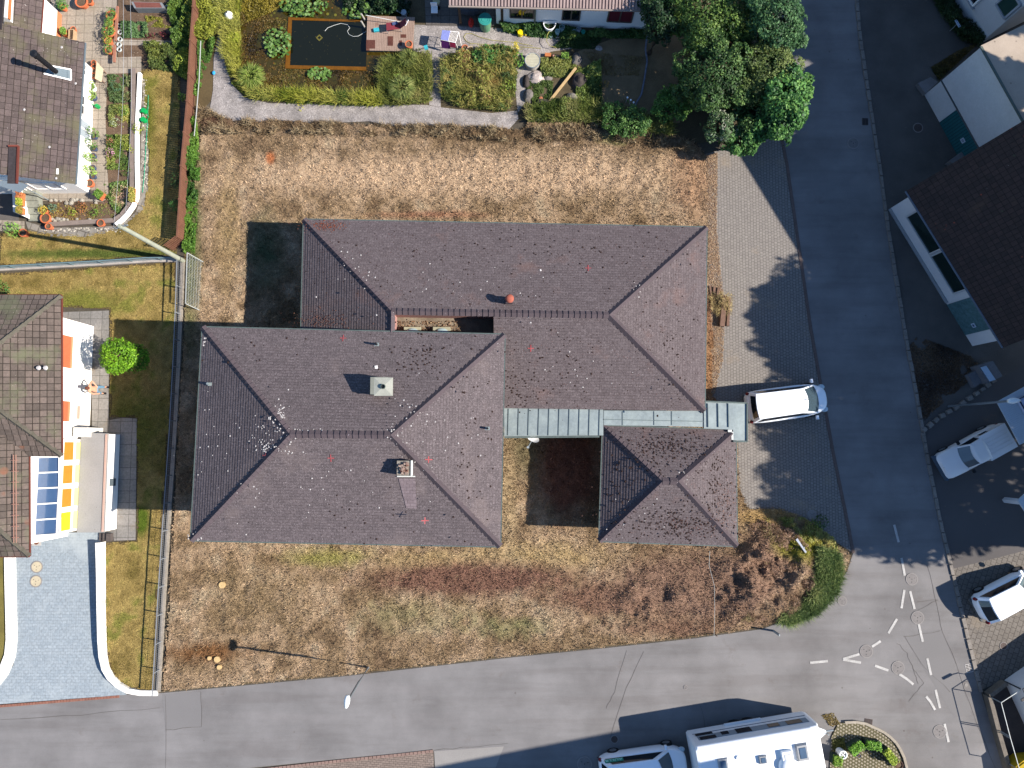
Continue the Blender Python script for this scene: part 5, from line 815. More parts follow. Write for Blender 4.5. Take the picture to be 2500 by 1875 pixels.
for a_ in [(338, 312, 17, .45, ['#5b6a14', '#8a9a24'], 'round yellow-green cushion shrub at the edge of the long narrow bed'), (270, 372, 11, .4, ['#a55a8a', '#c98ab0', '#4f6a2a'], 'pink flowering shrub in the long narrow bed'), (281, 297, 13, .3, ['#6f7c5a', '#b9bfa4'], 'white-flowering plant in the long narrow bed'), (308, 415, 16, .3, ['#2e4a18', '#4c6a24'], 'dark green mound plant below the pink shrub'), (128, 508, 12, .45, ['#3a5848', '#5c7a66'], 'blue-green spurge plant in the rock bed'), (175, 516, 11, .25, ['#7c8a2c', '#9aa63c'], 'lime green tuft in the middle of the rock bed'), (228, 518, 11, .3, ['#4a6a24', '#6a8a34'], 'green round tuft in the right part of the rock bed'), (198, 505, 14, .3, ['#7a4230', '#9a6a3c'], 'reddish plant in the rock bed'), (30, 560, 20, .8, ['#5c8430', '#86b04e'], 'light green shrub in a terracotta pot at the lower patio edge'), (290, 468, 10, .35, ['#3e6a24', '#547c30'], 'small green shrub beside the long wooden planter'), (443, 235, 10, .5, ['#557a20', '#7c9c34'], 'light green shoot by the brown fence halfway down the lawn strip'), (434, 440, 20, .8, ['#1f3a1a', '#3a5c26'], 'dark leafy shrub at the lower fence end, upper one'), (428, 500, 15, .7, ['#2f5422', '#4c7a34'], 'lighter leafy shrub at the lower fence end, lower one'), (308, 45, 1, .1, ['#2f5422', '#4c7a34'], ''), (150, 10, 16, .6, ['#3c6422', '#62903a'], 'green potted plant at the top near the white wing wall'), (226, 322, 11, 1.1, ['#3a5c20', '#6a8c3a'], 'leafy plant against the cottage wall above the blue pots'), (223, 352, 12, 1.2, ['#31521e', '#5c8034'], 'darker leafy climber against the cottage wall, second from the top'), (221, 385, 11, 1.2, ['#4a7028', '#84a83c'], 'bright climber against the cottage wall, third from the top'), (220, 416, 11, 1.1, ['#4a7028', '#90b048'], 'lowest bright climber against the cottage wall'), (283, 210, 12, .7, ['#3a5a3a', '#5f8060'], 'bluish green herb clump at the top of the long narrow bed'), (310, 232, 12, .6, ['#5a5a34', '#8a8458'], 'straw-coloured shrub at the top right of the long narrow bed'), (300, 270, 13, .6, ['#48682a', '#7a983c'], 'fresh green plant in the upper middle of the long narrow bed'), (268, 345, 11, .5, ['#4a5a24', '#a05a50'], 'red-speckled flowering plant above the pink shrub'), (312, 365, 14, .6, ['#6a7a24', '#a0a438'], 'yellow-green shrub beside the pink flowering shrub'), (445, 330, 9, .6, ['#2f5422', '#4c7a34'], 'small climber sprig on the shaded side of the brown fence'), (452, 60, 18, .8, ['#4d6420', '#8a9838'], 'yellow-green bush against the top of the brown fence'), (440, 150, 16, .8, ['#4d6420', '#8a9838'], 'yellow-green bush where the slab path meets the brown fence'), (0, 708, 24, .6, ['#2a4a1a', '#4c7a30'], 'green shrub at the left edge above the white house')]:
    if a_[5]: bush(a_[0], a_[1], a_[2], a_[3], a_[4], a_[5], size=.08, dens=150)
for a_ in [(620, 195, 34, .7, ['#3e5220', '#6a7c34', '#8a9250'], 'grey-green fountain grass at the lower left of the pond'), (985, 225, 34, .8, ['#3c4c24', '#64703a', '#878a54'], 'large fountain grass right of the pond corner'), (1000, 150, 26, .6, ['#47562a', '#747a44'], 'fountain grass below the wooden deck'), (575, 100, 18, .5, ['#6a7a22', '#9aa038'], 'yellow-green grass tuft at the left pond edge')]: tussock(*a_)
bush(970, 190, 28, .5, ['#4f7424', '#86a83c', '#c0c878'], 'bright yellow-green flowering plant beside the pond corner', size=.1); bush(735, 258, 13, .2, ['#9aa02c', '#c0b83c'], 'small lime-yellow cushion plant spilling on the gravel path', size=.08)
bush(1265, 145, 17, 1.1, ['#3f6a24', '#6a9438'], 'upright green shrub at the path corner with yellow top', size=.1); bush(1260, 118, 8, 1.4, ['#b0a010', '#d0bc20'], 'bright yellow upright flower spike above the green shrub', size=.08)
bush(1240, 215, 22, .7, ['#55742a', '#86983c'], 'light green shrub at the right side of the overgrown bed', size=.1); bush(1520, 250, 16, .6, ['#20501c', '#3c7a30'], 'vivid green leafy plant in the shaded small lawn', size=.12); bush(1475, 205, 12, .5, ['#8a6a24', '#a07c34'], 'yellow-brown small shrub on the shaded small lawn', size=.08)
for i, (px, py) in enumerate(((1532, 238), (1540, 244), (1547, 250))): 
    p = G(px, py, .7); MBq = MB(); MBq.dome((p.x, p.y, .7), (.06, .06, .04), 8, 3); MBq.tube([(p.x, p.y, 0), (p.x, p.y, .7)], .008, 4); props(MBq.build('white_flower', lime), 'white flower heads in a row beside the vivid green plant', 'flower', 'white flower heads')
# tall grass stalks through the wild beds
for px, n, L_, pal, lb in [([(1076, 150), (1150, 130), (1262, 126), (1264, 170), (1256, 250), (1235, 275), (1120, 262), (1078, 240)], 5000, .5, ['#3c4c22', '#7a7a3c', '#a39a5c', '#8a6a3c'], 'tall stalks standing in the overgrown bed between the gravel paths'), ([(930, 150), (1056, 140), (1056, 250), (980, 262), (925, 255)], 5000, .5, ['#3c4c22', '#6f7438', '#96905a'], 'tall stalks in the planting left of the narrow gravel path'), ([(1280, 265), (1420, 250), (1640, 300), (1640, 335), (1430, 300), (1290, 300)], 7000, .5, ['#35481f', '#6a7438', '#a39a6c'], 'long grass stalks among the weeds above the dry plot'), ([(545, 0), (590, 0), (590, 180), (620, 225), (930, 235), (935, 262), (620, 245), (550, 140)], 8000, .55, ['#4c5c1c', '#8a8c34', '#a8a454', '#3c5420'], 'reed stalks round the pond margin')]:
    x, y = samp([tuple(p[:2]) for p in PG(px)], n); props(bladez(x, y, .15+.25*fbm(x, y, 1.3, 3, 5), L_, .03, .8, palette(n, pal, vn(x, y, 1.2, 77)), 'tall_grass'), lb, 'tall grass', kind='stuff')
# deck
dk = PG([(897, 38), (1013, 42), (1008, 125), (894, 123)], .28); t = thing('wooden_deck', 'weathered wooden deck with wet patches at the edge of the black basin', 'deck', dk[0]); dm = M('deck_boards', '#8a7567', .16, 1.3, 12, .85, bmp=.2, spots=(1.2, .2, '#5b3a2e'))
q = MB(); n = 28
for i in range(n): a0, a1, b1, b0 = dk[0].lerp(dk[1], (i+.04)/n), dk[0].lerp(dk[1], (i+.94)/n), dk[3].lerp(dk[2], (i+.94)/n), dk[3].lerp(dk[2], (i+.04)/n); q.prism([a0, a1, b1, b0], .24, .28+random.uniform(0, .006))
q.build('deck_boards', dm, t); q = MB(); q.prism([(dk[3].x+.05, dk[3].y+.05), (dk[2].x-.05, dk[2].y+.05), (dk[1].x-.05, dk[1].y-.05), (dk[0].x+.05, dk[0].y-.05)], 0, .235); q.build('deck_base', M('deck_base', '#4b5752', .1), t)
q = MB()
for px, py, s_, h_ in ((905, 108, .5, .5), (953, 100, .3, .55), (978, 105, .16, .3), (985, 88, .3, .2)): p = G(px, py, .29); q.box((p.x, p.y, .29), (s_, h_, .004))
props(q.build('wet_stain', M('wet_wood', '#54342a', .25, 5, 20, .4), t), kind='stuff')
for i, (px, py, l_) in enumerate(((886, 43, 'upper'), (886, 61, 'lower'))): a, b = G(px-4, py-9, .7), G(px+6, py+8, .0); props(MB().tube([b, a], .05, 10).build('mooring_post', M('pale_post', '#97938a', .2, 5)), f'{l_} of two pale wooden posts in the water beside the deck', 'post')
props(MB().tube([G(893, 37, .9), G(975, 53, .6)], .018, 6).build('steel_pole', M('pale_metal', '#b7bab5')), 'thin pale pole lying above the upper end of the deck', 'pole')
# sun lounger
lp = G(960, 68, .28); t = thing('sun_lounger', 'dark red folding sun lounger with raised back on the deck', 'sun lounger', lp); fab = M('dark_red_fabric', '#6b2730', .12, 4, 20, .85)
q = MB(); a0, a1, a2, a3 = G(943, 56, .6), G(976, 54, .62), G(977, 70, .62), G(944, 75, .6); q.prism([a0, a1, a2, a3], .6, .63, True); q.build('seat', fab, t); c0, c1 = G(990, 44, 1.15), G(992, 58, 1.15); q = MB(); q.face([a1, c0, c1, a2]); q.face([a2-Vector((0, 0, .02)), c1-Vector((0, 0, .02)), c0-Vector((0, 0, .02)), a1-Vector((0, 0, .02))]); q.build('backrest', fab, t)
for u in (a0, a3, a1, a2): MB().tube([u, (u.x+.03, u.y, .28)], .014, 6).build('leg', steel, t)
q = MB(); q.box(lp+Vector((.15, .05, .38)), (.3, .16, .05), .3); props(q.build('folded_cloth', M('blue_cloth', '#3e4a6a', .2, 6)), 'small blue patterned cloth lying on the red sun lounger', 'cloth')
q = MB(); p = G(994, 58, .3); q.tube([G(990, 62, .35), G(997, 49, .6)], .03, 6); props(q.build('white_bottle', lime), 'slim white stick standing behind the lounger backrest', 'stick')
q = MB(); p = G(919, 73, .35); q.box((p.x, p.y, .34), (.3, .2, .12), .2); props(q.build('toy_bag', M('turquoise', '#2f9aa5', .3, 8)), 'small turquoise and white bag on the deck', 'bag')
def pot(px, py, r, h, label, z0=0.0, mat=None, plant=None, group=None, name='flower_pot', ph=.35, pr=1.3):
    p = G(px, py, z0+h); t = thing(name, label, 'flower pot', (p.x, p.y, z0), group); m = mat or terra; q = MB(); q.cyl(p.x, p.y, z0, z0+h*.82, r*.72, r*.94, 18, cap=True); q.build('body', m, t, smooth=False); MB().ring(p.x, p.y, z0+h*.8, z0+h, r*1.04, r*.84, 18).build('rim', m, t); MB().cyl(p.x, p.y, z0+h*.8, z0+h*.86, r*.84, n=18).build('earth', soil, t)
    if plant: b_ = [(p.x, p.y, z0+h+ph*.4, r*pr, r*pr, ph*.6)]; crown(b_, 260, .07, plant, 'plant', t)
    return t
green = ['#3a5c20', '#5f8434', '#86a048']; pale = M('pale_pot', '#b5a08c', .1, 3); dblue = M('blue_pot', '#39445c', .1, 3)
for a_ in [((998, 107), .2, .36, 'orange-red bucket-like pot on the deck with a long shadow', .28), ((1131, 132), .2, .32, 'terracotta pot lowest of three by the overgrown bed'), ((1148, 121), .2, .32, 'pale-rimmed pot right of three by the overgrown bed', 0, pale), ((1135, 116), .17, .28, 'dark terracotta pot at the back of three by the overgrown bed')]: pot(a_[0][0], a_[0][1], *a_[1:])
L = [(198, 3, .34, .4, 'large terracotta bowl at the very top of the slab terrace', None), (217, 2, .2, .3, 'small terracotta pot right of the large bowl at the top', None), (153, 17, .17, .3, 'small pot beneath the green plant by the white wing wall', green), (271, 37, .28, .42, 'big terracotta pot with green plant at the terrace edge, upper', green), (268, 56, .2, .3, 'terracotta pot beside tall thin plant at the terrace edge', green), (267, 76, .3, .42, 'largest terracotta pot at the terrace edge, with trailing plant', green), (178, 71, .16, .22, 'small terracotta pot alone near the wooden trough', None), (264, 99, .22, .3, 'pot of yellow-green foliage at the terrace edge', ['#6f7a24', '#9aa03a']), (266, 122, .22, .32, 'orange pot with bright shoots where the edging post starts', green), (228, 152, .14, .3, 'topmost of four stacked terracotta pots on the pale bench', None), (228, 162, .15, .3, 'second of four terracotta pots on the pale bench', None), (227, 172, .17, .3, 'third of four terracotta pots on the pale bench', None), (227, 184, .16, .3, 'lowest of four terracotta pots on the pale bench', None), (113, 458, .18, .25, 'terracotta pot with yellow plant, upper one beside the steps', ['#8a8a24', '#a6a040']), (107, 513, .2, .28, 'terracotta pot with yellow plant, middle one beside the steps', ['#8a8a24', '#a6a040']), (110, 532, .28, .32, 'large double-rimmed terracotta pot on the stair end', None), (117, 552, .17, .36, 'terracotta pot standing at the foot of the steps', None), (245, 544, .2, .28, 'terracotta pot with two small pots at the lower bed corner', None), (218, 447, .22, .3, 'round wicker-like pot at the cottage corner', None), (203, 452, .14, .3, 'small orange pot at the cottage corner next to the wicker one', None), (55, 568, .22, .4, 'terracotta pot holding the light green shrub', None)]
for px, py, r, h, lb, pl in L: pot(px, py, r, h, lb, 0, None, pl)
for i, (px, py) in enumerate(((229, 333), (229, 362), (227, 379), (226, 408), (227, 430))): pot(px, py, .14, .26, ('topmost', 'second', 'third', 'fourth', 'lowest')[i]+' of the small blue pots in a line along the cottage wall', 0, dblue, None, 'blue pots along the cottage wall', ph=.3)
for px, py, lb in ((222, 212, 'white pot with leafy plant at the cottage wall, upper one'), (224, 235, 'blue tub with leafy plant at the cottage wall, lower one')): pot(px, py, .24, .3, lb, 0, lime if py < 220 else dblue, green)
def trough(px, py, l_, w_, h, rot, label, mat, pal=None, z0=0):
    p = G(px, py, z0+h); t = thing('planter_box', label, 'planter', (p.x, p.y, z0)); q = MB(); R = Matrix.Rotation(rot, 3, 'Z')
    for s in (-1, 1): q.box(Vector((p.x, p.y, z0+h/2))+R@Vector((0, s*(w_/2-.02), 0)), (l_, .04, h), rot); q.box(Vector((p.x, p.y, z0+h/2))+R@Vector((s*(l_/2-.02), 0, 0)), (.04, w_-.08, h), rot)
    q.build('box', mat, t); MB().box((p.x, p.y, z0+h*.4), (l_-.08, w_-.08, h*.7), rot).build('earth', soil, t)
    if pal: V = []; x = rng.uniform(-l_/2, l_/2, 700); y = rng.uniform(-w_/2, w_/2, 700); c_, s_ = math.cos(rot), math.sin(rot); N = rng.normal(0, .4, (700, 3))+np.array([0, 0, .9]); N /= np.linalg.norm(N, axis=1)[:, None]; leaves(np.stack([p.x+x*c_-y*s_, p.y+x*s_+y*c_, z0+h+rng.uniform(-.05, .28, 700)], 1), N, .09, palette(700, pal), 'plant', t)
    return t
ow = M('orange_wood', '#a9683f')
trough(325, 477, .75, .25, .3, math.pi/2, 'long wooden planter beside the white curved wall', ow, ['#7d8a3c', '#b09a50']); trough(243, 475, .42, .38, .3, .9, 'square tilted terracotta planter on the terrace corner', terra, green); trough(157, 78, .3, .22, .3, math.pi/2, 'wooden trough with red flowers beside the white wing wall', ow, green); trough(173, 84, .62, .3, .35, math.pi/2, 'empty wooden box beside the flower trough', M('pale_wood_box', '#9a8062', .15, 4))
for i, (py, pl) in enumerate(((478, ['#a9683f', '#b57a50']), (494, ['#8a9a30', '#a6a63c']), (514, ['#7d8c34', '#a07840']))): trough(50, py, .34, .22, .25, math.pi/2, ('upper', 'middle', 'lower')[i]+' of three orange flower boxes on the white stair wall', ow, pl, .8)
for i, (px, py, m_) in enumerate(((1338, 133, ow), (1357, 138, M('pinkish_block', '#a87c72', .2, 6)))): p = G(px, py, .2); MB().box((p.x, p.y, .1), (.34, .2, .2), -.05) and props(MB().box((p.x, p.y, .1), (.34, .2, .2), -.05).build('hollow_brick', m_), ('orange' if i == 0 else 'pinkish')+' hollow brick lying at the gravel edge of the rockery', 'brick')
trough(1379, 138, .38, .22, .22, 0, 'small grey seed tray with green shoots beside the pinkish brick', M('grey_tray', '#7a7a70', .1), green)
t = thing('garden_bench', 'pale wooden bench holding four terracotta pots', 'bench', G(240, 175)); q = MB(); A = PG([(236, 150), (252, 168), (247, 200), (232, 192)], .45); q.prism(A, .42, .46, True); q.build('bench_top', M('pale_bench', '#b5a88c', .1, 4), t); [MB().box((p.x+(A[0].x+A[2].x-2*p.x)*.12, p.y+(A[0].y+A[2].y-2*p.y)*.12, .21), (.05, .05, .42)).build('leg', wood, t) for p in A]
# edging posts, garden fence rail
q = MB(); q.beam(G(287, 16, .3), G(282, 100, .3), .12, .1); q.beam(G(280, 110, .3), G(279, 152, .3), .12, .1); props(q.build('timber_rail', M('terracotta_rail', '#8a5e4c', .15, 3)), 'reddish timber rail dividing the slab terrace from the upper bed', 'rail')
for i, (px, py) in enumerate(((292, 62), (292, 78), (292, 95), (290, 108), (290, 120))): p = G(px, py, .1); props(MB().ring(p.x, p.y, 0, .1, .13, .1, 14).build('plant_ring', M('glass_rim', '#a9b0ae', .05, rough=.2)), 'clear plastic plant ring in the line along the timber rail', 'plant ring', 'clear plant rings along the rail')
for i, (px, py) in enumerate(((432, 55), (430, 66), (428, 80), (427, 92), (407, 18), (417, 12), (420, 24))): p = G(px, py, .1); props(MB().ring(p.x, p.y, 0, .1, .13, .1, 14).build('plant_ring', MATS['glass_rim']), 'clear plastic plant ring near the fence end of the upper bed', 'plant ring', 'clear plant rings by the fence')
q = MB(); A = PG([(320, 4), (395, 6), (402, 20), (328, 20)], .5); q.prism(A, 0, .5); t = thing('cold_frame', 'grey cold frame at the top of the vegetable bed', 'cold frame', A[0]); q.build('frame', M('grey_tin', '#6f7274', .1), t); q = MB(); B = [p.lerp((A[0]+A[2])/2, .15) for p in A]; q.face([p+Vector((0, 0, .01)) for p in B][::-1]); q.build('earth', M('reddish_earth', '#6a3f36', .2, 5), t)
for i, (px, py) in enumerate(((362, 86), (373, 86), (392, 85), (404, 85))): bush(px, py, 7 if i < 3 else 10, .3, ['#3a1018', '#6a2030'], 'dark red beet plants in a row in the upper bed', size=.08, dens=200, group='dark red beet plants')
def can(px, py, label, col, s=1.0, rot=0):
    p = G(px, py, .2); t = thing('watering_can', label, 'watering can', (p.x, p.y, 0)); R = Matrix.Rotation(rot, 3, 'Z'); P0 = Vector((p.x, p.y, 0)); MB().cyl(p.x, p.y, 0, .24*s, .13*s, .12*s, 16).build('body', col, t)
    MB().tube([P0+R@Vector((.1*s, 0, .08*s)), P0+R@Vector((.32*s, 0, .3*s))], .02, 6, .03).build('spout', col, t); MB().tube([P0+R@Vector((-.12*s, 0, .06*s)), P0+R@Vector((-.22*s, 0, .2*s)), P0+R@Vector((0, 0, .34*s))], .015, 6).build('handle', col, t)
gp = M('green_plastic', '#0f8a46', .05, rough=.4); can(351, 270, 'upper of two green watering cans beside the hose', gp, 1.15, .6); can(350, 292, 'lower of two green watering cans beside the hose', gp, 1.15, .3); can(236, 258, 'green watering can on the cottage terrace', gp, .9, 2.8); can(1270, 80, 'yellow watering can by the plants at the bungalow', M('yellow_plastic', '#c9b414', .05, rough=.4), 1.2, -.6)
props(MB().tube(PG([(362, 232), (361, 280), (358, 330), (355, 380), (352, 430), (348, 470)], .05), .016, 6).build('garden_hose', M('green_hose', '#1f8a66', .05)), 'thin green hose running along the outside of the white curved wall', 'hose')
props(MB().tube(PG([(1320, 118), (1240, 112), (1150, 106), (1138, 100), (1132, 90), (1138, 82), (1152, 82), (1170, 90), (1200, 98), (1260, 104), (1300, 112)], .04), .014, 6).build('garden_hose', M('yellow_hose', '#8f8a4a', .05)), 'yellowish hose looping over the gravel in front of the terrace', 'hose')
props(MB().tube(PG([(1345, 70), (1336, 85), (1334, 100), (1342, 112), (1358, 116)], .3), .016, 6).build('garden_hose', M('yellow_hose', '#8f8a4a')), 'short yellowish hose hanging from the white tub', 'hose')
p = G(1184, 46, .95); t = thing('rain_barrel', 'teal green rain barrel with round lid beside the bungalow wall', 'rain barrel', (p.x, p.y, 0)); q = MB(); q.cyl(p.x, p.y, 0, .45, .28, .33, 22); q.cyl(p.x, p.y, .45, .9, .33, .3, 22, False); q.build('barrel', M('light_green_barrel', '#4f7a5c', .1, rough=.4), t); q = MB(); q.cyl(p.x, p.y, .9, .95, .36, n=24); q.ring(p.x, p.y, .95, .965, .2, .18); q.ring(p.x, p.y, .95, .965, .3, .28); q.build('lid', M('teal_lid', '#2f7f78', .05, rough=.35), t)
p = G(1300, 146, .5); t = thing('well_cover', 'round wooden lid on a concrete well ring in the gravel', 'well cover', (p.x, p.y, 0)); MB().cyl(p.x, p.y, 0, .4, .42, n=30).build('ring', conc, t); q = MB()
for i in range(9): yy = -.36+.09*i; l_ = math.sqrt(max(.01, .4**2-yy*yy)); q.box((p.x, p.y+yy, .43), (2*l_, .082, .05))
q.build('lid', M('pale_boards', '#a09c88', .12, 3, 14), t); MB().ring(p.x, p.y, .4, .47, .43, .4, 30).build('hoop', steel, t)
# drying rack with laundry
p = G(1105, 92, .9); t = thing('drying_rack', 'white folding drying rack hung with purple and blue laundry on the gravel', 'drying rack', (p.x, p.y, 0)); A = PG([(1080, 74), (1120, 78), (1112, 104), (1076, 97)], .95); q = MB(); [q.tube([A[i], A[(i+1) % 4]], .014, 6) for i in range(4)]; [q.tube([A[0].lerp(A[1], i/12), A[3].lerp(A[2], i/12)], .006, 4) for i in range(1, 12)]; q.build('frame', white, t)
for a, b in ((A[0], G(1075, 112)), (A[3], G(1075, 110)), (A[1], G(1128, 120)), (A[2], G(1118, 118))): MB().tube([a, b], .014, 6).build('leg', white, t)
q = MB(); B = [A[0].lerp(A[1], 0), A[0].lerp(A[1], .5), A[3].lerp(A[2], .5), A[3]]; q.prism([(v.x, v.y) for v in B], .955, .985, True); props(q.build('laundry', M('lilac_cloth', '#7078ab', .15, 8, 30)), 'lilac blue towel laid flat on the drying rack', 'towel')
q = MB(); a, b = A[3], A[3].lerp(A[2], .55); q.face([a, b, b-Vector((-.05, .15, .55)), a-Vector((0, .15, .6))]); q.face([a+Vector((0, .02, 0)), a-Vector((0, .13, .6)), b-Vector((-.05, .13, .55)), b+Vector((0, .02, 0))]); props(q.build('laundry', M('purple_cloth', '#5b2462', .15, 8)), 'purple cloth hanging from the lower side of the drying rack', 'cloth')
q = MB(); a, b = A[3].lerp(A[2], .6), A[2]; q.face([a, b, b-Vector((0, .12, .35)), a-Vector((0, .12, .4))]); q.face([a+Vector((0, .02, 0)), a-Vector((0, .1, .4)), b-Vector((0, .1, .35)), b+Vector((0, .02, 0))]); props(q.build('laundry', M('crimson_cloth', '#8f2440', .1, 8)), 'crimson cloth hanging at the right end of the drying rack', 'cloth')
# tub and things at the bungalow wall
p = G(1342, 60, .5); t = thing('white_tub', 'white old wash tub leaning at the bungalow wall', 'tub', (p.x, p.y, 0)); q = MB(); n = 18
for i in range(n):
    a0, a1 = math.pi*i/n+math.pi, math.pi*(i+1)/n+math.pi; f = lambda a_, r, z: (p.x+.36*r*math.cos(a_), p.y+.12+.42*r*math.sin(a_), z); q.face([f(a0, .8, .0), f(a1, .8, 0), f(a1, 1, .5), f(a0, 1, .5)]); q.face([f(a0, .9, .5), f(a1, .9, .5), f(a1, .7, .1), f(a0, .7, .1)]); q.face([f(a0, 1, .5), f(a1, 1, .5), f(a1, .9, .5), f(a0, .9, .5)])
q.box((p.x, p.y+.14, .3), (.74, .03, .6)); q.build('tub', lime, t); MB().dome((p.x, p.y, .2), (.24, .26, .1), 12, 3, False).build('earth', M('reddish_earth', '#6a3f36'), t)
for i, (px, py, r, h, m_, lb, nm, ct_) in enumerate([(1361, 76, .13, .3, M('turquoise_bag', '#8fb5b5', .3, 12), 'crumpled turquoise and white bag in front of the tub', 'plastic_bag', 'bag'), (1372, 66, .15, .4, M('pale_bag', '#7f9a9c', .3, 12), 'pale crumpled bag behind the turquoise one', 'plastic_bag', 'bag'), (1345, 88, .08, .1, M('pale_bag', '#7f9a9c'), 'small white rosette-like pot on the ground below the tub', 'small_pot', 'pot'), (1402, 76, .11, .35, M('pale_bag', '#7f9a9c'), 'leftmost of three small containers under the bungalow window', 'container', 'container'), (1413, 70, .13, .4, M('grey_bucket', '#8a9296', .1), 'middle of three small containers under the bungalow window', 'bucket', 'bucket'), (1424, 77, .11, .24, M('teal_bucket', '#2f8f7c', .1), 'teal small bucket, rightmost of three under the bungalow window', 'bucket', 'bucket')]):
    p = G(px, py, h); q = MB(); q.cyl(p.x, p.y, 0, h, r*.8, r, 14, False); q.cyl(p.x, p.y, h*.7, h*.72, r*.9, n=14); q.ring(p.x, p.y, h-.02, h+.01, r*1.06, r*.9, 14); props(q.build(nm, m_), lb, ct_)
q = MB(); p = G(1081, 52, .3); q.dome(G(1150, 55, .3), (.16, .3, .12), 12, 4); props(q.build('red_sledge', red), 'red plastic scoop lying on the shaded terrace', 'scoop')
q = MB(); a = G(1150, 20, .3); q.dome((a.x, a.y, .35), (.8, .45, .4), 14, 6); props(q.build('covered_table', M('grey_tarp', '#3a4048', .3, 4, 12)), 'grey tarpaulin-covered object under the bungalow roof edge', 'covered object')
p = G(1059, 16, .8); t = thing('garden_chair', 'small pale-seated garden chair in the shade of the terrace', 'chair', (p.x, p.y, 0)); MB().box((p.x, p.y, .45), (.36, .34, .05)).build('seat', lime, t); MB().box((p.x, p.y+.17, .7), (.36, .04, .4)).build('backrest', lime, t); [MB().tube([(p.x+i, p.y+j, .43), (p.x+i*1.1, p.y+j*1.1, 0)], .012, 5).build('leg', black, t) for i in (-.15, .15) for j in (-.14, .14)]
p = G(1065, 3, .7); props(MB().cyl(p.x, p.y, .65, .7, .2, n=20).cyl(p.x, p.y, 0, .65, .03, n=8).cyl(p.x, p.y, 0, .03, .16, n=14).build('side_table', M('cream_top', '#9a9674', .1)), 'small round cream-topped table at the top edge of the terrace', 'table')
p = G(985, 28, .4); t = thing('metal_watering_can', 'grey metal watering can beside the dark shrub above the deck', 'watering can', (p.x, p.y, 0)); MB().cyl(p.x, p.y, 0, .35, .16, n=16).build('body', steel, t); MB().tube([(p.x-.12, p.y, .1), (p.x-.4, p.y+.1, .4)], .02, 6, .05).build('spout', steel, t)
t = thing('garden_broom', 'broom with turquoise head lying beside the deck corner', 'broom', G(1000, 125)); a, b = G(1000, 128, .3), G(1040, 116, .9); MB().tube([a, b], .016, 6).build('handle', wood, t); MB().box(b, (.2, .22, .1), .3).build('head', M('turquoise', '#2f9aa5'), t)
p = G(988, 132, .3); props(MB().cyl(p.x, p.y, 0, .3, .09, .1, 16).dome((p.x, p.y, .3), (.1, .1, .04), 14, 3, False).build('white_lantern', lime), 'small round white container below the deck corner', 'container')
p = G(556, 33, .7); q = MB(); q.dome((p.x, p.y, .42), (.24, .24, .36), 18, 10); q.cyl(p.x-.04, p.y+.04, .76, .8, .05, n=10, mi=1); props(q.build('white_urn', [lime, black], smooth=False), 'white egg-shaped urn with dark opening standing on the gravel path', 'urn')
p = G(521, 177, .1); q = MB(); q.dome((p.x, p.y, .06), (.1, .12, .07), 8, 4); props(q.build('blue_bag', M('bright_blue', '#2f8fc0', .2, 9)), 'small bright blue bag on the gravel path edge', 'bag')
p = G(1320, 240, .15); q = MB(); q.dome((p.x, p.y, .1), (.13, .13, .1), 12, 5, True); props(q.build('clay_ball', M('clay', '#9a5c44', .1, 5)), 'clay-coloured round pot lid at the foot of the timber beam', 'clay lid')
a, b = G(1406, 166, .25), G(1339, 251, .12); q = MB(); q.beam(a, b, .13, .1); props(q.build('timber_beam', M('pale_timber', '#a98f66', .15, 4, 20)), 'long pale timber beam lying diagonally over the rockery', 'timber beam')
def rock(px, py, r, h, label, mat, el=1.0, rot=0.0):
    p = G(px, py); q = MB(); n, m_ = 14, 6; R = lambda i, k: .78+.4*float(vn(np.array([px*.13+math.cos(6.28*(k % n)/n)*1.2]), np.array([py*.1+math.sin(6.28*(k % n)/n)*1.2+i*.4]), 1.3)[0])
    P_ = lambda i, k: Vector((p.x+r*R(i, k)*math.cos(math.pi/2*i/m_)*math.cos(6.283*k/n+rot), p.y+r*el*R(i, k)*math.cos(math.pi/2*i/m_)*math.sin(6.283*k/n+rot), h*R(i, 0)*math.sin(math.pi/2*i/m_)))
    for i in range(m_):
        for k in range(n): q.face([P_(i, k), P_(i, k+1), P_(i+1, k+1), P_(i+1, k)])
    return props(q.build('rock', mat), label, 'rock')
rk = M('grey_rock', '#6a6560', .35, 1.5, 9, .9, bmp=.6); rd = M('dark_rock', '#3e3835', .35, 1.5, 9, .9, bmp=.6); rl = M('pale_rock', '#a0958e', .3, 2, 10, .9, bmp=.5)
for a_ in [(1310, 190, .5, .25, 'pale pinkish rock below the round wooden lid', rl, .8), (1290, 235, .3, .3, 'grey rock at the lower left of the rockery', rk, 1.5), (1325, 255, .5, .3, 'dark grey rock at the bottom of the rockery', rd, .6), (1414, 200, .45, .4, 'dark speckled brown rock right of the timber beam', rd, 1.2), (1408, 145, .35, .3, 'grey bushy rock above the timber beam', rk, 1.1), (1395, 240, .35, .3, 'grey rock right of the beam foot', rk, .8), (1285, 200, .2, .25, 'narrow dark rock at the gravel edge of the rockery', rd, 2.2), (1337, 190, .3, .2, 'small grey rock in the middle of the rockery', rk, .8), (1462, 118, .22, .06, 'flat pale stone near the bungalow lawn', rl, .7), (1006, 140, .4, .2, 'pale speckled rock under the broom at the deck corner', rl, .6)]: rock(*a_)
props(MB().tube(PG([(1580, 85), (1576, 120), (1580, 150), (1574, 190), (1566, 230), (1550, 258), (1530, 272)], .15), .05, 6).build('rope_edging', M('blue_grey_net', '#6a6f7c', .3, 5)), 'rolled grey netting strung along the edge of the shaded small lawn', 'netting')
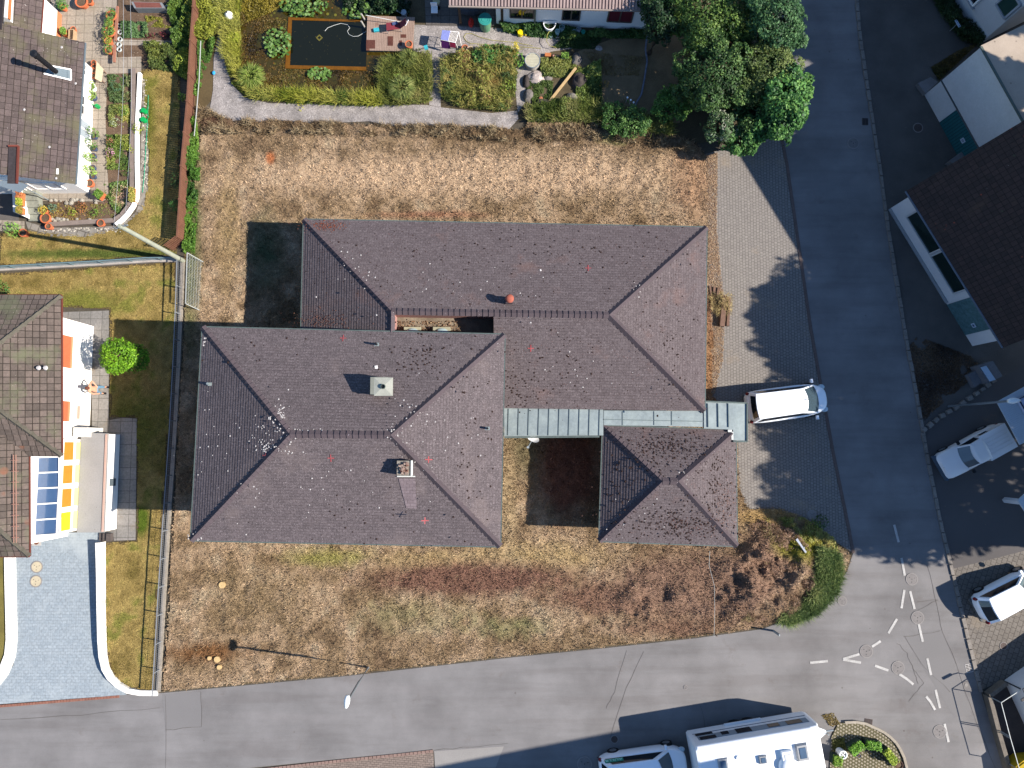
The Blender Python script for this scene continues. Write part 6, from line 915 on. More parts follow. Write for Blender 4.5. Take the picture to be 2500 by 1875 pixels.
# ---------------------------------------------------------------- tree group at the top
def T_(name, label, L, dens, size, pal, asp=.6, cat='tree'):
    B = []; dens *= 1.5; size *= .82
    for px, py, z, r, rz in L: p = G(px, py, z); B.append((p.x, p.y, z, r*.9, r*.9, rz*.85))
    for bx, by, bz, r, _, rz in list(B):
        for k in range(8): a_ = random.uniform(0, 6.28); el = random.uniform(-.3, 1); B.append((bx+math.cos(a_)*r*(1-.3*max(el, 0)), by+math.sin(a_)*r*(1-.3*max(el, 0)), bz+rz*.7*el, r*random.uniform(.3, .5), r*random.uniform(.3, .5), rz*random.uniform(.3, .5)))
    return tree(name, label, cat, B, dens, size, pal, None, True, asp)
dg_ = ['#14260f', '#28431c', '#446130', '#67813f']; yg = ['#1b2f14', '#35501f', '#55702c', '#74863c']; bl = ['#152b1a', '#2a4a2a', '#466a3e', '#62834e']
T_('broadleaf_tree', 'round dark green tree in the middle of the top tree group', [(1745, 185, 3.2, 1.9, 1.5), (1700, 200, 2.4, 1.2, 1.0), (1790, 160, 2.8, 1.2, 1.1)], 150, .16, dg_)
T_('broadleaf_tree', 'yellowish green tree at the top edge, left in the tree group', [(1720, 40, 3.4, 1.8, 1.5), (1660, 20, 2.8, 1.5, 1.3), (1790, 40, 3.2, 1.4, 1.2)], 150, .15, yg)
T_('broadleaf_tree', 'tall blue-green tree along the road at the top edge', [(1890, 40, 4.2, 1.5, 1.6), (1880, -30, 4.0, 1.6, 1.6), (1900, 100, 3.2, 1.2, 1.2)], 150, .15, bl)
T_('broadleaf_tree', 'olive green tree over the road edge in the middle of the tree group', [(1880, 165, 3.4, 1.4, 1.3), (1840, 210, 3.0, 1.2, 1.1)], 150, .14, ['#26341a', '#47582a', '#66743a'])
T_('broadleaf_tree', 'bright large-leaved tree bulging furthest over the road', [(1915, 235, 3.4, 1.3, 1.3), (1900, 290, 2.6, 1.1, 1.0), (1940, 215, 3.0, .8, .9)], 120, .22, ['#16301a', '#2c5428', '#4c7838', '#6a9048'])
T_('flowering_shrub', 'white-blossomed shrub at the lower edge of the tree group', [(1758, 305, 2.0, .9, .9)], 160, .14, ['#1a2e18', '#344e2c', '#506a44', '#98988a'], cat='shrub')
T_('broadleaf_shrub', 'light green shrub at the lowest tip of the tree group', [(1810, 342, 1.6, .9, .8), (1840, 320, 1.9, .8, .8)], 150, .18, ['#22421e', '#416a30', '#628844'], cat='shrub')
T_('broadleaf_shrub', 'low green shrub left of the tree group by the shaded lawn', [(1650, 245, 1.3, .9, .8), (1620, 260, 1.0, .7, .6)], 150, .14, ['#1f3a16', '#406428', '#668a3c'], cat='shrub')
T_('broadleaf_shrub', 'small shrub at the right end of the border weeds', [(1545, 300, .8, .9, .6), (1500, 290, .7, .8, .5)], 150, .13, ['#1f3a16', '#3a5c28', '#5c7c3c'], cat='shrub')
T_('broadleaf_tree', 'dark leafy tree beside the right end of the bungalow', [(1610, 60, 3.0, .9, 1.2), (1600, 20, 2.6, .9, 1.0)], 120, .16, ['#0f2010', '#1c381a', '#3a5c2c'])
T_('dark_tree', 'deep green tree between the round tree and the road', [(1850, 280, 2.2, 1.1, 1.0), (1800, 245, 1.8, 1.0, .9)], 130, .15, dg_)
# corner planting of the plot
V_([(1985, 1330), (2050, 1350), (2056, 1400), (2040, 1450), (1995, 1500), (1920, 1525), (1915, 1505), (1975, 1470), (2000, 1420), (1995, 1370)], 4000, .4, .2, ['#2b3c1c', '#4a6030', '#7c8648'], 'corner_grass', 'bright green ornamental grass hugging the rounded plot corner', 'ornamental grass', asp=.12, seed=81, gapth=.1)
x, y = samp([tuple(p[:2]) for p in PG([(2000, 1340), (2042, 1352), (2052, 1400), (2036, 1448), (1990, 1496), (1915, 1524), (1900, 1508), (1965, 1470), (1990, 1425), (1996, 1370)])], 16000); g = fbm(x, y, 1.1, 3, 8)
props(bladez(x, y, .03+.3*np.clip(g-.3, 0, 1), .5, .035, .88, palette(len(x), ['#3d4a28', '#5f7444', '#88965c', '#aeab78'], g), 'corner_grass_blades'), 'long arching green blades sweeping round the plot corner', 'ornamental grass', kind='stuff')
bush(1985, 1290, 24, .5, ['#4a5c1c', '#7c8630'], 'olive green weed bush at the top of the plot corner', size=.1); bush(1960, 1375, 22, .35, ['#6a6c14', '#93902a'], 'yellow-green low plant behind the small sign board', size=.08); bush(1940, 1330, 16, .3, ['#6a6c14', '#8a8826'], 'yellowish low plant left of the small sign board', size=.08); bush(2005, 1275, 20, .5, ['#1c3414', '#38561f'], 'dark green bush next to the driveway end', size=.1)
props(V_([(1805, 1290), (1850, 1268), (1930, 1290), (1985, 1350), (1985, 1420), (1950, 1480), (1880, 1510), (1780, 1520), (1750, 1440), (1775, 1370)], 20000, .7, .2, ['#54402f', '#7d6450', '#9a7f68', '#6b4e40', '#7f744c'], 'brush_heap', 'tangled heap of brown cut brush filling the rounded corner of the plot', 'brush heap', asp=.12, seed=97, gapth=.36, scl=1.2), kind='stuff')
V_([(1830, 1262), (1960, 1262), (2030, 1310), (2050, 1345), (1990, 1345), (1900, 1300)], 5000, .35, .13, ['#4a5424', '#80843a', '#a09a54', '#8a744c'], 'corner_weeds', 'loose yellow-green weeds between driveway and brush heap', 'weeds', asp=.3, seed=98, gapth=.33, scl=1.8)
t = thing('sign_board', 'grey slanted sign board standing in the weedy corner', 'sign', G(1955, 1330)); a, b = G(1945, 1316, .6), G(1968, 1349, .35); q = MB(); u = Vector((.05, .04, 0)); q.face([a-u, b-u*.4, b+u*.5, a+u]); q.face([a+u-Vector((0, 0, .03)), b+u*.5-Vector((0, 0, .03)), b-u*.4-Vector((0, 0, .03)), a-u-Vector((0, 0, .03))]); A = G(1956, 1334); q.beam(a-Vector((0, 0, .02)), b-Vector((0, 0, .02)), .1, .03); q.build('board', M('grey_board', '#8a8f98', .1), t); MB().beam((A.x, A.y, 0), (A.x, A.y, .45), .05, .05).build('post', steel, t)
t = thing('low_wire_fence', 'thin rusty wire strung on short stakes across the plot left of the brush heaps', 'wire fence', G(1740, 1450)); q = MB(); q.tube(PG([(1733, 1345), (1731, 1380), (1744, 1430), (1745, 1490), (1743, 1555)], .45), .01, 5); q.build('wire', M('pale_wire', '#9a9f9c'), t); [MB().beam(G(px, py), G(px, py)+Vector((0, 0, .5)), .035, .035).build('post', wood, t) for px, py in ((1735, 1360), (1745, 1432), (1745, 1548))]
t = thing('road_marker_post', 'short grey marker post at the road edge below the grassy corner', 'post', G(1889, 1540)); a, b = G(1888, 1540), G(1893, 1556, 1.1); MB().beam((a.x, a.y, 0), (a.x, a.y, .95), .06, .1).build('post', M('grey_post', '#8a9090', .1), t)
for i, (px, py, r) in enumerate(((545, 1427, .17), (533, 1608, .16), (514, 1605, .1), (1903, 1491, .1), (538, 1627, .12))): p = G(px, py); props(MB().cyl(p.x, p.y, 0, .2, r*1.05, r, 14).build('tree_stump', M('fresh_cut_wood', '#b59a6c' if i != 1 else '#b07a3c', .15, 5)), ['pale round tree stump alone in the dry grass below the large house', 'orange cut stump, largest of the trio near the lamp shadow', 'small stump left of the orange one', 'small pale stump in the brown brush near the corner', 'small stump below the orange one'][i], 'tree stump')
# timber pile on the driveway
t = thing('timber_pile', 'pile of old timber beams covered with dry straw on the driveway', 'timber pile', G(1765, 755)); om = M('old_timber', '#6a5346', .25, 3, 16, .9)
for a, b, w_, z in (((1768, 722), (1762, 797), .26, .3), ((1780, 726), (1776, 796), .14, .2), ((1756, 724), (1758, 780), .12, .2), ((1733, 698), (1738, 745), .1, .14), ((1744, 700), (1742, 745), .12, .12), ((1754, 702), (1748, 740), .1, .1)): MB().beam(G(*a, z/2), G(*b, z/2), w_, z).build('beam', om, t)
x, y = samp([tuple(p[:2]) for p in PG([(1728, 720), (1750, 716), (1784, 722), (1784, 765), (1770, 778), (1735, 765)])], 900); props(bladez(x, y, .12+.3*vn(x, y, 2), .22, .02, .95, palette(900, ['#8c7a50', '#b5a374', '#6a5a38']), 'straw', t), kind='stuff')
# ---------------------------------------------------------------- buildings on the right
shw = M('old_white_render', '#b9babb', .06, .8, 10, .9); teal = M('teal_boards', '#1f5a60', .2, 5, 9, .7); rough_w = M('rough_white_plaster', '#b4b5b6', .08, 1.2, 9, .9, bmp=.6)
def wallpt(a, d, s, z, o=.0): n = Vector((d.y, -d.x, 0)); n = n if n.x < 0 else -n; p = a+d*s+n*o; return Vector((p.x, p.y, z))
def wquad(t, name, a, d, s0, s1, z0, z1, mat, o=.02, th=.03):
    q = MB(); A = [wallpt(a, d, s0, z0, o), wallpt(a, d, s1, z0, o), wallpt(a, d, s1, z1, o), wallpt(a, d, s0, z1, o)]; B = [wallpt(a, d, s0, z0, o-th), wallpt(a, d, s1, z0, o-th), wallpt(a, d, s1, z1, o-th), wallpt(a, d, s0, z1, o-th)]
    n = (A[1]-A[0]).cross(A[3]-A[0]); A2 = A if n.x < 0 else A[::-1]; q.face(A2)
    for i in range(4): q.face([A[i], A[(i+1) % 4], B[(i+1) % 4], B[i]])
    return q.build(name, mat, t)
def wframe(t, name, a, d, s0, s1, z0, z1, mat, w_=.07, o=.05, mull=()):
    q = MB(); P = lambda s, z: wallpt(a, d, s, z, o)
    for u, v in ((P(s0, z0), P(s1, z0)), (P(s0, z1), P(s1, z1)), (P(s0, z0), P(s0, z1)), (P(s1, z0), P(s1, z1))): q.beam(u, v, w_, w_)
    for k in mull: q.beam(P(s0+(s1-s0)*k, z0), P(s0+(s1-s0)*k, z1), w_*.7, w_*.7)
    return q.build(name, mat, t)
# R2, building with flat gravel roof and teal door
a, b = G(2257, 232), G(2345, 392); d = (b-a).normalized(); e = Vector((-d.y, d.x, 0)); e = e if e.x > 0 else -e; t = thing('flat_roofed_workshop', 'white plastered building with flat gravel roof and teal garage door', 'building', tuple(a)); L2 = (b-a).length+.4; z2 = 5.3
q = MB(); q.prism([a, a+d*L2, a+d*L2+e*9, a+e*9], 0, z2-.05); q.build('wall', rough_w, t); q = MB(); q.prism([a-e*.05-d*.05, a+d*(L2+.1)-e*.05, a+d*L2+e*9, a-d*.05+e*9], z2-.05, z2+.06, True); rf = q.build('roof', M('gravel_roof', '#9a8d7e', .15, 1, 30, .9, spots=(2.2, .12, '#4b4038')), t)
q = MB(); q.beam(a-e*.09+Vector((0, 0, z2+.07)), a+d*L2-e*.09+Vector((0, 0, z2+.07)), .1, .07); q.build('roof_edge', M('edge_dark', '#4b5550', .1), rf)
wquad(t, 'ledge', a, d, -.02, L2, 1.72, 1.78, M('ledge_grey', '#4e5052', .1), .06, .06); g_ = wquad(t, 'garage_door', a, d, 1.75, L2, 0.02, 1.7, teal, .035); q = MB(); [q.beam(wallpt(a, d, 1.8+i*.16, .05, .045), wallpt(a, d, 1.8+i*.16, 1.68, .045), .02, .02) for i in range(16)]; q.build('board_joint', M('teal_dark', '#123a40', .1), g_); s_ = wquad(t, 'no_parking_sign', a, d, 3.2, 3.46, .85, 1.15, M('sign_white', '#9fb0c0', .03), .06); P = wallpt(a, d, 3.33, 1.02, .066); n_ = Vector((d.y, -d.x, 0)); n_ = n_ if n_.x < 0 else -n_
q = MB(); k = 14; [q.face([P+(d*math.cos(6.283*i/k)+Vector((0, 0, 1))*math.sin(6.283*i/k))*.085, P+(d*math.cos(6.283*(i+1)/k)+Vector((0, 0, 1))*math.sin(6.283*(i+1)/k))*.085, P+(d*math.cos(6.283*(i+1)/k)+Vector((0, 0, 1))*math.sin(6.283*(i+1)/k))*.055, P+(d*math.cos(6.283*i/k)+Vector((0, 0, 1))*math.sin(6.283*i/k))*.055]) for i in range(k)]; q.beam(P+(-d+Vector((0, 0, -1)))*.05+n_*.004, P+(d+Vector((0, 0, 1)))*.05+n_*.004, .004, .02); q.build('sign_symbol', M('sign_blue', '#2c3c5c', .05), s_)
q = MB(); A = PG([(2241, 203), (2272, 188), (2290, 200), (2260, 229)], .3); q.prism(A, 0, .3); props(q.build('concrete_box', M('dim_concrete', '#6c6a6a', .15, 2)), 'low grey concrete box at the north foot of the teal-doored building', 'concrete box')
# R1
a, b = G(2322, -14), G(2392, 107); d = (b-a).normalized(); e = Vector((-d.y, d.x, 0)); e = e if e.x > 0 else -e; t = thing('old_townhouse', 'white old house with mullioned window and dark green shutter at the top right corner', 'house', tuple(a)); a = a-d*7; L1 = (b-a).length
q = MB(); q.prism([a, b, b+e*8, a+e*8], 0, 7.6); q.build('wall', shw, t); q = MB(); q.face([a-e*.4-d*.3+Vector((0, 0, 7.5)), b-e*.4+d*.3+Vector((0, 0, 7.5)), b+e*4+d*.3+Vector((0, 0, 10.5)), a+e*4-d*.3+Vector((0, 0, 10.5))]); q.face([b+e*4+d*.3+Vector((0, 0, 10.5)), a+e*4-d*.3+Vector((0, 0, 10.5)), a+e*8.4-d*.3+Vector((0, 0, 7.5)), b+e*8.4+d*.3+Vector((0, 0, 7.5))]); q.build('roof', pant, t)
f = wframe(t, 'window', a, d, L1-2.75, L1-1.85, 1.0, 2.1, white, .1, .05, (.5,)); wquad(t, 'sill', a, d, L1-2.9, L1-1.7, .9, .98, M('sill_grey', '#8a8f96', .1), .14, .14); o_ = wquad(t, 'pane', a, d, L1-2.75, L1-1.85, 1.0, 2.1, glass, .03)
f = wframe(t, 'window_surround', a, d, L1-1.05, L1-.15, 2.4, 3.7, M('surround_grey', '#8f959c', .08), .12, .05); wquad(t, 'green_shutter', a, d, L1-.98, L1-.22, 2.45, 3.65, M('dark_green_shutter', '#1c3a34', .15, 5), .05)
V_([(2262, -20), (2325, -20), (2335, 30), (2392, 105), (2385, 118), (2340, 100), (2300, 50)], 6500, .7, .16, ['#16260f', '#2a4020', '#4c5c34'], 'house_shrubs', 'dark bushy plants along the foot of the old white house', 'shrubs', seed=91, gapth=.15, asp=.3)
V_([(2272, 165), (2330, 130), (2385, 108), (2300, 190), (2290, 197)], 2600, .35, .14, ['#30280f', '#5a4c24', '#3a4018'], 'rough_grass', 'brownish rough grass against the plastered wall in the shade', 'rough grass', seed=92, gapth=.1, asp=.2)
t = thing('warning_sign', 'small white sign plate with dark figures standing in the bushes', 'sign', G(2338, 60)); A = PG([(2331, 50), (2336, 48), (2346, 64), (2341, 67)], .8); q = MB(); q.prism(A, .78, .8, True); s_ = q.build('plate', M('sign_white', '#9fb0c0'), t); c_ = (A[0]+A[2])/2; q = MB(); dd = (A[3]-A[0]).normalized()
for k_, r_ in ((.38, .03), (-.38, .03), (.1, .018), (-.12, .02)): p = c_+dd*k_*.42; q.box((p.x, p.y, .806), (r_*2, r_*1.6, .008), math.atan2(dd.y, dd.x))
q.build('sign_marks', M('sign_blue', '#2c3c5c'), s_); MB().beam((c_.x, c_.y, 0), (c_.x, c_.y, .78), .03, .03).build('stake', steel, t)
# R3, barn with steep roof
E0, E1 = G(2213, 466, 3.2), G(2450, 848, 3.2); d = (E1-E0).normalized(); e = Vector((-d.y, d.x, 0)); e = e if e.x > 0 else -e; s = Vector((SX, SY, 0))*K; pA, pB = G(1800, 360), G(1985, 690); lx = (pA.dot(e)+pB.dot(e))/2
sp = s.dot(e); tg = 1.3; dd_ = (lx-E0.dot(e)+sp*3.2)/(1-sp*tg); print('ridge run', dd_, 'height', 3.2+dd_*tg)
if not (3 < dd_ < 9): dd_ = 5.2
R0, R1 = E0+e*dd_+Vector((0, 0, dd_*tg)), E1+e*dd_+Vector((0, 0, dd_*tg)); barn = BR('dark_barn_tiles', '#3a2e2b', '#2f2725', '#181413', .24, .3, uv=True, msz=.012, off=0, big=('#46382f', .6, .58), spots=[(3.2, .16, '#7d3c2c', .6), (2.4, .2, '#3c4a34', .62), (5, .07, '#8d8a88', .55)], bmp=.5)
t = thing('barn', 'long dark-tiled building with white wall and two dark windows by the road', 'building', tuple(E0*Vector((1, 1, 0)) if False else (E0.x, E0.y, 0))); m = MB(); slope(m, E1, E0, R1, R0, .3, .03); slope(m, E0+e*dd_*2, E1+e*dd_*2, R0, R1, .3, .03); rf = m.build('roof', barn, t); gutter(t, [E0, E1], False, M('blue_grey_gutter', '#56616e', .1, 4, 9, .5), .14)
wa, wb = G(2170, 511), G(2374, 845); dw = (wb-wa).normalized(); q = MB(); q.prism([wa, wb, wb+e*(dd_*2-.6), wa+e*(dd_*2-.6)], 0, 3.4); 
for w0 in (wa, wb): q.face([w0+Vector((0, 0, 3.4)), w0+e*(dd_*2-.6)+Vector((0, 0, 3.4)), w0+e*(dd_-.3)+Vector((0, 0, 3.2+dd_*tg-.6))])
q.build('wall', shw, t); LW = (wb-wa).length
def sof(px, py, z): p = G(px, py, z); return (p-wa).dot(dw)
for (x0, y0, x1, y1) in ((2208, 534, 2262, 623), (2268, 630, 2324, 718)): s0, s1 = sof(x0, y0, 1.2), sof(x1, y1, 1.2); wquad(t, 'window_pane', wa, dw, s0, s1, 1.15, 2.7, M('dark_green_glass', '#10211f', .2, 3, 9, .12, .7), .02); wframe(t, 'window_frame', wa, dw, s0-.03, s1+.03, 1.12, 2.73, M('light_frame', '#a3a6a8', .05), .07, .05)
s0, s1 = sof(2315, 742, .0), sof(2360, 816, 0); g_ = wquad(t, 'garage_door', wa, dw, s0, s1, .03, 2.2, M('faded_teal_boards', '#47666b', .3, 4, 7, .7), .04); s_ = wquad(t, 'no_parking_sign', wa, dw, s0+(s1-s0)*.72, s0+(s1-s0)*.72+.24, 1.05, 1.32, M('sign_white', '#9fb0c0'), .065); P = wallpt(wa, dw, s0+(s1-s0)*.72+.12, 1.2, .075); q = MB(); [q.face([P+(dw*math.cos(6.283*i/k)+Vector((0, 0, 1))*math.sin(6.283*i/k))*.08, P+(dw*math.cos(6.283*(i+1)/k)+Vector((0, 0, 1))*math.sin(6.283*(i+1)/k))*.08, P]) for i in range(k)]; q.build('sign_symbol', M('sign_blue', '#2c3c5c'), s_)
wquad(t, 'plinth', wa, dw, 0, s0-.1, 0, .25, M('plinth_grey', '#7f868c', .1), .05, .05)
q = MB(); q.prism(PG([(2318, 393), (2362, 360), (2372, 372), (2330, 400)], .5), 0, .5); props(q.build('stone_block', M('dim_concrete', '#6c6a6a')), 'grey stone block between teal-doored building and dark roof', 'stone block')
V_([(2216, 850), (2240, 820), (2290, 840), (2370, 870), (2400, 900), (2330, 960), (2270, 1010), (2250, 1040), (2235, 960)], 9000, .08, .1, ['#2a2018', '#4c3a2a', '#6b5844'], 'soil_litter', 'bare leafy soil patch beside the kerb opposite the lamp', 'leaf litter', seed=94, gapth=.3)
t = thing('bin_shelter', 'low grey concrete shelter with pale rectangular lid near the lamp base', 'shelter', G(2405, 915)); MB().prism(PG([(2363, 915), (2388, 901), (2402, 930), (2380, 946)], .35), 0, .35).build('lower_box', M('grey_slab_dim', '#5f5f62', .15, 2), t); MB().prism(PG([(2388, 893), (2424, 881), (2448, 918), (2412, 936)], .8), 0, .8).build('upper_box', M('grey_slab_dim', '#5f5f62'), t); MB().prism(PG([(2395, 897), (2408, 893), (2431, 927), (2417, 931)], .85), .8, .85).build('lid', M('pale_lid', '#8fa3b5', .05), t)
# R4 white roof beside pickup
z4 = 2.3; A = PG([(2434, 981), (2490, 1086), (2620, 1020), (2560, 912)], z4); t = thing('white_roof_building', 'building with white ribbed roof and framed panel right of the pickup', 'building', (A[0].x, A[0].y, 0)); q = MB(); d4 = A[3]-A[0]; n = 50
for i in range(n): q.prism([A[0].lerp(A[1], i/n), A[0].lerp(A[1], (i+.9)/n), A[3].lerp(A[2], (i+.9)/n), A[3].lerp(A[2], i/n)], z4-.06, z4+.01*(i % 2))
q.build('roof', M('white_sheet_roof', '#a3abb2', .05, 1, 6, .6), t); c_ = sum(A, Vector())/4; MB().prism([p.lerp(c_, .85) for p in A], 0, z4-.06).build('wall', shw, t); B = PG([(2488, 974), (2515, 962), (2540, 1005), (2513, 1018)], z4+.3); q = MB(); q.prism(B, z4+.02, z4+.24); pn = q.build('roof_hatch', M('hatch_pale', '#9aa0b4', .08, 3), t); q = MB(); [q.beam(B[i]+Vector((0, 0, -.03)), B[(i+1) % 4]+Vector((0, 0, -.03)), .05, .05) for i in range(4)]; q.build('hatch_frame', M('navy_frame', '#1e2c40', .1), pn)
t = thing('small_white_roof', 'small white roof corner at the right edge below the pickup', 'roof', G(2500, 1210)); MB().prism(PG([(2485, 1222), (2520, 1190), (2560, 1240), (2512, 1262)], 2.2), 2.1, 2.2, True).build('roof', M('white_sheet_roof', '#a3abb2'), t); MB().prism([p.lerp(sum(PG([(2485, 1222), (2520, 1190), (2560, 1240), (2512, 1262)], 2.2), Vector())/4, .8) for p in PG([(2485, 1222), (2520, 1190), (2560, 1240), (2512, 1262)], 2.2)], 0, 2.1).build('wall', shw, t)
# R5 low white building and yard wall with railing
a, b = G(2451, 1661), G(2508, 1785); d = (b-a).normalized(); a2 = G(2506, 1623); t = thing('low_white_building', 'low white building behind the railing at the lower right edge', 'building', tuple(a)); q = MB(); q.prism([a, a+d*6, a+d*6+(a2-a)*5, a+(a2-a)*5], 0, 1.45); q.build('wall', shw, t); q = MB(); o_ = (a2-a).normalized(); q.prism([a+o_*.0, a+d*6, a+d*6+o_*9, a+o_*9], 1.45, 1.52); q.build('roof', M('dark_roof_sheet', '#54565a', .1), t); q = MB(); q.tube([a+Vector((-.06, 0, 0)), a+Vector((-.06, 0, 1.4))], .04, 8); q.build('downpipe', M('dark_pipe', '#2c3236', .1), t)
P = PG([(2396, 1688), (2404, 1693), (2426, 1780), (2448, 1856), (2470, 1940)]); q = MB(); [q.beam(u+Vector((0, 0, .24)), v+Vector((0, 0, .24)), .22, .48) for u, v in zip(P[1:-1], P[2:])]; q.beam(P[1]+Vector((0, 0, .24)), G(2450, 1662)+Vector((-.1, 0, .24)), .2, .48); props(q.build('yard_wall', M('lichen_stone', '#655e55', .25, 2, 14)), 'low stone yard wall along the road at the lower right', 'wall')
sheet('shaded_yard', [(2404, 1695), (2450, 1664), (2515, 1800), (2480, 1950)], .004, M('yard_shade_paving', '#3b3634', .2, 2, 12))  # shade beside the low building put into the dark paving colour
t = thing('yard_railing', 'thin pale metal railing standing on the low yard wall', 'railing', P[1]); hz = 1.3; Q_ = [G(2455, 1664), P[1]+Vector((.05, -.05, 0)), P[2]+Vector((.05, 0, 0)), P[3]+Vector((.05, 0, 0))]; q = MB(); [q.beam(Vector((u.x, u.y, hz)), Vector((v.x, v.y, hz)), .028, .028) for u, v in zip(Q_[:-1], Q_[1:])]; q.build('top_rail', M('pale_metal', '#b7bab5'), t)
for u in Q_[1:]+[Q_[1].lerp(Q_[2], .95), Q_[2].lerp(Q_[3], .1)][:1]: MB().beam((u.x, u.y, .4), (u.x, u.y, hz), .04, .04).build('post', steel, t)
p = G(2486, 1677, 1.9); b0 = G(2462, 1664); t = thing('wall_lamp', 'dark wall lamp arm at the corner of the low white building', 'lamp', b0); MB().tube([(b0.x, b0.y, 1.3), (b0.x, b0.y, 1.95), (b0.x-.25, b0.y-.12, 2.05)], .03, 6).build('arm', black, t); MB().box((b0.x-.45, b0.y-.2, 2.05), (.5, .12, .06), .45).build('lamp_head', black, t)
p = G(2495, 1868, .9); t = thing('yellow_container', 'yellow container corner at the bottom right edge', 'container', (p.x, p.y, 0)); MB().prism(PG([(2480, 1872), (2500, 1856), (2560, 1850), (2560, 1930), (2490, 1930)], .9), 0, .9).build('body', M('yellow_paint', '#a88a12', .15, 2), t); MB().prism(PG([(2486, 1874), (2502, 1862), (2550, 1858), (2550, 1924), (2496, 1924)], .95), .9, .95).build('lid', M('yellow_lid', '#98800f', .15, 2), t)
# round paver island
isl = [(2046, 1768), (2062, 1763), (2090, 1762), (2112, 1766), (2139, 1778), (2157, 1787), (2173, 1799), (2186, 1812), (2196, 1827), (2206, 1848), (2213, 1875), (2230, 1990), (2010, 1990), (2026, 1880), (2030, 1800)]; sheet('island_pavers', isl, .05, BR('grass_grid_pavers', '#8d8577', '#857d6f', '#4f4b36', .17, .15, rot=.6, msz=.045, off=.5, bmp=.6, big=('#7d6a50', .8, .6)))
q = MB(); P = PG(isl[1:12], .05); [q.beam(u+Vector((0, 0, .02)), v+Vector((0, 0, .02)), .13, .12) for u, v in zip(P[:-1], P[1:])]; props(q.build('island_kerb', M('pale_kerb', '#8f877a', .15, 3)), kind='structure')
V_([(2030, 1805), (2058, 1800), (2062, 1826), (2034, 1836)], 900, .12, .1, ['#5a5c2a', '#8a8448'], 'island_weeds', 'dry weeds in the corner of the round paver island', 'weeds', z0=.05, seed=95)
for px, py, l_, rot, pal, lb in ((2089, 1824, .75, .55, ['#3f6a1c', '#64962c', '#86b044'], 'first green planter box on the island, nearest the caravan'), (2130, 1818, .75, -.15, ['#3f6a1c', '#5f8f2c', '#86b044'], 'middle of the arc of green planter boxes on the island'), (2172, 1846, .8, -.9, ['#6a8a1c', '#94a83c', '#b0b850'], 'yellow-green planter box at the outer end of the island arc'), (2043, 1855, .5, 1.5, ['#4f7a20', '#86a03c'], 'small planter box at the lower left of the island')): trough(px, py, l_, .42, .4, rot, lb, M('dark_planter', '#2a3a30', .1), pal, .05)
pot(2196, 1868, .2, .3, 'dark brown square-looking pot at the right end of the island', .05, M('brown_pot', '#4a332a', .1)); pot(2098, 1846, .09, .14, 'tiny dark blue pot in the middle of the island', .05, dblue)
p = G(2059, 1843, .6); t = thing('ash_stand', 'white round stand with slotted top at the island edge by the caravan', 'stand', (p.x, p.y, .05)); MB().cyl(p.x, p.y, .05, .58, .19, .2, 20).build('body', lime, t); MB().ring(p.x, p.y, .56, .62, .21, .16, 20).build('rim', lime, t); q = MB(); [q.box((p.x+.09*math.cos(i*1.57), p.y+.09*math.sin(i*1.57), .59), (.1, .05, .01), i*1.57) for i in range(4)]; q.build('slot', black, t)
V_([(2005, 1745), (2035, 1740), (2050, 1765), (2030, 1775)], 500, .1, .09, ['#5a4a2a', '#8a7a48'], 'gutter_weeds', 'dry weeds in the asphalt crack in front of the caravan', 'weeds', seed=96)
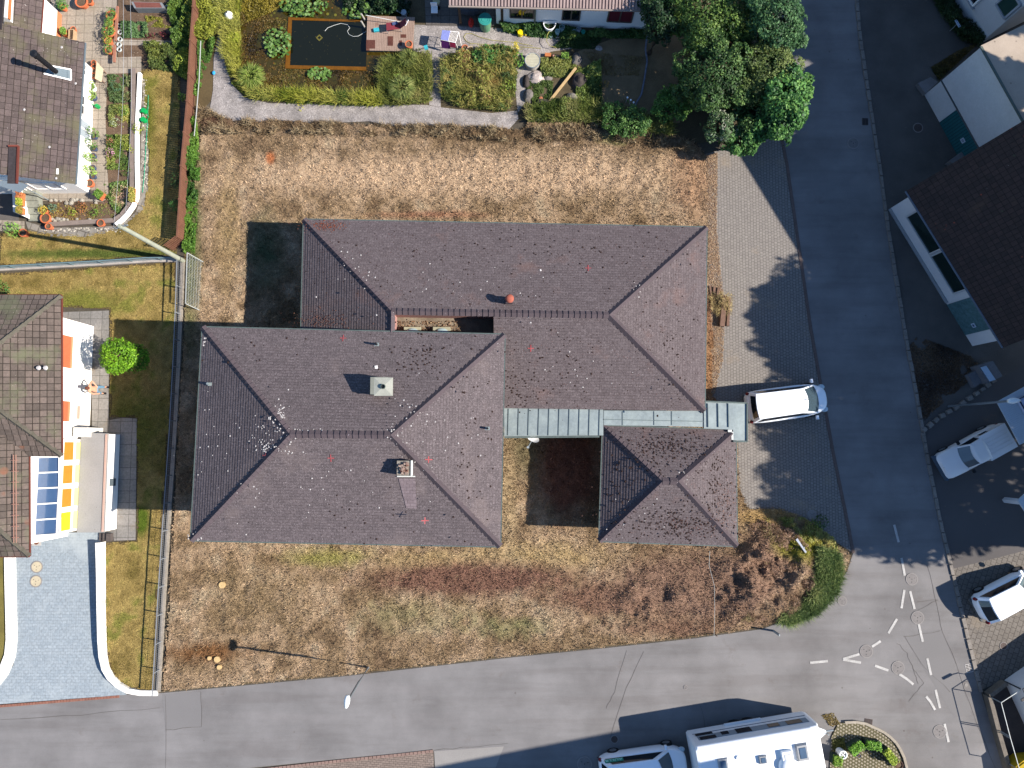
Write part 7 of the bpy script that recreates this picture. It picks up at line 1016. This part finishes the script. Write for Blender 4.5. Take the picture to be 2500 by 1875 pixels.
# ---------------------------------------------------------------- vehicles
def car(label, cat, name, px, py, ang, L, W, Hh, cab, roofr, belt=.95, hood=.82, paint=carw, z=.6, tumble=.12, group=None, wb=None, rear_open=False, dy=None, nf=4.0, nr=7.0):
    """cab=(x rear base, x front base), roofr=(x rear top, x front top) in fractions of L from the rear"""
    p = G(px, py, z); t = thing(name, label, cat, (p.x, p.y, 0), group); t.rotation_euler = (0, 0, ang); X0 = -L/2; N = 48
    def outline(sx, sy, k=0):
        o = []
        for i in range(N):
            th = 2*math.pi*(i+.5)/N; c_, s_ = math.cos(th), math.sin(th); e_ = nf if c_ > 0 else nr
            r = (abs(c_)**e_+abs(s_)**e_)**(-1/e_); o.append((c_*r*L/2*sx, s_*r*W/2*sy))
        return o
    def topz(x): f = (x-X0)/L; return belt if f < cab[1]-.06 else belt+(hood-belt)*min(1, (f-cab[1]+.06)/(1.02-cab[1]+.06))**1.4
    lv = [(.2, .95, .92), (.3, .985, .97), (.48, 1.0, 1.0), (.66, .995, .995), ('t', .985, .965), ('t2', .955, .9)]; rings = []
    for a_, sx, sy in lv: o = outline(sx, sy); rings.append([Vector((x, y, a_ if not isinstance(a_, str) else (topz(x)-.07 if a_ == 't' else topz(x)))) for x, y in o])
    q = MB()
    for r0, r1 in zip(rings[:-1], rings[1:]):
        for i in range(N): j = (i+1) % N; q.face([r0[i], r0[j], r1[j], r1[i]])
    top = rings[-1]; h = N//2
    for i in range(h-1):   # strips across between mirrored points
        a_, b_ = top[i], top[i+1]; c_, d_ = top[N-2-i], top[N-1-i]; m1, m2 = (a_+d_)/2+Vector((0, 0, .03)), (b_+c_)/2+Vector((0, 0, .03)); q.face([a_, b_, m2, m1]); q.face([m1, m2, c_, d_])
    body = q.build('body', paint, t, local=True, smooth=True); xr0, xf0, xr1, xf1 = X0+cab[0]*L, X0+cab[1]*L, X0+roofr[0]*L, X0+roofr[1]*L; w0, w1 = W*.465, W*.465-tumble; zb, zt = belt-.04, Hh
    Bq = [Vector((xf0, w0*.93, zb)), Vector((xf0, -w0*.93, zb)), Vector((xr0, -w0, zb)), Vector((xr0, w0, zb))]; Tq = [Vector((xf1, w1*.95, zt-.06)), Vector((xf1, -w1*.95, zt-.06)), Vector((xr1, -w1, zt-.06)), Vector((xr1, w1, zt-.06))]
    bowF = .16; bowR = .06; q = MB(); K_ = 6
    def edge(P_, i): # curved front/rear edges
        if i == 0: return [P_[0].lerp(P_[1], k/K_)+Vector((bowF*(1-(2*k/K_-1)**2), 0, 0)) for k in range(K_+1)]
        return [P_[2].lerp(P_[3], k/K_)-Vector((bowR*(1-(2*k/K_-1)**2), 0, 0)) for k in range(K_+1)]
    fb, ft, rb_, rt = edge(Bq, 0), edge(Tq, 0), edge(Bq, 2), edge(Tq, 2)
    for k in range(K_): q.face([fb[k+1], fb[k], ft[k], ft[k+1]][::-1]); q.face([rb_[k+1], rb_[k], rt[k], rt[k+1]][::-1])
    q.face([Bq[3], Bq[0], Tq[0], Tq[3]][::-1]); q.face([Bq[1], Bq[2], Tq[2], Tq[1]][::-1]); q.build('pillars', paint, t, local=True)
    # roof skin, slightly domed
    q = MB(); nx, ny = 8, 6
    def rp(u, v): x0 = rt[0].x+(rt[K_//2].x-rt[0].x)*(1-(2*v-1)**2); x1 = ft[0].x+bowF*(1-(2*v-1)**2); y = (2*v-1)*(w1*(1-.05*u)); ed = min(1, 6*min(u, 1-u), 6*min(v, 1-v)); return Vector((x0+(x1-x0)*u, y, zt-.06+.06*ed+.02*math.sin(math.pi*v)))
    for i in range(nx*2):
        for j in range(ny*2): q.face([rp(i/nx/2, j/ny/2), rp((i+1)/nx/2, j/ny/2), rp((i+1)/nx/2, (j+1)/ny/2), rp(i/nx/2, (j+1)/ny/2)])
    q.build('roof', paint, t, local=True, smooth=True)
    def glas(nm, lo, hi, m0, m1, b0, b1, mat, o): # strip window between curves lo->hi
        q = MB(); n_ = len(lo)-1
        for k in range(n_):
            u0, u1 = max(m0, k/n_), min(m1, (k+1)/n_)
            if u1 <= u0: continue
            f = lambda c_, u: c_[min(n_, int(u*n_))].lerp(c_[min(n_, int(u*n_)+1)], u*n_-int(u*n_)); a_, b_, c_, d_ = f(lo, u0), f(lo, u1), f(hi, u1), f(hi, u0); A_ = [a_.lerp(d_, b0)+o, b_.lerp(c_, b0)+o, b_.lerp(c_, b1)+o, a_.lerp(d_, b1)+o]; q.face(A_)
        return q.build(nm, mat, t, local=True)
    glas('windscreen', fb, ft, .05, .95, .06, .95, wglass, Vector((.012, 0, .012))); glas('rear_window', rb_, rt, .1, .9, .12 if roofr[0]-cab[0] > .05 else .3, .93, glass, Vector((-.012, 0, .01)))
    for s_, P0_, P1_, Q0_, Q1_ in ((1, Bq[3], Bq[0], Tq[3], Tq[0]), (-1, Bq[2], Bq[1], Tq[2], Tq[1])): q = MB(); f = lambda u, v: P0_.lerp(P1_, u).lerp(Q0_.lerp(Q1_, u), v)+Vector((0, s_*.012, .006)); q.face([f(.05, .12), f(.94, .12), f(.9, .9), f(.09, .9)]); q.build('side_window', glass, t, local=True)
    for s_ in (1, -1):
        q = MB(); q.box((xf0-.12, s_*(W/2+.08), belt+.08), (.12, .2, .14)); q.build('mirror', paint if cat != 'pickup' else black, t, local=True)
        q = MB(); q.dome((L/2-.2, s_*(W/2-.3), hood-.14), (.2, .16, .1), 12, 6); q.build('headlight', M('headlamp', '#9fb0b8', .05, rough=.1, spec=.8), t, local=True, smooth=True); q = MB(); q.dome((-L/2+.1, s_*(W/2-.14), belt-.12), (.1, .09, .17), 12, 6); q.build('taillight', M('tail_red', '#6a1018', .05, rough=.2), t, local=True, smooth=True)
        for xw in (-L*.5+L*.19, L*.5-L*.19):
            q = MB(); ax = Vector((xw, s_*(W/2-.09), .3)); n = 20
            for i in range(n):
                a0, a1 = 2*math.pi*i/n, 2*math.pi*(i+1)/n; f = lambda a_, y, r: (xw+r*math.cos(a_), s_*y, .3+r*math.sin(a_)); q.face([f(a0, W/2-.18, .3), f(a1, W/2-.18, .3), f(a1, W/2+.015, .3), f(a0, W/2+.015, .3)]); q.face([f(a0, W/2+.015, .3), f(a1, W/2+.015, .3), (xw, s_*(W/2+.015), .3)])
            wh = q.build('wheel', M('tyre', '#1a1a1b', .1), t, local=True); q = MB(); [q.face([f(2*math.pi*i/n, W/2+.022, .19), f(2*math.pi*(i+1)/n, W/2+.022, .19), (xw, s_*(W/2+.022), .3)]) for i in range(n)]; q.build('rim', M('alloy', '#7d8286', .1, 5, 9, .35, .5, metal=.5), wh, local=True)
    q = MB(); q.box((-L/2+.02, 0, .42), (.1, W*.8, .14)); q.build('rear_bumper', M('bumper_grey', '#4c5052', .1), t, local=True)
    return t
A8 = math.atan2(26, 195)
t = car('white family van backed up to the zinc roof with its nose on the road edge', 'van', 'family_van', 1918, 984, A8, 4.3, 1.78, 1.8, (.03, .84), (.07, .64), 1.05, .88, tumble=.17, nf=3.2)
q = MB(); q.tube([(L_ := .55, 0, 1.84), (.7, .04, 1.86), (.78, 0, 1.85)], .015, 6); q.build('antenna', black, t, local=True)
t = car('white pickup with ribbed hardtop parked in the shaded asphalt lot', 'pickup', 'pickup_truck', 2373, 1102, math.atan2(-77, -145), 3.85, 1.5, 1.42, (.38, .69), (.4, .57), .88, .74, paint=M('dull_white_paint', '#cbc6c2', .03, .5, 3, .35, .5), tumble=.1, nf=9, nr=9)
q = MB(); q.prism([(-1.86, -.69), (-.28, -.7), (-.28, .7), (-1.86, .69)], .85, 1.36, False); [q.box((-1.05, y_, 1.375), (1.35, .025, .025)) for y_ in (-.4, -.2, 0, .2, .4)]; ht = q.build('hardtop', MATS['dull_white_paint'], t, local=True); q = MB(); q.face([(-.95, -.705, 1.0), (-.45, -.71, 1.0), (-.45, -.71, 1.25), (-.95, -.705, 1.25)]); q.build('hardtop_window', glass, ht, local=True); q = MB(); q.box((1.9, 0, .5), (.12, 1.44, .3)); q.build('front_bumper', M('blue_grey_bumper', '#3e4c5a', .1), t, local=True)
car('white hatchback with red tail lights parked on the cobbles by the kerb', 'car', 'hatchback_car', 2462, 1451, math.atan2(59, 118), 3.75, 1.62, 1.5, (.03, .78), (.13, .58), .95, .8, tumble=.14, nf=3.5, nr=4.5)
t = car('white station car with green window sticker in the shadow at the bottom edge', 'car', 'station_car', 1570, 1872, math.atan2(30, 210), 4.5, 1.82, 1.62, (.03, .8), (.1, .64), 1.0, .84, tumble=.16, nf=3.4)
txc = bpy.data.curves.new('t', 'FONT'); txc.body = 'AULLB'; txc.size = .2; txc.extrude = .002; tmp = bpy.data.objects.new('t', txc); C.objects.link(tmp); bpy.context.view_layer.update(); tm = bpy.data.meshes.new_from_object(tmp); bpy.data.objects.remove(tmp)
fs = lambda u, v: Vector((-1.95+u*.95, .865-.13*v, 1.1+v*.34)); q = MB(); q.face([fs(0, .15), fs(1, .15), fs(1, .8), fs(0, .8)]); q.build('window_sticker', M('green_sticker', '#1f7f6a', .25, 3, 9, .5), t, local=True)
bb = [v.co.x for v in tm.vertices]; wd = max(bb)-min(bb)
for v in tm.vertices: u = 1-(v.co.x-min(bb))/wd*.92-.04; vv = .25+v.co.y/.16*.42; p = fs(u, vv)+Vector((0, .004+v.co.z, .003)); v.co = p
o = finish(tm, 'sticker_lettering', M('sticker_letters', '#9fd6c8', .05), t, True)
# caravan
c0, c1 = G(1697, 1823, 2.55), G(2003, 1771, 2.55); d = (c1-c0); ang = math.atan2(d.y, d.x); Lc = d.length; nrm = Vector((d.y, -d.x, 0)).normalized(); Wc = 2.3; cc = c0+d/2+nrm*Wc/2; t = thing('caravan', 'large white caravan with dark side windows and roof hatches', 'caravan', (cc.x, cc.y, 0)); t.rotation_euler = (0, 0, ang)
def prof(n=5): # cross-section (y,z) with rounded upper edges
    o = [(-Wc/2, .42)]; r = .16
    for k in range(n+1): th = math.pi-k*math.pi/2/n; o.append((-Wc/2+r+r*math.cos(th), 2.58-r+r*math.sin(th)))
    for k in range(n+1): th = math.pi/2-k*math.pi/2/n; o.append((Wc/2-r+r*math.cos(th), 2.58-r+r*math.sin(th)))
    o.append((Wc/2, .42)); return o
pr = prof(); xs_ = [(-Lc/2, .93, -.03), (-Lc/2+.1, 1, 0), (Lc/2-.5, 1, 0), (Lc/2-.12, .985, -.1), (Lc/2+.03, .93, -.5)]; q = MB(); rr = [[Vector((x_, y_*s_, max(.42, z_+dz*(z_-.42)/2.1))) for y_, z_ in pr] for x_, s_, dz in xs_]
for r0, r1 in zip(rr[:-1], rr[1:]):
    for i in range(len(pr)-1): q.face([r0[i], r0[i+1], r1[i+1], r1[i]])
    q.face([r0[-1], r0[0], r1[0], r1[-1]])
q.face(rr[0][::-1]); q.face(rr[-1]); cw_ = M('caravan_white', '#dcdfe0', .02, .6, 3, .35, .5); bd = q.build('body', cw_, t, local=True)
gw = M('smoked_window', '#241d1b', .1, 3, 9, .15, .6); ny_ = Wc/2
def cwin(x0, x1, z0, z1, nm='side_window', mat=gw): q = MB(); q.prism([(x0, ny_+.005), (x1, ny_+.005), (x1, ny_+.025), (x0, ny_+.025)], z0, z1); return q.build(nm, mat, t, local=True)
cwin(-Lc/2+.35, Lc/2-.3, 1.35, 1.9, 'window_band', M('grey_band', '#7d8890', .05)); ny_ += .02
for x0, x1, z0, z1 in ((.05, .19, 1.15, 1.4), (.07, .2, 1.6, 1.95), (.25, .31, 1.38, 1.75), (.37, .49, 1.35, 1.9), (.63, .72, 1.42, 1.82), (.78, .9, 1.42, 1.9)): cwin(-Lc/2+x0*Lc, -Lc/2+x1*Lc, z0, z1)
for s_ in (1, -1):
    for i in (-.35, .35): q = MB(); ax_ = i-.2; n = 16; q2 = [((ax_+.3*math.cos(6.283*k/n)), s_*(Wc/2+.01), .32+.3*math.sin(6.283*k/n)) for k in range(n)]; q.face(q2); q.face([(x_, y_-s_*.18, z_) for x_, y_, z_ in q2][::-1]); [q.face([q2[k], q2[(k+1) % n], (q2[(k+1) % n][0], q2[k][1]-s_*.18, q2[(k+1) % n][2]), (q2[k][0], q2[k][1]-s_*.18, q2[k][2])]) for k in range(n)]; q.build('wheel', M('tyre', '#1a1a1b'), t, local=True)
q = MB(); q.box((-.2, Wc/2+.06, .66), (1.9, .1, .08)); q.build('wheel_arch', cw_, t, local=True)
q = MB(); q.prism([(Lc/2-.1, -.62), (Lc/2+.85, -.07), (Lc/2+.85, .07), (Lc/2-.1, .62)], .5, .62, True); hb = q.build('drawbar_cover', cw_, t, local=True); q = MB(); q.tube([(Lc/2+.8, 0, .55), (Lc/2+1.25, 0, .55)], .045, 8); q.tube([(Lc/2+.9, -.1, .3), (Lc/2+.9, -.1, .8)], .03, 8); q.build('coupling', steel, hb, local=True)
Ti = Matrix.Rotation(-ang, 3, 'Z')
def cl(px, py, z): return Ti@(G(px, py, z)-Vector((cc.x, cc.y, 0)))
hg = M('hatch_grey', '#8e9092', .1, 3, 9, .4)
for px, py, sx, sy, h, nm in ((1960, 1838, .58, .85, .16, 'roof_hatch'), (1864, 1856, .4, .4, .14, 'roof_hatch'), (1767, 1868, .5, .6, .1, 'roof_hatch')):
    p = cl(px, py, 2.7); q = MB(); q.box((p.x, p.y, 2.58+h/2), (sx, sy, h), tap=.85); hh_ = q.build(nm, hg, t, local=True); MB().box((p.x, p.y, 2.58+h+.01), (sx*.55, sy*.6, .03)).build('hatch_pane', M('hatch_glass', '#46596e', .1, rough=.1, spec=.8), hh_, local=True)
p = cl(1922, 1848, 2.7); q = MB(); q.box((p.x, p.y, 2.68), (.55, .6, .22), tap=.9); q.build('air_vent', cw_, t, local=True); MB().box((p.x, p.y, 2.8), (.3, .3, .02)).build('vent_grille', M('vent_light', '#b0b3b4', .1, 30), t, local=True)
p = cl(1803, 1851, 2.65); MB().cyl(p.x, p.y, 2.58, 2.66, .1, n=14).build('mushroom_vent', lime, t, local=True); p = cl(1926, 1874, 2.9); q = MB(); q.dome((p.x, p.y, 2.62), (.42, .42, .3), 20, 6, False); q.build('satellite_dome', cw_, t, local=True, smooth=True)
q = MB(); q.box((-Lc/2+.02, 0, 1.5), (.06, Wc*.86, .9)); q.build('rear_panel', cw_, t, local=True); q = MB(); q.box((0, Wc/2+.01, 1.05), (Lc*.93, .012, .04)); q.build('trim_strip', M('dark_blue_strip', '#3a5068', .1), t, local=True)
# trees beyond the right edge whose crowns shade the lot and dapple the road
def offtree(lab, gx, gy, zc, rxy, rz, dens=16, size=.34):
    B = []; 
    for i, (px, py, r, k) in enumerate(zip(gx, gy, rxy, range(12))): g = G(px, py); z = zc+(.8 if k % 2 else 0); B.append((g.x+SX*K*z, g.y+SY*K*z, z, r, r, rz))
    return tree('tall_tree', lab, 'tree', B, dens, size, dg_, 'tall trees east of the road', True)
offtree('tall tree east of the road throwing its shadow across the driveway', [1990, 2050, 2110, 2060, 2170, 2230, 2440, 2510, 1975, 1985, 1990], [790, 720, 850, 920, 800, 880, 880, 850, 790, 870, 740], 9.6, [2.4, 2.3, 2.8, 2.6, 2.8, 2.6, 2.6, 2.6, 1.3, 1.4, 1.2], 2.2, 75, .36)
offtree('tall tree behind the pickup lot with dappled lower edge', [2000, 2110, 2230, 2150, 2330, 2010, 2060, 1995], [1070, 1000, 1070, 1160, 1010, 1180, 1100, 1255], 9.6, [1.8, 2.6, 3.0, 2.6, 3.0, 1.6, 2.1, 1.3], 2.4, 55, .36)
offtree('tall tree at the east side shading the road near the first dash', [2230, 2330, 2150, 2420, 2090, 2040], [1280, 1240, 1290, 1200, 1270, 1250], 9.6, [2.0, 2.4, 1.7, 2.6, 1.6, 1.5], 2.0, 45, .36)
offtree('unseen high tree added behind the plastered workshop to shade the road at the top', [2010, 1900, 2120, 1950, 1890, 2190, 1830], [80, 60, 70, 262, 250, 60, 100], 12.6, [1.7, 1.9, 1.7, 1.5, 1.5, 1.5, 1.5], 1.3, 90, .4)  # crowns added out of view to close lit gaps on the road

# unseen tall house added beyond the bottom edge to shade the parked vehicles
t = thing('shade_house', 'unseen tall plain house added beyond the bottom edge to shade the caravan', 'house', (18, -23, 0)); A = [Vector(v) for v in ((11.9, -20.2, 0), (23.6, -18.0, 0), (25.2, -26, 0), (13.5, -28, 0))]; q = MB(); q.prism(A, 0, 12.3); q.build('wall', shw, t)
m = MB(); z_ = Vector((0, 0, 12.25)); o1, o2 = (A[0]-A[3]).normalized()*.5, Vector((0, 0, 14.2)); r0, r1 = (A[0]+A[3])/2+o2, (A[1]+A[2])/2+o2; slope(m, A[0]+o1+z_, A[1]+o1+z_, r0, r1, .36, .04); slope(m, A[2]-o1+z_, A[3]-o1+z_, r1, r0, .36, .04); m.build('roof', pant, t)
